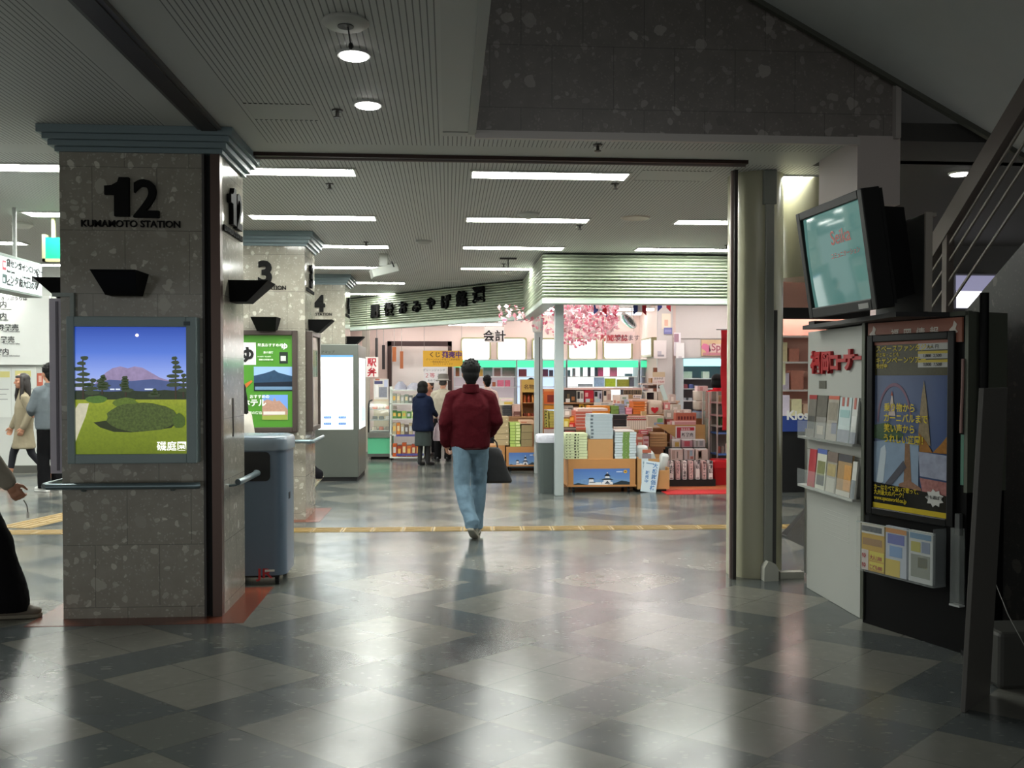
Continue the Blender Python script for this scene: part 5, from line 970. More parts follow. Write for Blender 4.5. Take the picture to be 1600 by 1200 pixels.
for i, (u0, v0, u1, v1, Y, c1, lab) in enumerate([(1038,629,1047,640,14.3,'d88c8c','pink bag with white print right of the beige bundle'),(1047,616,1056,630,14.6,'c8b4ac','pale bag stack behind the pink bag'),(1050,632,1064,645,14.1,'d0c4b4','cream packet leaning beside the candy box'),(1040,641,1054,655,13.9,'b8aca0','grey pink wrapped tray right of the beige box'),(1041,655,1050,668,13.9,'a04a4a','dark red packet right of the beige box'),(1068,640,1080,645,13.57,'d8c4bc','white crumpled wrap on the candy box'),(1056,640,1066,645,13.57,'ccb4a8','pinkish crumpled wrap on the candy box')]):
    pk('packet', lab, 'packet', u0, v0, u1, v1, Y, .12, C(c1, .2), [(.15,.2,.6,.7,C('e8dcd4'))])
tag(MB().box(at(1036,690,13.86).x+.06,13.86,0,at(1052,690,13.86).x,14.0,at(1045,668,13.9).z,C('8a5a3a')).box(at(1044,690,14.06).x,14.06,0,at(1066,690,14.06).x,14.22,at(1045,645,14.1).z,C('8a5a3a')).build('side_pedestal'), 'wooden stepped pedestal right of the island', 'pedestal')
tag(MB().box(at(1046,690,14.62).x,14.615,0,at(1057,690,14.62).x,14.75,at(1050,630,14.6).z,C('8a5a3a')).build('tall_pedestal'), 'tall thin wooden pedestal behind the pink bag', 'pedestal')
# cherry red pile between island and rack
for i, (u0, v0, u1, v1, Y, c1, d1, lab) in enumerate([(995,678,1005,697,12.95,'c87060','d8c8b8','coral box at the front right corner of the island'),(1005,682,1014,698,12.95,'c8a0a0','a85a60','pink striped packet beside the tan cake boxes'),(1000,672,1013,679,13.0,'b8505a','e0d0c8','red packet lying on the coral box'),(1009,668,1020,674,13.12,'cfc0b4','b04048','white and red packet behind the tan cake boxes')]):
    pk('packet', lab, 'packet', u0, v0, u1, v1, Y, .12, C(c1, .25), [(.1,.55,.9,.75,C(d1)),(.2,.1,.8,.3,C(d1))])
tag(MB().box(at(994,705,12.93).x,12.93,0,at(1016,705,12.93).x,13.08,at(1005,698,12.95).z,TB).build('corner_stand'), 'low wooden stand at the front right corner of the island', 'stand')
# left part of the island behind the post
zL = at(890,676,13.15).z
for i, (u0, v0, u1, v1, c1, d1, lab) in enumerate([(881,655,890,671,'d8b83c','f0e4a0','yellow box at the left end of the island'),(890,650,899,661,'e0902c','f0c058','orange bag at the left end of the island'),(889,661,898,672,'d83424','f0a090','bright red packet at the left end of the island'),(882,640,893,652,'b8b0ac','e8e4e0','grey card box at the left end of the island')]):
    pk('packet', lab, 'packet', u0, v0, u1, v1, 13.2+.14*(i%2), .13, C(c1, .15), [(.1,.3,.7,.8,C(d1))], z0=z1_ if v1 > 670 else None)
pk('wire_tray', 'dark wire tray with red packets left of the coral pile', 'tray', 881, 668, 900, 677, 12.92, .16, C('4a3430', .3), [(0,.7,1,.85,C('b8a8a0')),(.1,.1,.9,.4,C('a03a44'))])
tag(MB().box(at(880,690,12.90).x,12.90,0,at(901,690,12.90).x,13.08,at(890,677,12.92).z,TB).build('corner_stand'), 'low wooden stand behind the pale green gift boxes', 'stand')
# back shelf of liquor gift boxes
YB = 15.6; zs1 = at(920, 628.5, YB).z; zs2 = at(920, 646, YB).z; xs0, xs1 = at(879, 640, YB).x, at(960, 640, YB).x
r = thing('back_shelf', 'brown shelf unit of bottle gift boxes behind the island', 'shelf unit', (xs0,YB,0)); SW = C('a87850', .1)
MB().box(xs0,YB-.02,zs1-.03,xs1,YB+.4,zs1,SW).build('shelf', r); MB().box(xs0,YB-.02,zs2-.03,xs1,YB+.4,zs2,SW).build('shelf', r); MB().box(xs0,YB+.38,0,xs1,YB+.4,at(920,608,YB).z,C('5a3a2c')).build('back_panel', r)
MB().box(xs1,YB-.02,0,xs1+.03,YB+.4,zs1+.02,SW).box(xs0-.02,YB-.02,0,xs0,YB+.4,zs1+.02,SW).box(xs0,YB,0,xs1,YB+.36,zs2-.03,C('5a4030')).build('side_panel', r)
PKS = C('e8c4bc'); MB().box(xs0,YB+.1,at(920,609,YB+.1).z,xs1+.6,YB+.4,at(920,606,YB+.1).z,PKS).build('top_board', r)
BOT = C('1c1c20'); 
for i, (u0, v0, u1, c1, dec, lab) in enumerate([(880,611,900,'262420',[(.3,.2,.5,.75,C('6a5a40')),(.65,.15,.9,.5,C('a06a3c'))],'black bottle gift box'),(901,611,912,'d0c8be',[(.1,.3,.45,.95,BOT),(.6,.2,.9,.8,C('8a7a70'))],'white gift box with black bottle'),(913,610,927.5,'c01c38',[(.1,.45,.4,.8,C('e8b0b0')),(.3,.1,.95,.3,C('d8703c'))],'crimson bottle gift box'),(928.5,611,941,'c4c4d0',[(.05,.5,.4,.95,BOT),(.1,.2,.4,.5,C('d0d8d0')),(.65,.3,.85,.8,C('4a4a60'))],'lilac gift box with dark bottle'),(942,610,955.5,'d8c4b4',[(.1,.55,.4,.95,BOT),(.12,.15,.42,.55,C('eae4d8')),(.55,.2,.9,.7,C('b8948a'))],'beige gift box with dark bottle')]):
    pk('bottle_gift_box', lab+' on the brown back shelf', 'gift box', u0, v0, u1, 628.5, YB+.02, .2, C(c1), dec, None, z0=zs1)
for i, (u0, c1) in enumerate(((884,'e8e4e0'),(905,'d8e0e0'),(915,'c8d4d8'),(931,'b8d4dc'))): pk('price_card', 'white price card, %s from the left on the brown back shelf' % ordn(i), 'price card', u0, 623, u0+6.5, 628.5, YB-.018, .003, C(c1), [], 'price cards on the back shelf', z0=zs1)
for i, (u0, u1, v0, c1, dec, lab) in enumerate([(881,895,633,'b8b0a8',[(.5,.1,.95,.7,C('6a6464'))],'grey card box'),(896,904,634,'6a4a34',[(.2,.2,.8,.6,C('a88a5a'))],'dark bottle box'),(905,912.5,631,'e0b02c',[(.3,.4,.7,.8,C('5a4020'))],'yellow box with dark figure'),(913.5,921.5,632,'c8a03c',[(.1,.6,.9,.75,BOT),(.2,.1,.8,.45,C('b8a890'))],'ochre box with black band')]):
    pk('packet', lab+' on the lower back shelf', 'packet', u0, v0, u1, 646, YB+.02, .2, C(c1, .1), dec, z0=zs2)
A, B = at(928, 633, YB-.04), at(958, 628.5, YB-.04); MB_s = MB().box(A.x,YB-.03,A.z,B.x,YB-.025,B.z,C('e4dcd4')).text('送料無料', ((A.x+B.x)/2+.03,YB-.03,A.z+.008), XP, ZP, .035, C('5a5450'), .001); tag(MB_s.build('shelf_sign'), 'white strip sign under the beige bottle box', 'sign')
for i in (0,1): pk('bento_box', '%s of the black boxes with round emblems right of the back shelf' % ['left','right'][i], 'box', 974.5+15*i, 609, 988+15*i, 617, 15.4, .3, C('2a201c'), [(.1+.3*j,.2,.3+.3*j,.8,C('6a5a48')) for j in range(3)]+[(0,0,.04,1,C('d0b890')),(.96,0,1,1,C('d0b890')),(0,0,1,.08,C('d0b890')),(0,.92,1,1,C('d0b890'))], 'black emblem boxes')
tag(MB().box(at(973,640,15.4).x,15.4,0,at(1000,640,15.4).x,15.75,at(990,617,15.4).z,C('b08a64')).build('cabinet'), 'light brown cabinet under the black emblem boxes', 'cabinet')
pk('price_card', 'white card standing in front of the black emblem boxes', 'card', 989, 617, 1002, 622, 15.36, .004, C('e8dcd8'), [(.1,.3,.25,.8,C('8a8488')),(.35,.3,.9,.6,C('a89ca0'))])
for i, (u0, v0, u1, v1, c1, lab) in enumerate([(957.5,617,971,632,'e8d8cc','white fruit print box left'),(970,617,982,626,'d8d4cc','white box with green logo'),(976,624,988,634,'b0bcd0','pale blue box'),(981,631,989,637,'d8d0d4','small white box')]):
    pk('printed_box', lab+' on the rear of the island', 'box', u0, v0, u1, v1, 14.95-.06*i, .05, C(c1, .06), [(.1,.15,.35,.45,C('e09888')),(.5,.1,.8,.35,C('e0a090'))] if i == 0 else [(.2,.3,.7,.6,C('8aa088'))])
MBp = MB().box(at(957,640,14.8).x,14.78,z2_,at(990,640,14.8).x,15.1,at(970,637,14.8).z,C('b8907a')); tag(MBp.build('display_riser'), 'pinkish riser behind the lilac boxes on the island', 'riser')
# cash desk
zc_ = at(1020,626,15.3).z; table(at(1006,640,15.2).x, at(1062,640,15.2).x, 15.2, 15.8, zc_, 'cash desk counter near the wall corner', C('c8a890'))
r = thing('cash_register', 'cash register with dark screen and slanted pale arm', 'cash register', (at(1018,626,15.3).x,15.3,zc_)); A, B = at(1009, 626, 15.3), at(1027, 612, 15.3)
MB().box(A.x,15.3,zc_,B.x,15.6,B.z,C('d0c8bc')).build('body', r, bevel=.01); MB().box(A.x+.02,15.296,zc_+.02,B.x-.06,15.3,B.z-.015,M('15181c', .15)).build('screen', r)
p0, p1 = at(1036, 602, 15.25), at(1041, 625, 15.25); MB().bar(Vector((p0.x-.03,15.27,p0.z)), Vector((p1.x,15.27,max(p1.z, zc_))), .07, .02, C('cfe4e0'), up=YP).build('arm', r); A, B = at(1028,612,15.32), at(1035,626,15.32); MB().box(A.x,15.32,zc_,B.x,15.5,A.z,C('c4b4a4')).build('side', r)
pk('parcel_tray', 'brown tray with parcels above the cash register', 'tray', 1013, 602, 1033, 607, 15.65, .3, C('6a4434'), [(.1,.2,.9,.8,C('3a2a24'))]); pk('bread_basket', 'brown basket on the shelf above the register', 'basket', 1017, 591, 1030, 598, 15.7, .2, C('a8743c', .2))
A = at(1003, 601, 15.62); B = at(1034, 599, 15.62); r = thing('wire_shelf', 'white wire shelf above the cash register', 'shelf', (A.x,15.62,A.z)); MB().box(A.x,15.62,A.z,B.x,15.95,B.z,C('d8c4b8')).build('shelf', r); MB().box(A.x,15.62,zc_,A.x+.015,15.64,A.z,WHITE).build('leg', r); MB().box(B.x-.015,15.62,zc_,B.x,15.64,A.z,WHITE).build('leg', r)
A, B = at(1030,600,15.1), at(1050,581,15.1); m = MB().box(A.x,15.6,A.z,B.x,15.606,B.z,C('e8dcd8')).box(A.x,15.597,A.z+.12*1,B.x,15.6,B.z,C('d8c4a4')); m.text('おみやげ', ((A.x+B.x)/2,15.6,A.z+.075), XP, ZP, .04, C('5a5050'), .001, .01).text('ここで会計', ((A.x+B.x)/2,15.6,A.z+.02), XP, ZP, .04, C('c03a4a'), .001, .01); tag(m.build('notice'), 'pink and white handwritten notice above the cash register', 'notice'); tag(MB().box(A.x+.08,15.61,zc_,A.x+.10,15.63,B.z,WHITE).build('notice_post'), 'thin white post carrying the pink notice', 'post')
# ---------------------------------------------------------------- refrigerated wall cases at the back
CASEG = C('8ad8b4'); EMW = M('e8f2f2', .4, em=.55); LG = M('46cc98', .3, em=.45); CSW = C('c8d0d4')
def wallcase(u0, u1, Y, label, vt=565, vb=608, lit=EMW, head=LG, shelves=(588, 604), side=.012):
    A, B = at(u0, vb, Y), at(u1, vt, Y); r = thing('chilled_case', label, 'chilled case', (A.x,Y,0)); zb = .55; zh = at(u0, vt+9, Y).z; d_ = .6
    MB().box(A.x,Y+d_-.02,zb,B.x,Y+d_,B.z,lit).build('lit_back', r)
    MB().box(A.x-side,Y,0,A.x,Y+d_,B.z+.05,CSW).box(B.x,Y,0,B.x+side,Y+d_,B.z+.05,CSW).box(A.x,Y,B.z,B.x,Y+d_,B.z+.05,CSW).build('cabinet', r)
    MB().box(A.x,Y-.01,zh,B.x,Y+.03,B.z+.02,head).build('light_header', r); MB().box(A.x,Y,0,B.x,Y+d_-.02,zb,C('d0c4c0')).build('base', r)
    for v in shelves:
        z = at(u0, v, Y).z; MB().box(A.x,Y+.12,z-.02,B.x,Y+d_-.02,z,C('e8e8e8')).build('shelf', r)
    return A.x, B.x, r
def goods(u0, u1, v, Y, n, cols, hs, label, group):
    z = at(u0, v, Y-.2).z; a_, b_ = at(u0, v, Y-.2).x, at(u1, v, Y-.2).x; RR = random.Random(int(u0*7+v))
    for i in range(n):
        w_ = (b_-a_)/n; h_ = RR.uniform(*hs); x = a_+w_*i; z_ = CASEZ[(Y-.3 if 0 else Y, v)] if (Y, v) in CASEZ else z
        tag(MB().box(x+.01, Y+.2, z_, x+w_*.8, Y+.34, z_+h_, C(RR.choice(cols), .15)).build('packet'), label % ordn(i) if '%s' in label else label, 'packet', group)
CASEZ = {(20.2,588): at(883,588,20.2).z, (20.2,604): at(883,604,20.2).z}
wallcase(887, 997, 20.2, 'bright chilled wall case with green header in the middle of the back wall'); wallcase(1001, 1012, 20.2, 'narrow chilled case at the right end of the back wall', lit=M('c8dcf0', .4, em=.35)); wallcase(710, 806, 20.2, 'bright chilled case with green header behind the man in red', lit=M('c8bcc0', .4, em=.2)); wallcase(808.5, 884, 20.2, 'bright chilled case with green header behind the shop posts', lit=M('c8dcf0', .4, em=.4))
for i, (u0, u1, h, c1) in enumerate(((889,893,.14,'6a7a8a'),(897,901,.18,'9a8a98'),(909,913,.2,'8a8a94'),(921,925,.24,'5a5064'),(932,936,.22,'4a4a60'),(937,945,.24,'f05a90'),(956,967,.22,'f07aa0'),(980,991,.06,'6a8090'))):
    z = CASEZ[(20.2,588)]; a_, b_ = at(u0,588,20.2).x, at(u1,588,20.2).x; tag(MB().box(a_,20.4,z,b_,20.5,z+h,C(c1, .2)).build('packet'), '%s pack on the upper shelf of the middle chilled case' % ordn(i), 'packet', 'packs in the middle chilled case')
for i, (u0, u1, h, c1) in enumerate(((906,928,.06,'a0a8b0'),(931,946,.2,'9ab8d8'),(948,964,.18,'b0c830'),(967,985,.16,'a0a03c'),(986,993,.22,'6a6a78'))):
    z = CASEZ[(20.2,604)]; a_, b_ = at(u0,604,20.2).x, at(u1,604,20.2).x; tag(MB().box(a_,20.36,z,b_,20.5,z+h,C(c1, .35)).build('packet'), '%s pack on the lower shelf of the middle chilled case' % ordn(i), 'packet', 'packs in the middle chilled case')
for i, (u0, u1, h, c1) in enumerate(((745,755,.16,'d89a4c'),(756,770,.22,'8a8a94'),(773,783,.18,'9a6a6a'),(786,805,.2,'8f7a7c'),(712,718,.2,'a85a3c'))):
    z = CASEZ[(20.2,588)]; a_, b_ = at(u0,588,20.2).x, at(u1,588,20.2).x; tag(MB().box(a_,20.4,z,b_,20.5,z+h,C(c1, .3)).build('packet'), '%s pack on the top shelf behind the man in red' % ordn(i), 'packet', 'packs in the left chilled case')
for i, (u0, u1, h, c1) in enumerate(((778,788,.14,'d8708c'),(790,798,.14,'d86a84'),(770,775,.1,'a85a3c'))):
    z = CASEZ[(20.2,604)]; a_, b_ = at(u0,604,20.2).x, at(u1,604,20.2).x; tag(MB().box(a_,20.36,z,b_,20.5,z+h,C(c1, .3)).build('packet'), '%s pink pack on the lower shelf behind the man in red' % ordn(i), 'packet', 'packs in the left chilled case')
for i, (u0, u1, h, c1) in enumerate(((812,824,.16,'9a3a4c'),(848,858,.16,'7a3a5a'),(860,866,.14,'5a4a6a'))):
    z = CASEZ[(20.2,588)]; a_, b_ = at(u0,588,20.2).x, at(u1,588,20.2).x; tag(MB().box(a_,20.4,z,b_,20.5,z+h,C(c1, .3)).build('packet'), '%s dark red pack in the chilled case behind the posts' % ordn(i), 'packet', 'packs in the case behind the posts')
TEAL = M('90e8ea', .3, em=.9)
x0, x1, rc = wallcase(1068, 1150, 17.3, 'grey open chilled case with lit teal header at the right wall', vt=563, vb=660, lit=C('7d7c82'), head=TEAL, shelves=(591, 607, 626, 645))
for i, (u0, u1, v, h, c1) in enumerate(((1071,1085,591,.13,'c8d4c0'),(1102,1112,591,.13,'d4d8c8'),(1072,1078,607,.08,'a05058'),(1080,1087,607,.08,'5a68a0'),(1090,1094,607,.06,'8090b0'),(1070,1075,626,.05,'b8c0c8'),(1079,1085,626,.05,'c0c8d0'))):
    a_, b_, z = at(u0,v,17.3).x, at(u1,v,17.3).x, at(1068,v,17.3).z; tag(MB().box(a_,17.46,z,b_,17.6,z+h,C(c1, .2)).build('packet'), '%s sparse pack in the grey chilled case at the right wall' % ordn(i), 'packet', 'packs in the grey chilled case')
# light boxes above the cases
GF = M('98946c', .4)
for i, (u0, v0, u1, v1) in enumerate(((722,530,764,562),(778,530,820,562),(833,531,867,561),(889,531,930,560),(944,531,985,560))):
    A, B = at(u0, v1, 20.95), at(u1, v0, 20.95); r = thing('light_box', 'white lit picture box, %s from the left above the chilled cases' % ordn(i), 'light box', (A.x,20.95,A.z), 0, 'lit boxes above the cases')
    MB().prism(rrect(A.x-.03, A.z-.07, B.x+.045, B.z+.04, .06), (0,20.995,0), XP, ZP, .10, GF).build('frame', r); MB().prism(rrect(A.x, A.z, B.x, B.z, .05), (0,20.895,0), XP, ZP, .006, M('fdfcfa', .3, em=1.1)).build('light_face', r)
a_, b_ = at(1001, 558, 19.9), at(1013, 529, 19.9); r = thing('light_box', 'white lit box seen edge-on on the pink return wall', 'light box', (4.3,19.9,a_.z)); MB().box(4.28,19.2,a_.z,4.40,20.2,b_.z,GF).build('frame', r); MB().box(4.275,19.26,a_.z+.05,4.28,20.14,b_.z-.04,M('fdfcfa', .3, em=1.2)).build('light_face', r)
# mirror, clock, papers, signs, flags
q = at(982, 501, 18.6); r = thing('round_mirror', 'tilted white oval convex mirror under the shop ceiling', 'mirror', q); mt = Matrix.Translation(q) @ Vector((.66,.30,.66)).to_track_quat('Z','Y').to_matrix().to_4x4() @ Matrix.Scale(.70, 4)
MB().rings([(0,0,-.03,.27,.27),(0,0,-.015,.30,.30),(0,0,.01,.30,.30)], C('f0eae4'), 28).xform(mt).build('frame', r, smooth=True); MB().rings([(0,0,-.075,.06,.06),(0,0,-.062,.15,.15),(0,0,-.04,.24,.24),(0,0,-.03,.265,.265)], M('d8d8d8', .05, metal=1), 28).xform(mt).build('glass', r, smooth=True); MB().cyl(q+Vector((.05,.05,.02)), q+Vector((.10,.1,.30)), .015, WHITE, n=8).build('arm', r)
q = atx(1043, 539, 4.38); r = thing('wall_clock', 'round dark rimmed wall clock on the pink return wall', 'clock', (4.4,18.4,q.z)); MB().cyl((4.35,18.35,q.z),(4.4,18.35,q.z), .17, C('2a1c20'), n=28).build('rim', r); MB().cyl((4.345,18.35,q.z),(4.35,18.35,q.z), .145, C('f0e8e8'), n=28).build('face', r)
for i, (u0, v0, u1, v1, base, dec, lab) in enumerate([(1034,490,1048,514,'f4e4d0',[(.3,.2,.7,.6,'e8b8a0')],'cream poster high on the wall by the clock'),(1037,512,1050,522,'7a7ab0',[(.1,.3,.9,.7,'9a9ac8')],'small blue violet poster above the clock'),(1052,520,1063,556,'f4ecf0',[(.05,.6,.7,.95,'b08a98'),(.3,.1,.7,.55,'a8a4c8')],'white poster with violet print right of the clock'),(1055,536,1068,562,'f8f4f2',[(.3,.05,.7,.2,'d8ccd0')],'white paper right of the clock'),(1020,532,1040,560,'f6ecea',[(.3,.1,.8,.2,'a8a0a8'),(.3,.2,.6,.4,'d0c8d0')],'white paper left of the clock')]):
    A, B = at(u0, v1, 17.9), at(u1, v0, 17.9); w_, h_ = B.x-A.x, B.z-A.z; m = MB().box(A.x,17.9-.02*i,A.z,B.x,17.905-.02*i,B.z,C(base))
    for a0, b0_, a1, b1_, c1 in dec: m.box(A.x+w_*a0,17.897-.02*i,A.z+h_*b0_,A.x+w_*a1,17.9-.02*i,A.z+h_*b1_,C(c1))
    tag(m.build('wall_poster'), lab, 'poster')
struct(MB().box(4.12,17.91,0,4.42,18.0,3.11,SHW).box(4.05,17.95,0,4.12,18.02,1.75,C('8a5038')), 'wall_end_shop', 'end of the pink wall carrying posters')
r = thing('wall_sign', 'pink and gold sign reading Spr on the grey shop wall', 'sign', at(1096, 555, 17.9)); A, B = at(1096, 556, 17.95), at(1150, 531, 17.95); w_, h_ = B.x-A.x, B.z-A.z
m = MB().box(A.x,17.95,A.z,B.x,17.985,B.z,C('d8b890', .12, 5)).box(A.x+w_*.22,17.945,A.z+h_*.22,B.x,17.95,A.z+h_*.74,C('e0c4bc')).box(A.x+w_*.04,17.946,A.z+.01,B.x,17.95,A.z+h_*.2,C('d08a94', .15)).prism(blobpts(0,0,.09,.08,9,.4,4), (A.x+w_*.14,17.949,A.z+h_*.5), XP, ZP, .004, C('d87a9a')); m.build('board', r)
MB().text('Spring', (A.x+w_*.29,17.944,A.z+h_*.34), XP, ZP, .2, C('b05a6c'), .003, .01, 'L').build('lettering', r)
def hsign(name, label, u0, v0, u1, v1, Y, base, texts, vert=False, cord=True):
    A, B = at(u0, v1, Y), at(u1, v0, Y); r = thing(name, label, 'sign', (A.x,Y,A.z)); m = MB().box(A.x,Y,A.z,B.x,Y+.006,B.z,C(base)); m.build('board', r); w_, h_ = B.x-A.x, B.z-A.z
    for s_, fx, fz, sz, c1, bd in texts: MB().text(s_, (A.x+w_*fx,Y,A.z+h_*fz), XP, ZP, sz, C(c1), .001, bd, 'C', 1, vert).build('lettering', r)
    if cord:
        for x in (A.x+.02, B.x-.02): MB().cyl((x,Y+.003,B.z),(x,Y+.003,CZ), .003, C('8a8484'), n=6).build('cord', r)
    return A, B
hsign('hanging_sign', 'white hanging sign reading cashier in black', 757, 511, 788, 535, 17.6, 'f4eeea', [('会計', .5, .15, .22, '201c20', .02)])
hsign('hanging_sign', 'white hanging sign with red and black lettering under the pink flowers', 946, 518, 992, 537, 16.2, 'f4dcd8', [('新聞雑誌', .29, .25, .125, 'c83444', .02), ('受付ます', .75, .3, .11, '6a5058', .01)])
hsign('hanging_sign', 'white sign with red characters for boxed lunches by the map kiosk', 571, 558, 591, 589, 16.6, 'e8dedc', [('駅弁', .5, .56, .165, 'b82434', .03)], True)
A, B = hsign('hanging_sign', 'yellow lottery poster with purple heading left of the man in red', 661, 548, 723, 573, 17.3, 'e8b02c', [('くじ', .30, .62, .11, '4a3a18', .02), ('発売中', .72, .60, .125, '5a2a78', .035), ('グリーンジャンボ宝くじ好評発売', .5, .40, .042, 'a06810', .012), ('一等前後賞合わせて', .42, .25, .04, 'a06810', .012), ('当たりくじあります', .5, .12, .042, 'b07818', .005)])
hsign('hanging_sign', 'white handwritten sign below the yellow lottery poster', 662, 573.5, 698, 598, 17.3, 'e8e2e4', [('グリーンジャンボ', .45, .74, .052, '6a6a78', .005), ('２等', .28, .34, .10, 'c86070', .01), ('あり', .75, .36, .08, '8a8a98', .005), ('おめでとう', .45, .08, .05, '7a7a88', .005)], cord=False)
A, B = at(832, 519, 14.75), at(846, 471, 14.75); m = MB().box(A.x,14.765,A.z,B.x,14.772,B.z,C('d0d4cc')); 
for i in range(5): m.box(A.x+.02+.022*i,14.762,A.z+.02,A.x+.03+.022*i,14.765,A.z+.24-.02*(i%2),C('f4f6f2'))
tag(m.build('notice'), 'pale notice taped to the top of the rear shop post', 'notice')
FB, FR_, FW = C('2c3478'), C('b82030'), C('ece4e6')
for i, (u, v0, v1, Y, s_) in enumerate(((938,477,492,13.4,1),(1000,476,493,12.6,1),(1038,475,487,12.9,1),(955,486,496,15,.8))):
    w_ = 21*s_; m = MB()
    for j, mt in enumerate((FB, FW, FR_)):
        A = at(u-w_/2+w_/3*j, v1, Y); B = at(u-w_/2+w_/3*(j+1), v0-12, Y); e_ = (.03, .09, .03)[j]; w3 = B.x-A.x
        m.prism([(0,0 if j == 0 else .06),(w3,.06 if j < 2 else 0),(w3,B.z-A.z),(0,B.z-A.z)], (A.x,Y+.01*j,A.z), XP, ZP, .003, mt)
    A = at(u, v0-12, Y); m.box(A.x-.003,Y+.01,A.z,A.x+.003,Y+.016,CZ,FW)
    tag(m.build('bunting_flag'), 'blue white and red paper flag, %s' % ['nearest the front post','hanging left of the grey wall','by the pink wall poster','small one by the pink flowers'][i], 'flag', 'tricolour flags under the shop ceiling')
# pink blossom garlands: uncountable
m = MB(); RR = random.Random(5); PKM = [M(c1, .6) for c1 in ('f0a0b0','f4c0c8','e87890','f8d8dc')]
for i in range(1500):
    Y = RR.uniform(13.2, 19.5); u = RR.uniform(880, 965) if RR.random() < .75 else RR.uniform(780, 880); v = 478+58*(RR.random()**1.6)*(1.15-.5*abs(u-900)/60 if abs(u-900) < 110 else .5)
    p = at(u, v, Y); 
    if p.z > 3.05 or (2.70 < p.z < 2.84 and RR.random() < .7): continue
    s_ = RR.uniform(.02, .055); a_ = RR.uniform(0, 6.28); ax = Vector((math.cos(a_), RR.uniform(-.6,.6), math.sin(a_))).normalized(); bx_ = ax.orthogonal().normalized(); c_ = ax.cross(bx_)
    m.add([p+ax*s_, p+bx_*s_*.8+c_*.01, p-ax*s_*.9, p-bx_*s_*.8-c_*.01, p+c_*s_*.35, p-c_*s_*.2], [(0,1,4),(1,2,4),(2,3,4),(3,0,4),(1,0,5),(2,1,5),(3,2,5),(0,3,5)], RR.choice(PKM))
tag(m.build('blossom_garlands'), 'pink artificial blossom garlands hanging under the shop ceiling', 'blossoms', kind='stuff')
# ---------------------------------------------------------------- left part of the shop
r = thing('deli_case', 'curved glass deli case with green base beside the map kiosk', 'deli case', (-1.5,17.6,0)); A, B = at(573, 712, 17.6), at(613, 640, 17.6); xa, xb = A.x+.02, B.x-.03; DG_ = M('d0e0dc', .05, alpha=.22); zg = at(590, 684, 17.6).z; zg1 = at(590, 700, 17.6).z
MB().box(xa,17.6,.10,xb,18.5,zg,C('5ab88c')).build('base', r); MB().box(xa,17.58,zg,xb,18.5,zg+.10,M('8a8a84', .3, metal=.5)).box(xa,17.59,.05,xb,18.5,.11,M('6a6a66', .3, metal=.5)).build('steel_band', r); MB().box(xa+.05,17.7,0,xb-.05,18.4,.05,BLACK).build('plinth', r)
ar = [(0,0),(.0,.42),(.03,.56),(.09,.64),(.20,.69),(.8,.70)]; m = MB(); zt0 = zg+.10
for x in (xa, xb-.03): m.tube([(x+.015,17.61+y_,zt0+z_*.85) for y_, z_ in ar], .016, BLACK, 8)
m.build('frame', r); m = MB()
for (y0_, z0_), (y1_, z1_) in zip(ar, ar[1:]): m.add([(xa,17.61+y0_,zt0+z0_*.85),(xb,17.61+y0_,zt0+z0_*.85),(xb,17.61+y1_,zt0+z1_*.85),(xa,17.61+y1_,zt0+z1_*.85)], [(0,1,2,3)], DG_)
m.build('glass', r)
for k, z_ in enumerate((.02,.22,.42)): MB().box(xa+.03,17.70+.06*k,zt0+z_,xb-.04,18.4,zt0+z_+.015,M('b8bcb8', .2)).build('shelf', r)
RR = random.Random(9)
for k, z_ in enumerate((.035,.235,.435)):
    for i in range(4):
        x = xa+.06+.125*i; tag(MB().rings([(x+.05,17.9+.04*k,zt0+z_,.05,.07),(x+.05,17.9+.04*k,zt0+z_+.06,.045,.06)], C(RR.choice(['d8d0c8','4a4640','8a7a6c','b8a890','c86a4a']), .3), 14, .6).build('lunch_tray'), 'packed lunch, %s from the left on the %s shelf of the deli case' % (ordn(i), ['bottom','middle','top'][k]), 'packed lunch', 'packed lunches in the deli case')
r = thing('snack_rack', 'white wheeled wire snack rack beside the woman in navy', 'rack', at(610, 718, 17.56)); x0, x1 = at(609, 700, 17.4).x, at(662, 700, 17.4).x; WF = C('dfe4dc'); zr = at(620, 604, 17.4).z
for x in (x0, x1-.03):
    for y in (17.4, 17.86): MB().box(x,y,.06,x+.03,y+.03,zr,WF).build('upright', r)
for v in (714, 679, 654, 630, 609): MB().box(x0,17.4,at(620,v,17.4).z-.02,x1,17.89,at(620,v,17.4).z,WF).build('shelf', r); 
for v in (709.5, 679.5): MB().box(x0+.12,17.385,at(620,v,17.4).z-.03,x1,17.4,at(620,v,17.4).z+.01,C('5a5aa0')).build('price_rail', r)
for x in (x0+.03, x1-.06):
    for y in (17.43, 17.85): MB().cyl((x-.012,y,.03),(x+.012,y,.03), .03, BLACK, n=12).build('caster', r)
k = 0
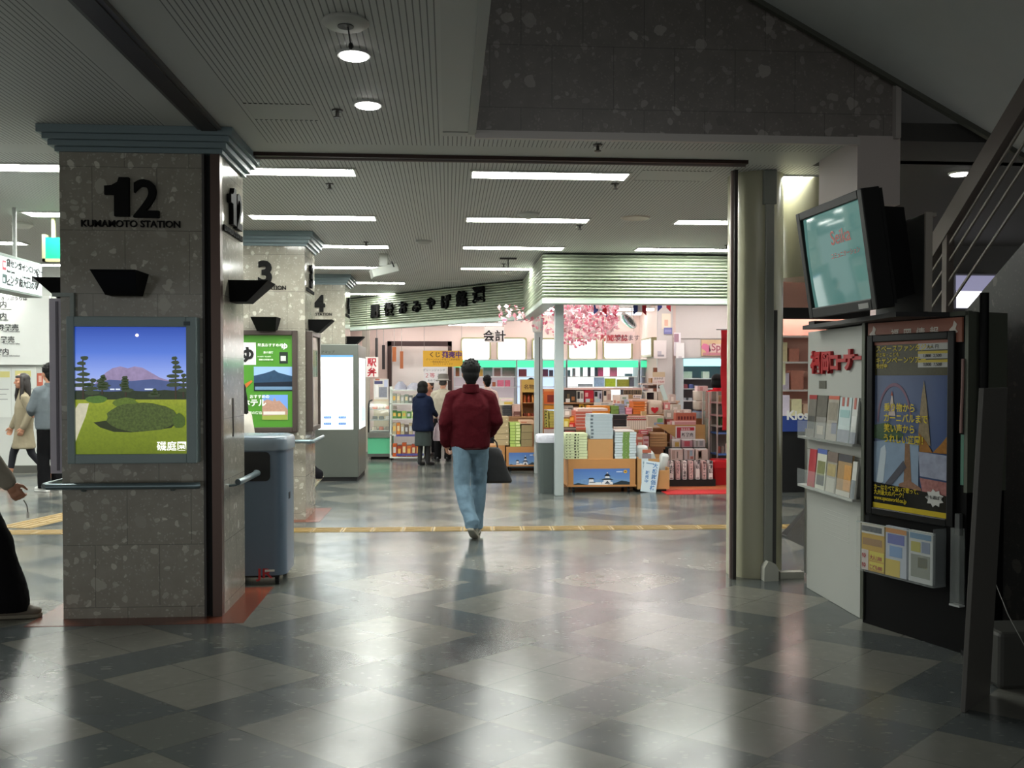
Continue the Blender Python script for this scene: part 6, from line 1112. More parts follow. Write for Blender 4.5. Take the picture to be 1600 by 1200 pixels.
for v, hs, cols, n in ((714,.26,['c85a20','d87030','8a9a70','b84a28'],6),(679,.22,['b8a8b0','8a7a90','d8863c','6a5a50','c0b090'],7),(654,.16,['3f7a3c','d8a030','a8c870','5a8a4c'],6),(630,.18,['8a988a','a8aca0','c0b8a8','6a6e68'],7)):
    RR = random.Random(v); z = at(620,v,17.4).z; w_ = (x1-x0-.1)/n
    for i in range(n):
        k += 1; h_ = hs*RR.uniform(.75,1); tag(MB().box(x0+.05+w_*i,17.44,z,x0+.05+w_*(i+.88),17.62,z+h_,C(RR.choice(cols), .3)).box(x0+.05+w_*(i+.15),17.437,z+h_*.3,x0+.05+w_*(i+.7),17.44,z+h_*.75,C(RR.choice(['e8d8b0','d8d8d8','f0c060']), .2)).build('snack_pack'), 'snack pack, %s from the left on the %s shelf of the white rack' % (ordn(i), {714:'lowest orange',679:'second',654:'green',630:'fourth'}[v]), 'snack pack', 'snack packs on the white rack')
for i, (u0, v0, u1, v1, c1, lab) in enumerate(((615,596,636,606,'8a8a98','grey wrapped bag left on top of the snack rack'),(634,598,660,606,'9a98a4','grey wrapped bag right on top of the snack rack'))):
    A, B = at(u0, 609, 17.5), at(u1, v0, 17.5); tag(MB().rings([((A.x+B.x)/2,17.62,A.z,(B.x-A.x)/2,.12),((A.x+B.x)/2,17.62,A.z+(B.z-A.z)*.5,(B.x-A.x)*.42,.10),((A.x+B.x)/2,17.62,B.z,(B.x-A.x)*.15,.04)], C(c1, .3), 14).build('wrapped_bag', smooth=True), lab, 'bag')
pk('poster_stand_board', 'pale photo board with price cards behind the deli case', 'board', 584, 592, 607, 624, 18.6, .03, C('d8d4d0'), [(.05,.75,.6,.9,C('4a4870')),(.1,.1,.3,.7,C('f0ecec')),(.35,.1,.9,.6,C('8a8c98', .3)),(.1,.93,.4,1,C('c8705a')),(.7,.6,.95,.95,C('c0c4dc'))]); tag(MB().box(at(584,624,18.6).x,18.58,0,at(607,624,18.6).x,18.72,at(590,624,18.6).z,C('c8b89a')).build('beige_block'), 'beige shelf block under the photo board', 'shelf')
tag(MB().box(at(566,600,19.5).x,19.5,0,at(577,600,19.5).x,19.7,2.9,C('b8b0a4')).build('pilaster'), 'grey beige pilaster behind the map kiosk', 'pilaster', kind='structure')
for i, (u0, u1, v0, v1, c1, lab) in enumerate(((586.5,590.5,528,575,'2a2226','dark vertical window bar left of the orange strips'),(597,601.5,539,577,'2a2226','second dark window bar left of the orange strips'),(613,619,542,565,'b86a3c','tall orange brown banner strip'),(625,630,549,576,'b86a3c','short orange brown banner strip'))):
    A, B = at(u0, v1, 20.6), at(u1, v0, 20.6); tag(MB().box(A.x,20.6,A.z,B.x,20.62,B.z,C(c1)).box((A.x+B.x)/2-.004,20.605,B.z,(A.x+B.x)/2+.004,20.615,CZ,C('9a9490')).build('hanging_strip'), lab, 'strip')
# tables behind the man in red and the posts
YT5 = 15.2
def side_cart(u0, u1, vt, lab, pu0, pv0, pu1, pv1, Y=YT5):
    A, B = at(u0, 743, Y), at(u1, vt, Y); cart(A.x, B.x, Y, Y+.55, B.z, lab, pu0, pv0, pu1, pv1); return B.z
zc1 = side_cart(791, 846, 698, 'wooden cart with castle panel behind the rear post', 795, 731, 838, 707); zc2 = side_cart(728, 789, 696, 'wooden cart with castle panel hidden behind the man in red', 735, 730, 784, 704)
stack(5, 'tan_box', 'gift box', 'tan gift box, %s, right of the man in red', 774, 651, 795, 697, YT5+.02, .4, TAN, [(0,0,1,.06,C('8a7a58')),(.8,.4,.9,.6,C('d8ccaa'))], 'tan gift boxes right of the man in red', z0=zc2)
stack(8, 'lime_box', 'gift box', 'lime green gift box, %s on the rear cart', 797, 660, 813, 697, YT5+.02, .4, C('b4cc6c', .06), [(0,0,1,.08,C('849a44')),(.6,.2,.95,.8,C('d8e0a0')),(.5,.1,.55,.9,C('7a8a50'))], 'lime green gift boxes on the rear cart', z0=zc1)
stack(3, 'brown_box', 'gift box', 'olive brown gift box, %s in the stack beside the lime boxes', 814.5, 664, 832, 697, YT5+.02, .4, C('94845e', .08), [(0,0,1,.04,C('6a5a3c'))], 'olive brown gift boxes on the rear cart', z0=zc1)
pk('flat_box', 'pinkish flat box lying over the lime and brown stacks', 'box', 812, 657, 834, 662, YT5+.03, .35, C('c8a488'), [(.1,.3,.5,.6,C('b05a3c'))]); 
zt5 = at(800,651,YT5+.5).z; table(at(780,650,YT5+.6).x, at(846,650,YT5+.6).x, YT5+.6, YT5+1.2, zt5, 'long counter behind the rear carts', C('a87a54'))
stack(6, 'black_tray', 'tray', 'black plastic tray, %s in the pile on the long counter', 786, 634, 799, 651, YT5+.65, .3, C('26262a'), [(0,.6,1,.8,C('5a5a60'))], 'black trays on the long counter', z0=zt5)
for i, (u0, v0, u1, v1, c1, lab) in enumerate([(800,632,813,651,'d8b4ac','pink box pile on the long counter'),(803,643,813,651,'6a4038','dark red packets in front of the pink pile'),(781,622,803,633,'d8d0c0','white bag with yellow print behind the black trays')]): pk('packet', lab, 'packet', u0, v0, u1, v1, YT5+.72-.06*(i == 1), .25, C(c1, .15), [(.1,.1,.9,.25,C('b89080'))] if i < 2 else [(.3,.1,.9,.45,C('d8b44c')),(.1,.6,.9,.9,C('ecd4d8'))], z0=zt5 if i < 2 else None)
pk('tray_riser', 'white block under the printed white bag', 'block', 781, 633, 800, 651, YT5+.97, .22, C('b8a494'), z0=zt5)
r = thing('wooden_display', 'tall wooden display case with yellow header beside the rear post', 'display case', at(815,651,YT5+.7)); A, B = at(815, 651, YT5+.62), at(838, 593, YT5+.62)
MB().box(A.x,YT5+.62,zt5,A.x+.015,YT5+1.0,B.z,WOOD).box(B.x-.015,YT5+.62,zt5,B.x,YT5+1.0,B.z,WOOD).box(A.x+.015,YT5+.98,zt5,B.x-.015,YT5+1.0,B.z,WOOD).box(A.x+.015,YT5+.62,B.z-.015,B.x-.015,YT5+.98,B.z,WOOD).build('case', r)
zq = at(820,629,YT5+.62).z; zq2 = at(820,613,YT5+.62).z; MB().box(A.x+.015,YT5+.63,zq-.012,B.x-.015,YT5+.98,zq,WOOD).build('shelf', r); MB().box(A.x,YT5+.61,zq2,B.x,YT5+.62,B.z,C('c8a050')).text('名物', ((A.x+B.x)/2,YT5+.61,zq2+.06), XP, ZP, .09, C('5a3a18'), .001, .02).build('header', r)
for i in range(3):
    x = A.x+.03+.075*i; tag(MB().rings([(x+.03,YT5+.75,zq,.028,.028),(x+.03,YT5+.75,zq+.10,.028,.028),(x+.03,YT5+.75,zq+.13,.012,.012)], M(['c8642c','a8401c','d88a3c'][i], .2), 14).build('jar', smooth=True), '%s amber jar in the wooden display case' % ['left','middle','right'][i], 'jar', 'amber jars'); tag(MB().rings([(x+.03,YT5+.75,zt5,.033,.05),(x+.03,YT5+.75,zt5+.05,.03,.04)], C(['6a2a1c','a84a24','8a3018'][i], .3), 12).build('packet', smooth=True), '%s dark red packet at the bottom of the wooden display case' % ['left','middle','right'][i], 'packet', 'dark red packets')
# stand between the two posts
YQ = 15.75; xq0, xq1 = at(848, 660, YQ).x, at(869, 660, YQ).x; r = thing('tiered_stand', 'wooden tiered stand glimpsed between the two shop posts', 'stand', (xq0,YQ,0)); zz = [at(855,v,YQ).z for v in (684,668.5,631)]
xq1 += .05
MB().box(xq0,YQ,0,xq0+.02,YQ+.4,zz[2]+.16,WOOD).box(xq1-.02,YQ,0,xq1,YQ+.4,zz[2]+.16,WOOD).build('side', r)
for z in zz: MB().box(xq0+.02,YQ,z-.02,xq1-.02,YQ+.4,z,C('b04a34' if z == zz[1] else 'a87850')).build('shelf', r)
pk('orange_carton', 'orange carton with dark window on the tiered stand', 'carton', 850, 608, 867, 631, YQ+.03, .3, C('d8692c', .08), [(.3,.1,.95,.6,C('8a2c1c', .3)),(0,.85,1,1,C('e89a5c'))], z0=zz[2]); pk('yellow_tray', 'orange yellow tray under the orange carton', 'tray', 850, 633, 867, 640, YQ+.02, .3, C('e0982c'))
stack(6, 'yellow_box', 'box', 'yellow green box, %s in the left pile on the tiered stand', 850, 641, 857, 668, YQ+.03, .3, C('c8c060', .08), [(0,0,1,.1,C('8a8440')),(.3,.3,.6,.7,C('3a3a2c'))], 'yellow green boxes between the posts', z0=zz[1]); stack(6, 'yellow_box', 'box', 'yellow green box, %s in the right pile on the tiered stand', 858.5, 642, 867, 668, YQ+.03, .3, C('d0c464', .08), [(0,0,1,.1,C('8a8440'))], 'yellow green boxes between the posts', z0=zz[1])
pk('sweet_jar', 'white panda pattern bag with red print on the chilled case shelf', 'bag', 849, 593, 858, 606, YQ+.25, .1, C('e8e0dc'), [(.2,.2,.7,.5,C('d04a54'))], z0=None) if 0 else None
# grey waste bin with white liner
q = at(853, 772, 12.14); r = thing('waste_bin', 'tall grey waste bin with white liner beside the front post', 'waste bin', (q.x+.02,12.2,0)); zb_ = at(853,690,12.14).z; xb_ = q.x+.03
MB().rings([(xb_,12.27,0,.115,.115),(xb_,12.27,zb_,.142,.142)], M('4a5250', .4), 28, .45).build('body', r); MB().rings([(xb_,12.27,zb_-.015,.15,.15),(xb_,12.27,zb_+.05,.158,.158),(xb_,12.27,zb_+.085,.15,.15),(xb_,12.27,zb_+.095,.12,.12)], M('c8c8d2', .35, bump=1.0, scale=22), 28, .5).build('liner', r, smooth=True)
# ---------------------------------------------------------------- people
SKIN = M('c08a6e', .5, noise=.06, scale=30); HAIRB = M('0a0909', .7, noise=.3, scale=120, spec=.25); DX = bpy.data.textures.new('cloth_folds', 'CLOUDS'); DX.noise_scale = .09
def blob(mb, name, parent, vox=.009, sm=5, fold=0):
    o = mb.build(name, parent, local=True, smooth=False)
    r_ = o.modifiers.new('join', 'REMESH'); r_.mode = 'VOXEL'; r_.voxel_size = vox; r_.use_smooth_shade = True
    s_ = o.modifiers.new('soft', 'SMOOTH'); s_.factor = .5; s_.iterations = sm
    if fold:
        d = o.modifiers.new('folds', 'DISPLACE'); d.texture = DX; d.strength = fold; d.mid_level = .5; d.texture_coords = 'LOCAL'
    return o
def V(*a): return Vector(a)
BASE = dict(head=V(0,.015,1.60), neck=V(0,-.01,1.44), sl=V(-.172,-.01,1.365), sr=V(.172,-.01,1.365), el=V(-.235,-.03,1.10), er=V(.235,-.03,1.10), wl=V(-.24,.05,.87), wr=V(.24,.05,.87),
            hl=V(-.085,0,.90), hr=V(.085,0,.90), kl=V(-.095,.015,.49), kr=V(.095,.015,.49), al=V(-.10,-.02,.085), ar=V(.10,-.02,.085), tl=V(-.115,.13,.03), tr=V(.115,.13,.03))
def hand(m, w, e, side, curl=.5, spread=V(0,1,0), mt=SKIN):
    d = (w-e).normalized(); n = V(-side,0,0); n = (n-d*n.dot(d)).normalized(); l = d.cross(n)      # n: out of the palm towards the body
    if l.dot(spread) < 0: l = -l                                                                    # l: thumb side
    m.cap(w-d*.02, w+d*.035, .026, .030, mt, 10)
    pc = w+d*.055
    for k in (-1.5,-.5,.5,1.5): m.cap(w+d*.02+l*k*.011, w+d*.085+l*k*.0175, .016, .0125, mt, 8)
    for k, L in ((1.5,.068),(.5,.076),(-.5,.070),(-1.5,.056)):
        b = w+d*.088+l*k*.0205; a1 = curl*.9; j1 = b+(d*math.cos(a1)+n*math.sin(a1))*L*.45; a2 = curl*1.9; j2 = j1+(d*math.cos(a2)+n*math.sin(a2))*L*.33; a3 = curl*2.5; j3 = j2+(d*math.cos(a3)+n*math.sin(a3))*L*.25
        m.cap(b-d*.01, j1, .0092, .0085, mt, 8); m.cap(j1, j2, .0085, .0080, mt, 8); m.cap(j2, j3, .0078, .0068, mt, 8)
    t0 = w+d*.025+l*.028; t1 = t0+(d*.7+l*.6+n*.25).normalized()*.042; t2 = t1+(d*.9+l*.1+n*.35).normalized()*.034
    m.cap(t0, t1, .0125, .0105, mt, 8); m.cap(t1, t2, .0100, .0085, mt, 8)
def person(label, loc, rz, h, J={}, body_vox=.008, curl=.5, slim=1.0, face=False, turn=0, nod=0):
    P = {k: v.copy() for k, v in BASE.items()}
    for k, v in J.items(): P[k] = V(*v)
    s = h/1.71; r = thing('person', label, 'person', loc, rz); r.scale = (s, s, s)
    m = MB(); q = slim
    hd = P['head']; Rm = Matrix.Rotation(turn, 3, 'Z') @ Matrix.Rotation(nod, 3, 'X'); hp = lambda x, y, z: hd+Rm @ V(x, y, z)
    m.ell(hd+Rm @ V(0,-.005,.02), .078, .097, .100, SKIN, 18, 11, Rm); m.ell(hp(0,.028,-.05), .056, .062, .062, SKIN, 16, 9, Rm); m.ell(hp(0,.068,-.088), .024, .022, .022, SKIN, 10, 7)
    m.cap(hp(0,.090,.008), hp(0,.108,-.030), .009, .014, SKIN, 8); m.ell(hp(0,.086,.022), .045, .014, .012, SKIN, 12, 7, Rm); m.ell(hp(0,.088,-.060), .024, .012, .010, SKIN, 10, 7, Rm)
    for sd in (-1, 1):
        m.ell(hp(sd*.077,-.008,-.012), .010, .020, .032, SKIN, 10, 7, Rm); m.ell(hp(sd*.042,.068,-.025), .022, .02, .022, SKIN, 10, 7)
    m.cap(P['neck']-V(0,.0,.05), hd+Rm @ V(0,-.02,-.07), .058, .052, SKIN, 14)
    hx = (P['hl']+P['hr'])/2; sx = (P['sl']+P['sr'])/2
    lv = lambda t: hx.lerp(sx, t)
    tor = [(lv(-.16),.10,.08),(lv(-.08),.14,.10),(lv(0),.15,.105),(lv(.22),.128,.095),(lv(.5),.14,.10),(lv(.78),.155,.10),(lv(.95),.14,.085),(lv(1.06),.08,.065),(lv(1.12),.05,.05)]
    m.rings([(c.x,c.y,c.z,a*q,b*q) for c,a,b in tor], SKIN, 20, .9)
    for a in 'lr':
        sd = -1 if a == 'l' else 1
        m.cap(P['s'+a], P['e'+a], .044*q, .038*q, SKIN); m.cap(P['e'+a], P['w'+a], .037*q, .026, SKIN); m.cap(P['h'+a], P['k'+a], .074*q, .052*q, SKIN); m.cap(P['k'+a], P['a'+a], .050*q, .036*q, SKIN)
        m.cap(P['a'+a]-V(0,0,.03), P['t'+a], .034, .026, SKIN); hand(m, P['w'+a], P['e'+a], sd, curl)
    blob(m, 'body', r, body_vox, 3)
    if face:
        for sd in (-1, 1): MB().ell(hp(sd*.030,.083,.000), .011, .006, .005, M('161010', .3), 10, 7, Rm).build('eye', r, local=True); MB().ell(hp(sd*.030,.086,.022), .016, .004, .003, HAIRB, 10, 7, Rm).build('eyebrow', r, local=True)
        MB().ell(hp(0,.095,-.060), .018, .006, .006, M('a8584e', .4), 10, 7, Rm).build('mouth', r, local=True)
    return r, P, hp, Rm
def matte(mt):
    mt.node_tree.nodes['Principled BSDF'].inputs['Specular IOR Level'].default_value = .12; return mt
def jacket(r, P, mt, name='jacket', hem=.88, wd=1.0, sl=1.0, vox=.009, fold=.012, flare=0, collar=True, waist=1.0, cuff=.048, low=None):
    matte(mt); m = MB(); hx = (P['hl']+P['hr'])/2; sx = (P['sl']+P['sr'])/2; hw = (P['sr']-P['sl']).length/2/.172; ax = (P['sr']-P['sl']).normalized()
    zh = hx.z-.90+hem; c0 = V(hx.x, hx.y, zh); L = sx.z-zh; at_ = lambda t: V(c0.x+(sx.x-c0.x)*max(t,0), c0.y+(sx.y-c0.y)*max(t,0), zh+L*t)
    prof = [(0,.168+flare,.118+flare*.8),(.03,.176+flare,.126+flare*.8),(.12,.182*waist+flare*.7,.132+flare*.5),(.35,.186*waist,.136),(.6,.190,.142),(.8,.186,.138),(.92,.160,.118),(1.0,.125,.098),(1.07,.088,.082),(1.14,.070,.072)]
    m.rings([(at_(t).x,at_(t).y,at_(t).z,a*wd*(hw if t > .6 else 1),b*wd) for t,a,b in prof], mt, 26, .85)
    for a in 'lr':
        s_, e_, w_ = P['s'+a], P['e'+a], P['w'+a]; wr_ = e_.lerp(w_, .97*sl)
        m.cap(s_+V(0,0,-.03), e_, .068*wd, .060*wd, mt, 14); m.cap(e_, wr_, .060*wd, cuff, mt, 14); m.cap(s_*.45+sx*.55+V(0,0,.01), s_+V(0,0,-.025), .062*wd, .068*wd, mt, 12)
    o = blob(m, name, r, vox, 6, fold)
    if collar:
        k = MB(); n_ = P['neck']; k.rings([(n_.x,n_.y-.012,n_.z-.055,.092,.085),(n_.x,n_.y-.018,n_.z+.01,.080,.078),(n_.x,n_.y-.022,n_.z+.032,.074,.076),(n_.x,n_.y-.02,n_.z+.027,.058,.06)], mt, 22); blob(k, 'collar', o, .008, 3)
    return o
def trousers(r, P, mt, top=.98, vox=.009, fold=.014, cuff=.068, thigh=.094, knee=.075, seat=1.0, name='trousers', skirt=None, cut=1.0):
    matte(mt); m = MB(); hx = (P['hl']+P['hr'])/2; tz = hx.z-.90+top
    m.rings([(hx.x,hx.y,hx.z-.09,.11,.09),(hx.x,hx.y-.01,hx.z-.04,.155*seat,.115*seat),(hx.x,hx.y-.015,hx.z+.02,.165*seat,.125*seat),(hx.x,hx.y-.005,tz,.155*seat,.11*seat)], mt, 24, .9)
    for a in 'lr':
        h_, k_, a_ = P['h'+a], P['k'+a], P['a'+a]; e = k_.lerp(a_, cut)
        m.cap(h_+V(0,-.01,-.02), k_, thigh, knee, mt, 16); m.tube([k_+(h_-k_)*.08, k_, k_.lerp(e,.35), k_.lerp(e,.7), e+V(0,0,.02), e-V(0,0,.035)], [knee*.98, knee, (knee*.9+cuff*.1), cuff, cuff*1.04, cuff], mt, 16)
    return blob(m, name, r, vox, 5, fold)
def shoe(r, a, t, mt, sole, name='shoe', w=.046):
    a, t = a.copy(), t.copy(); d = (t-a); fd = V(d.x, d.y, 0).normalized(); pt = math.atan2(t.z-(a.z-.055), V(d.x,d.y,0).length)  # pitch of the foot
    g = r and thing
    heel = a-V(0,0,.055)-fd*.045; R_ = Matrix.Rotation(math.atan2(fd.y, fd.x)-math.pi/2, 4, 'Z') @ Matrix.Rotation(pt, 4, 'X'); T = Matrix.Translation(a-V(0,0,.055)) @ R_
    pr = lambda s, dz: [(x*s, y) for x, y in ((-.030,-.075),(0,-.085),(.030,-.075),(.036,-.02),(.042,.06),(.047,.12),(.036,.165),(.008,.185),(-.022,.175),(-.042,.13),(-.040,.06),(-.034,-.02))]
    m = MB().prism(pr(w/.046, 0), (0,0,0), XP, YP, .024, sole).xform(T @ Matrix.Translation((0,0,-.028))); m.build('sole', r, local=True, bevel=.006)
    m = MB().ell((0,-.02,.03), w*.82, .066, .055, mt, 14, 9).ell((0,.06,.018), w*.90, .085, .042, mt, 14, 9).ell((0,.125,.010), w*.92, .055, .030, mt, 14, 9).cap((0,-.025,.03),(0,-.02,.065), w*.85, w*.8, mt, 12).xform(T); blob(m, name, r, .007, 3)
def hair(r, hp, Rm, mt=HAIRB, style='short', sd=1):
    m = MB(); q = random.Random(sd)
    if style == 'short':
        m.ell(hp(0,-.022,.042), .094, .102, .094, mt, 18, 11, Rm); m.ell(hp(0,-.052,-.015), .080, .066, .085, mt, 16, 9, Rm); m.ell(hp(0,-.060,-.075), .055, .04, .05, mt, 14, 9, Rm)
        for i in range(46):
            a = q.uniform(0, 6.28); e = q.uniform(.15, 1.4); d = Rm @ V(math.cos(a)*math.cos(e)*.8, math.sin(a)*math.cos(e)*.8-.25, math.sin(e)).normalized(); b = hp(0,-.022,.040)+V(d.x*.078, d.y*.086, d.z*.082)
            d2 = (d+V(q.uniform(-.5,.5),q.uniform(-.5,.5),q.uniform(-.1,.5))).normalized(); m.cap(b, b+d2*.026, .013, .005, mt, 6)
        return blob(m, 'hair', r, .006, 1)
    if style == 'nape':
        m.ell(hp(0,-.045,.005), .078, .07, .08, mt, 16, 9, Rm); return blob(m, 'hair', r, .008, 2)
    if style == 'bob':
        m.ell(hp(0,-.022,.030), .106, .112, .100, mt, 18, 11, Rm); m.rings([(*hp(0,-.030,-.13),.098,.088),(*hp(0,-.030,-.07),.118,.106),(*hp(0,-.028,.0),.102,.10),(*hp(0,-.025,.04),.09,.09)], mt, 22); return blob(m, 'hair', r, .008, 3)
    if style == 'long':
        m.ell(hp(0,-.020,.034), .088, .098, .092, mt, 18, 11, Rm)
        m.rings([(*hp(0,-.075,-.36),.06,.03),(*hp(0,-.080,-.30),.11,.045),(*hp(0,-.070,-.18),.118,.055),(*hp(0,-.052,-.05),.104,.07),(*hp(0,-.035,.03),.088,.075)], mt, 22)
        for s_ in (-1,1): m.tube([hp(s_*.072,.03,.07),hp(s_*.088,.035,0),hp(s_*.094,.03,-.10),hp(s_*.105,.045,-.22),hp(s_*.095,.06,-.31)], [.022,.026,.030,.030,.010], mt, 10)
        m.ell(hp(0,.062,.062), .058, .030, .030, mt, 12, 7, Rm); return blob(m, 'hair', r, .008, 2)
# the man in the dark red jacket
J = dict(sl=(-.182,0,1.365), sr=(.182,0,1.365), el=(-.250,-.05,1.11), wl=(-.235,.05,.90), er=(.248,-.02,1.12), wr=(.195,.19,.99), head=(.0,.01,1.580), neck=(0,-.02,1.445),
         hl=(-.085,0,.90), kl=(-.085,-.03,.49), al=(.005,-.235,.155), tl=(.035,-.10,.030), hr=(.085,.02,.90), kr=(.080,.16,.50), ar=(.055,.16,.088), tr=(.065,.31,.03))
pm = fl(742, 842); Lm = (pm.x-.035, pm.y+.13, 0)
r, P, hp, Rm = person('man in a dark red jacket and blue jeans seen from behind', Lm, math.radians(0), 1.715, J, .0065, .9)
JR_ = M('450e16', .9, noise=.22, scale=45, bump=.25); jk = jacket(r, P, JR_, hem=.86, wd=1.06, vox=.008, fold=.022, waist=.98, cuff=.055)
k = MB(); hx = (P['hl']+P['hr'])/2; k.rings([(hx.x,hx.y,.845,.160,.118),(hx.x,hx.y,.855,.172,.128),(hx.x,hx.y,.905,.176,.131),(hx.x,hx.y,.915,.168,.124)], M('3c0c13', .9, noise=.2, scale=90, bump=.3), 28, .85); blob(k, 'waistband', jk, .008, 2)
trousers(r, P, M('6a8293', .85, noise=.25, scale=12, bump=.15), vox=.0075, fold=.020, cuff=.070, thigh=.096, knee=.078, seat=.98); shoe(r, P['al'], P['tl'], M('8f8f84', .7), M('9a978a', .8)); shoe(r, P['ar'], P['tr'], M('8f8f84', .7), M('9a978a', .8)); hair(r, hp, Rm, style='short')
# black bag in his right hand
wr = r.matrix_basis @ P['wr'] if 0 else Vector(Lm)+P['wr']*1.003
bg = thing('bag', 'soft black bag carried by the man in dark red', 'bag', (wr.x+.04, wr.y+.10, .50)); BG = M('0d0d10', .6, bump=.2, scale=20); c0 = V(wr.x+.04, wr.y+.09, 0)
m = MB().rings([(c0.x+.03,c0.y,.49,.145,.05),(c0.x+.03,c0.y,.51,.155,.065),(c0.x+.01,c0.y,.64,.125,.055),(c0.x-.01,c0.y,.76,.105,.045),(c0.x-.02,c0.y,.83,.085,.03),(c0.x-.02,c0.y,.845,.06,.015)], BG, 24, .6); o = m.build('bag_body', bg, smooth=True)
MB().tube([(c0.x-.07,c0.y,.83),(c0.x-.06,c0.y-.03,.89),(wr.x-.005,wr.y+.085,.945),(wr.x+.02,wr.y+.085,.945),(c0.x+.03,c0.y-.01,.89),(c0.x+.04,c0.y,.83)], .008, BG, 8).build('handle', bg, smooth=True)
# woman in navy coat at the snack rack
q = fl(661, 727); J = dict(el=(-.22,.02,1.11), wl=(-.15,.25,1.0), er=(.20,.06,1.12), wr=(.12,.28,1.02), al=(-.075,-.02,.085), ar=(.085,.06,.085), kl=(-.08,.03,.49), kr=(.085,.06,.49), tl=(-.09,.13,.03), tr=(.10,.21,.03))
r, P, hp, Rm = person('woman with black bobbed hair in a navy coat and dark skirt', q, math.radians(-38), 1.48, J, .008, 1.0)
jacket(r, P, M('151d33', .85, noise=.15, scale=30), 'coat', hem=.70, wd=1.12, vox=.01, fold=.015, flare=.03, waist=1.1)
m = MB().rings([(0,0,.40,.19,.15),(0,0,.42,.19,.15),(0,0,.65,.18,.14),(0,0,.85,.16,.12),(0,0,.95,.15,.11)], M('2c3634', .85, noise=.15), 24); blob(m, 'skirt', r, .01, 3, .015)
BTS = M('141416', .6); m = MB()
for a in 'lr': m.cap(P['k'+a]+V(0,0,.02), P['a'+a]+V(0,0,-.02), .058, .046, BTS, 14); m.cap(P['a'+a]-V(0,0,.04), P['t'+a], .042, .034, BTS, 12)
blob(m, 'boots', r, .009, 2); hair(r, hp, Rm, style='bob')
k = MB(); n_ = P['neck']; k.rings([(n_.x,n_.y-.05,n_.z-.06,.10,.07),(n_.x,n_.y-.06,n_.z-.02,.12,.08),(n_.x,n_.y-.04,n_.z+.03,.095,.07),(n_.x,n_.y-.02,n_.z+.04,.07,.05)], M('151d33', .85, noise=.15, scale=30), 20); blob(k, 'hood', r, .01, 2)
w_ = Vector(q)+Matrix.Rotation(math.radians(-38),3,'Z') @ (P['wr']*.866); bg = thing('carrier_bag', 'pale printed carrier bag held by the woman in navy', 'bag', (w_.x+.04,w_.y+.10,.42)); PB = M('c8b4bc', .35, noise=.3, scale=9)
MB().rings([(w_.x+.07,w_.y+.12,.42,.12,.06),(w_.x+.07,w_.y+.12,.46,.13,.07),(w_.x+.05,w_.y+.12,.62,.10,.05),(w_.x+.04,w_.y+.11,.74,.03,.02)], PB, 18, .6).build('bag_body', bg, smooth=True); MB().tube([(w_.x+.04,w_.y+.11,.73),(w_.x+.03,w_.y+.08,.82),(w_.x+.045,w_.y+.07,.87)], .008, PB, 8).build('handle', bg)
# man in the grey hat
q = fl(692, 721); J = dict(head=(0,.05,1.57), neck=(0,.015,1.43), el=(-.24,.02,1.11), wl=(-.18,.22,.98), er=(.22,.05,1.12), wr=(.13,.27,1.04))
r, P, hp, Rm = person('man in a grey brimmed hat, beige jacket and black trousers', q, math.radians(-8), 1.58, J, .009, .9, nod=-.25)
jacket(r, P, M('b0a797', .85, noise=.1, scale=20), hem=.86, wd=1.08, vox=.01, fold=.016); trousers(r, P, M('131214', .85), vox=.01)
for a in 'lr': shoe(r, P['a'+a], P['t'+a], M('151314', .4), BLACK)
hair(r, hp, Rm, M('3a3634', .6), 'nape'); HT_ = M('6a655f', .9); m = MB().rings([(*hp(0,-.01,.046),.150,.165),(*hp(0,-.01,.056),.152,.167),(*hp(0,-.01,.066),.108,.12),(*hp(0,-.012,.135),.102,.114),(*hp(0,-.012,.182),.088,.10),(*hp(0,-.012,.192),.05,.06)], HT_, 28); m.build('hat', r, local=True, smooth=True)
hat_ = r.children[-1]; MB().rings([(*hp(0,-.01,.064),.111,.123),(*hp(0,-.01,.086),.109,.121)], M('b8b2a8', .8), 28).build('hat_band', hat_, local=True)
# another customer half hidden between them, the cashier and two heads behind goods
q = at(672, 700, 18.4); J = dict(head=(0,.03,1.56))
r, P, hp, Rm = person('customer with reddish face seen between the woman in navy and the hat', (q.x,18.4,0), math.radians(150), 1.52, J, .01, .6); jacket(r, P, M('8a5a50', .85), hem=.75, vox=.012, collar=False); trousers(r, P, M('1a1a1e', .85), vox=.012); hair(r, hp, Rm, M('2a1c18', .5), 'short')
for a in 'lr': shoe(r, P['a'+a], P['t'+a], BLACK, BLACK)
q = at(761, 650, 18.6); r, P, hp, Rm = person('cashier with short black hair in a pale blouse beyond the red jacket', (q.x,18.6,0), math.radians(20), 1.58, {}, .01, .6); jacket(r, P, M('e4cfc8', .8), 'blouse', hem=.8, wd=.95, vox=.011); trousers(r, P, M('2a2a30', .85), vox=.012); hair(r, hp, Rm, style='short')
for a in 'lr': shoe(r, P['a'+a], P['t'+a], BLACK, BLACK)
q = at(829, 650, 18.2); r, P, hp, Rm = person('person with black hair showing just above the wooden display case', (q.x,18.2,0), math.radians(30), 1.52, {}, .011, .6); jacket(r, P, M('a85a44', .8), hem=.8, vox=.012, collar=False); trousers(r, P, M('2a2a30', .85), vox=.012); hair(r, hp, Rm, style='short')
for a in 'lr': shoe(r, P['a'+a], P['t'+a], BLACK, BLACK)
q = at(1120, 650, 15.8); r, P, hp, Rm = person('person in a red top with black hair behind the wire shelves', (q.x,15.8,0), math.radians(-10), 1.60, {}, .009, .6); jacket(r, P, M('d02430', .75), hem=.85, wd=1.02, vox=.01); trousers(r, P, M('222228', .85), vox=.012); hair(r, hp, Rm, style='bob')
for a in 'lr': shoe(r, P['a'+a], P['t'+a], BLACK, BLACK)
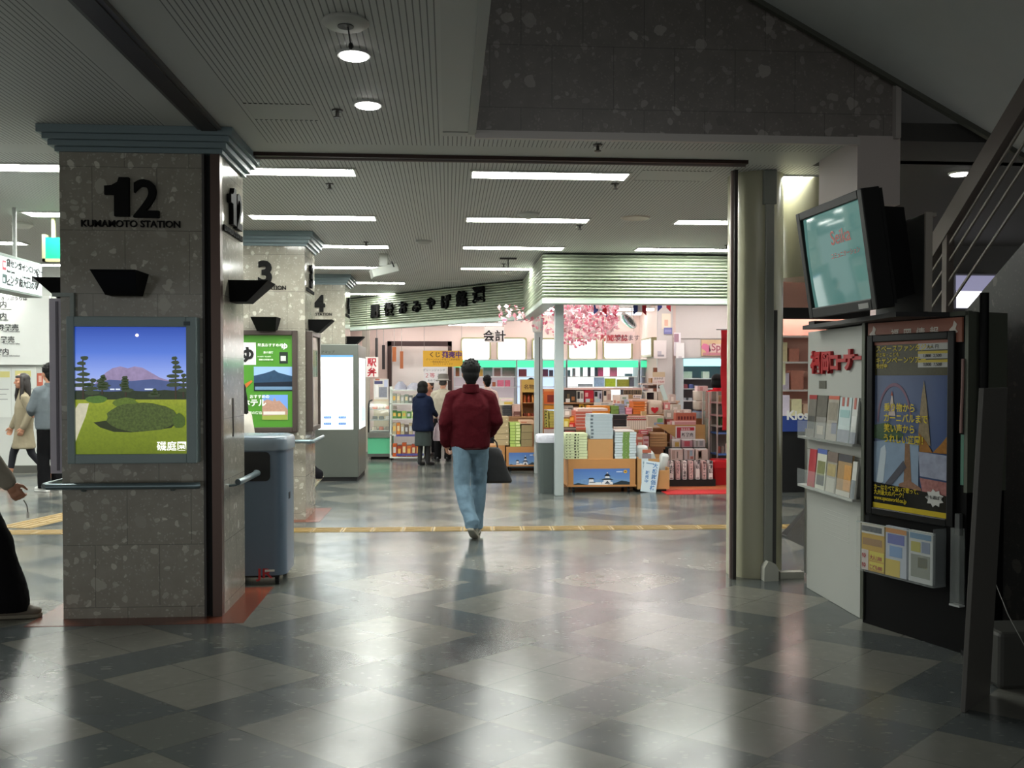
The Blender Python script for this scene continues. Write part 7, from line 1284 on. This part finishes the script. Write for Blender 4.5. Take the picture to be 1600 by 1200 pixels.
# left hall: woman in trench coat, man in grey, man cropped by the frame
q = fl(38, 760); J = dict(el=(-.21,-.08,1.12), wl=(-.20,.02,.90), er=(.22,.05,1.12), wr=(.24,.14,.90), hl=(-.075,0,.90), hr=(.075,0,.90), kl=(-.07,-.10,.50), al=(-.06,-.34,.17), tl=(-.06,-.24,.03), kr=(.07,.14,.50), ar=(.06,.20,.10), tr=(.06,.33,.03))
r, P, hp, Rm = person('woman with long dark hair in a beige belted trench coat', (q.x,q.y,0), math.radians(118), 1.60, J, .0075, .6, slim=.92, face=True, turn=math.radians(15))
TRN = M('938973', .8, noise=.08, scale=15); jacket(r, P, TRN, 'trench_coat', hem=.58, wd=.93, vox=.009, fold=.012, flare=.06, waist=.90); MB().rings([(0,0,1.00,.158,.122),(0,0,1.045,.156,.12)], M('857a64', .8), 26, .85).build('belt', r, local=True)
m = MB(); LGM = M('191a22', .8)
for a in 'lr': m.cap(P['h'+a], P['k'+a], .078, .056, LGM, 14); m.cap(P['k'+a], P['k'+a].lerp(P['a'+a], .5), .054, .046, LGM, 14)
blob(m, 'leggings', r, .009, 3)
for a in 'lr': 
    t = P['t'+a]; MB().prism([(-.03,-.11),(.03,-.11),(.04,.04),(.03,.07),(-.03,.07),(-.04,.04)], (t.x,t.y-.02,.0), XP, YP, .016, M('4a3a30', .5)).build('sandal', r, local=True); MB().tube([(P['a'+a].x-.045,P['a'+a].y,P['a'+a].z-.02),(P['a'+a].x,P['a'+a].y+.05,P['a'+a].z-.015),(P['a'+a].x+.045,P['a'+a].y,P['a'+a].z-.02)], .006, M('4a3a30', .5), 6).build('sandal_strap', r, local=True)
hair(r, hp, Rm, M('1c1412', .4, noise=.3, scale=90), 'long')
q = fl(79, 767); r, P, hp, Rm = person('man in a grey sweatshirt, black trousers and white shoes', (q.x,q.y,0), math.radians(55), 1.72, dict(el=(-.235,.04,1.12), wl=(-.12,.22,1.05), er=(.235,.04,1.12), wr=(.13,.22,1.06), kl=(-.08,.03,.49), kr=(.08,-.02,.49)), .009, .7)
jacket(r, P, M('666e73', .85, noise=.1, scale=25), 'sweatshirt', hem=.84, wd=1.05, vox=.01, fold=.016); trousers(r, P, M('101012', .85), vox=.01, cuff=.082, knee=.078); hair(r, hp, Rm, style='short')
for a in 'lr': shoe(r, P['a'+a], P['t'+a], M('d8d8d4', .5), M('e0e0dc', .6))
q = fl(22, 962); J = dict(hl=(-.085,0,.90), hr=(.085,0,.90), kl=(-.085,-.16,.50), al=(-.09,-.46,.16), tl=(-.09,-.34,.03), kr=(.09,.19,.50), ar=(.10,.26,.085), tr=(.10,.41,.03), er=(.235,.13,1.12), wr=(.225,.29,.87), el=(-.24,-.06,1.12), wl=(-.24,.0,.88))
r, P, hp, Rm = person('man cut off by the left edge in a beige jacket and black flared trousers', (q.x-.26,q.y-.0,0), math.radians(-82), 1.72, J, .0065, .8)
jacket(r, P, M('9a9284', .85, noise=.12, scale=22), hem=.84, wd=1.06, vox=.0085, fold=.018, cuff=.052); trousers(r, P, M('0f0e11', .85), vox=.0085, cuff=.105, knee=.078); hair(r, hp, Rm, style='short')
for a in 'lr': shoe(r, P['a'+a], P['t'+a], M('6a6256', .7), M('80796a', .8))
kz = r.matrix_basis if 0 else None; w_ = Vector((q.x-.26,q.y,0))+Matrix.Rotation(math.radians(-82),3,'Z') @ ((P['wr']+(P['wr']-P['er']).normalized()*.10)*(1.72/1.71))+V(0,0,.10); tag(MB().tube([w_+V(.03,0,-.12), w_+V(.05,0,-.155), w_+V(.055,0,-.20)], .004, M('b0aca4', .3, metal=.8), 6).box(w_.x+.048,w_.y-.003,w_.z-.235,w_.x+.062,w_.y+.003,w_.z-.195,M('c8c4bc', .3, metal=.8)).build('key'), 'small dangling key in the hand of the man at the left edge', 'key')
# two people half hidden by the columns
q = at(370, 700, 8.75); r, P, hp, Rm = person('long haired person in a white sweater standing behind the litter bin', (q.x,8.75,0), math.radians(75), 1.50, {}, .009, .6); jacket(r, P, M('d4cec4', .85), 'sweater', hem=.84, wd=1.05, vox=.01); trousers(r, P, M('1a1a1e', .85), vox=.011); hair(r, hp, Rm, style='long')
for a in 'lr': shoe(r, P['a'+a], P['t'+a], BLACK, BLACK)
q = fl(496, 765); J = dict(kl=(-.085,-.10,.50), al=(-.09,-.40,.20), tl=(-.09,-.31,.03), kr=(.085,.14,.49), ar=(.09,.20,.085), tr=(.09,.34,.03))
r, P, hp, Rm = person('person walking behind column 3 with only a pale heel showing', (q.x-.36,q.y+.05,0), math.radians(88), 1.66, J, .009, .6); jacket(r, P, M('3a3a40', .85), hem=.84, wd=.95, vox=.011); trousers(r, P, M('141318', .85), vox=.01, cuff=.07); hair(r, hp, Rm, style='short')
for a in 'lr': shoe(r, P['a'+a], P['t'+a], M('b4ad9a', .6), M('a8a28c', .7))
# ---------------------------------------------------------------- fluorescent strips of the concourse
LM = bpy.data.materials.new('tube_light'); LM.use_nodes = True; bb = LM.node_tree.nodes['Principled BSDF']
bb.inputs['Base Color'].default_value = (.9,.9,.9,1); bb.inputs['Emission Color'].default_value = (.97,1,.93,1); bb.inputs['Emission Strength'].default_value = TUBE
proto = None
cols = ['far left', 'left of the columns', 'beside the columns', 'mid', 'right']
for r, Y in enumerate((7.13, 9.14, 11.1, 13.2, 15.28, 17.3)):
    for k in range(-4, 2):
        x = .19+2.1*k+.6
        if Y > 11 and k >= 1 and not (Y < 11.3): continue
        if Y > 14 and k >= 0: continue
        lab = '%s row fluorescent ceiling strip, %s' % (['nearest','second nearest','third nearest','fourth','fifth','farthest'][r],
              {-4:'far over the left hall', -3:'over the ticket office hall', -2:'over the left hall', -1:'just right of the columns', 0:'over the middle of the passage', 1:'in front of the shop', 2:'behind the round pillar'}[k])
        if proto is None:
            proto = thing('ceiling_light', lab, 'ceiling light', (x,Y,CZ), 0, 'fluorescent strips in the ceiling')
            FRM = M('c9c9c4', .4)
            MB().box(-.62,-.13,-.012,.62,-.11,.001,FRM).box(-.62,.11,-.012,.62,.13,.001,FRM).box(-.62,-.11,-.012,-.6,.11,.001,FRM).box(.6,-.11,-.012,.62,.11,.001,FRM).build('frame', proto, local=True)
            MB().box(-.6,-.11,-.006,.6,.11,-.001,LM).build('diffuser', proto, local=True)
        else: dup(proto, (x,Y,CZ), lab)
# round downlights
DM = bpy.data.materials.new('down_light'); DM.use_nodes = True; bb = DM.node_tree.nodes['Principled BSDF']
bb.inputs['Emission Color'].default_value = (1,.98,.95,1); bb.inputs['Emission Strength'].default_value = DOWN
pd = None
for u, v, lab in ((553,84,'round downlight nearest the camera beside the hanging cord'), (575,162,'round downlight further along the front ceiling'), (1500,270,'round downlight above the stairs')):
    q = fl(u, v, CZ)
    if pd is None:
        pd = thing('downlight', lab, 'downlight', q, 0, 'round downlights')
        MB().tube([(0,0,.001),(0,0,-.012)], [.085,.08], M('b8b8b4', .4), 28).build('ring', pd, local=True)
        MB().cyl((0,0,-.013),(0,0,-.018), .066, DM, n=28).build('lamp', pd, local=True)
    else: dup(pd, q, lab)
TL = bpy.data.materials.new('shop_tube'); TL.use_nodes = True; bb = TL.node_tree.nodes['Principled BSDF']; bb.inputs['Emission Color'].default_value = (1,.95,.92,1); bb.inputs['Emission Strength'].default_value = SHOPL
MB().cyl((4.3,12.9,2.46),(5.6,12.9,2.46), .018, TL, n=8).build('tube_lamp', bpy.data.objects['kiosk_counter'])
protos = {}
for i, (x, y) in enumerate([(x, y) for y in (12.6,14.2,15.8,17.2,19.0,20.3) for x in (-1.0,.6,2.2,3.7,5.3)]):
    if (x < 1 and y < 16.5) or (y > 18 and x > 4) or (x < 0 and y < 18.5): continue
    zl = 2.72 if x < 1 and y > 18 else 2.97
    lab = 'fluorescent batten under the souvenir shop ceiling, %s row from the front' % ordn([12.6,14.2,15.8,17.2,19.0,20.3].index(y))
    if zl not in protos:
        p_ = protos[zl] = thing('shop_light', lab, 'ceiling light', (x,y,zl), 0, 'battens in the '+lab[-24:])
        MB().box(-.6,-.08,.02,.6,.08,.05,WHITE).box(-.3,-.02,.05,-.27,.02,3.11-zl,WHITE).box(.27,-.02,.05,.3,.02,3.11-zl,WHITE).build('housing', p_, local=True)
        for q_ in (-.045,.045): MB().cyl((-.58,q_,0),(.58,q_,0), .018, TL, n=8).build('tube_lamp', p_, local=True)
    else: c_ = dup(protos[zl], (x,y,zl), lab); c_['group'] = 'battens in the '+lab[-24:]
c_ = dup(protos[2.97], (-.65,21.38,2.86), 'added unseen batten brightening the dark framed opening at the back'); c_['group'] = 'added batten behind the opening'  # extra batten added out of sight to brighten the opening
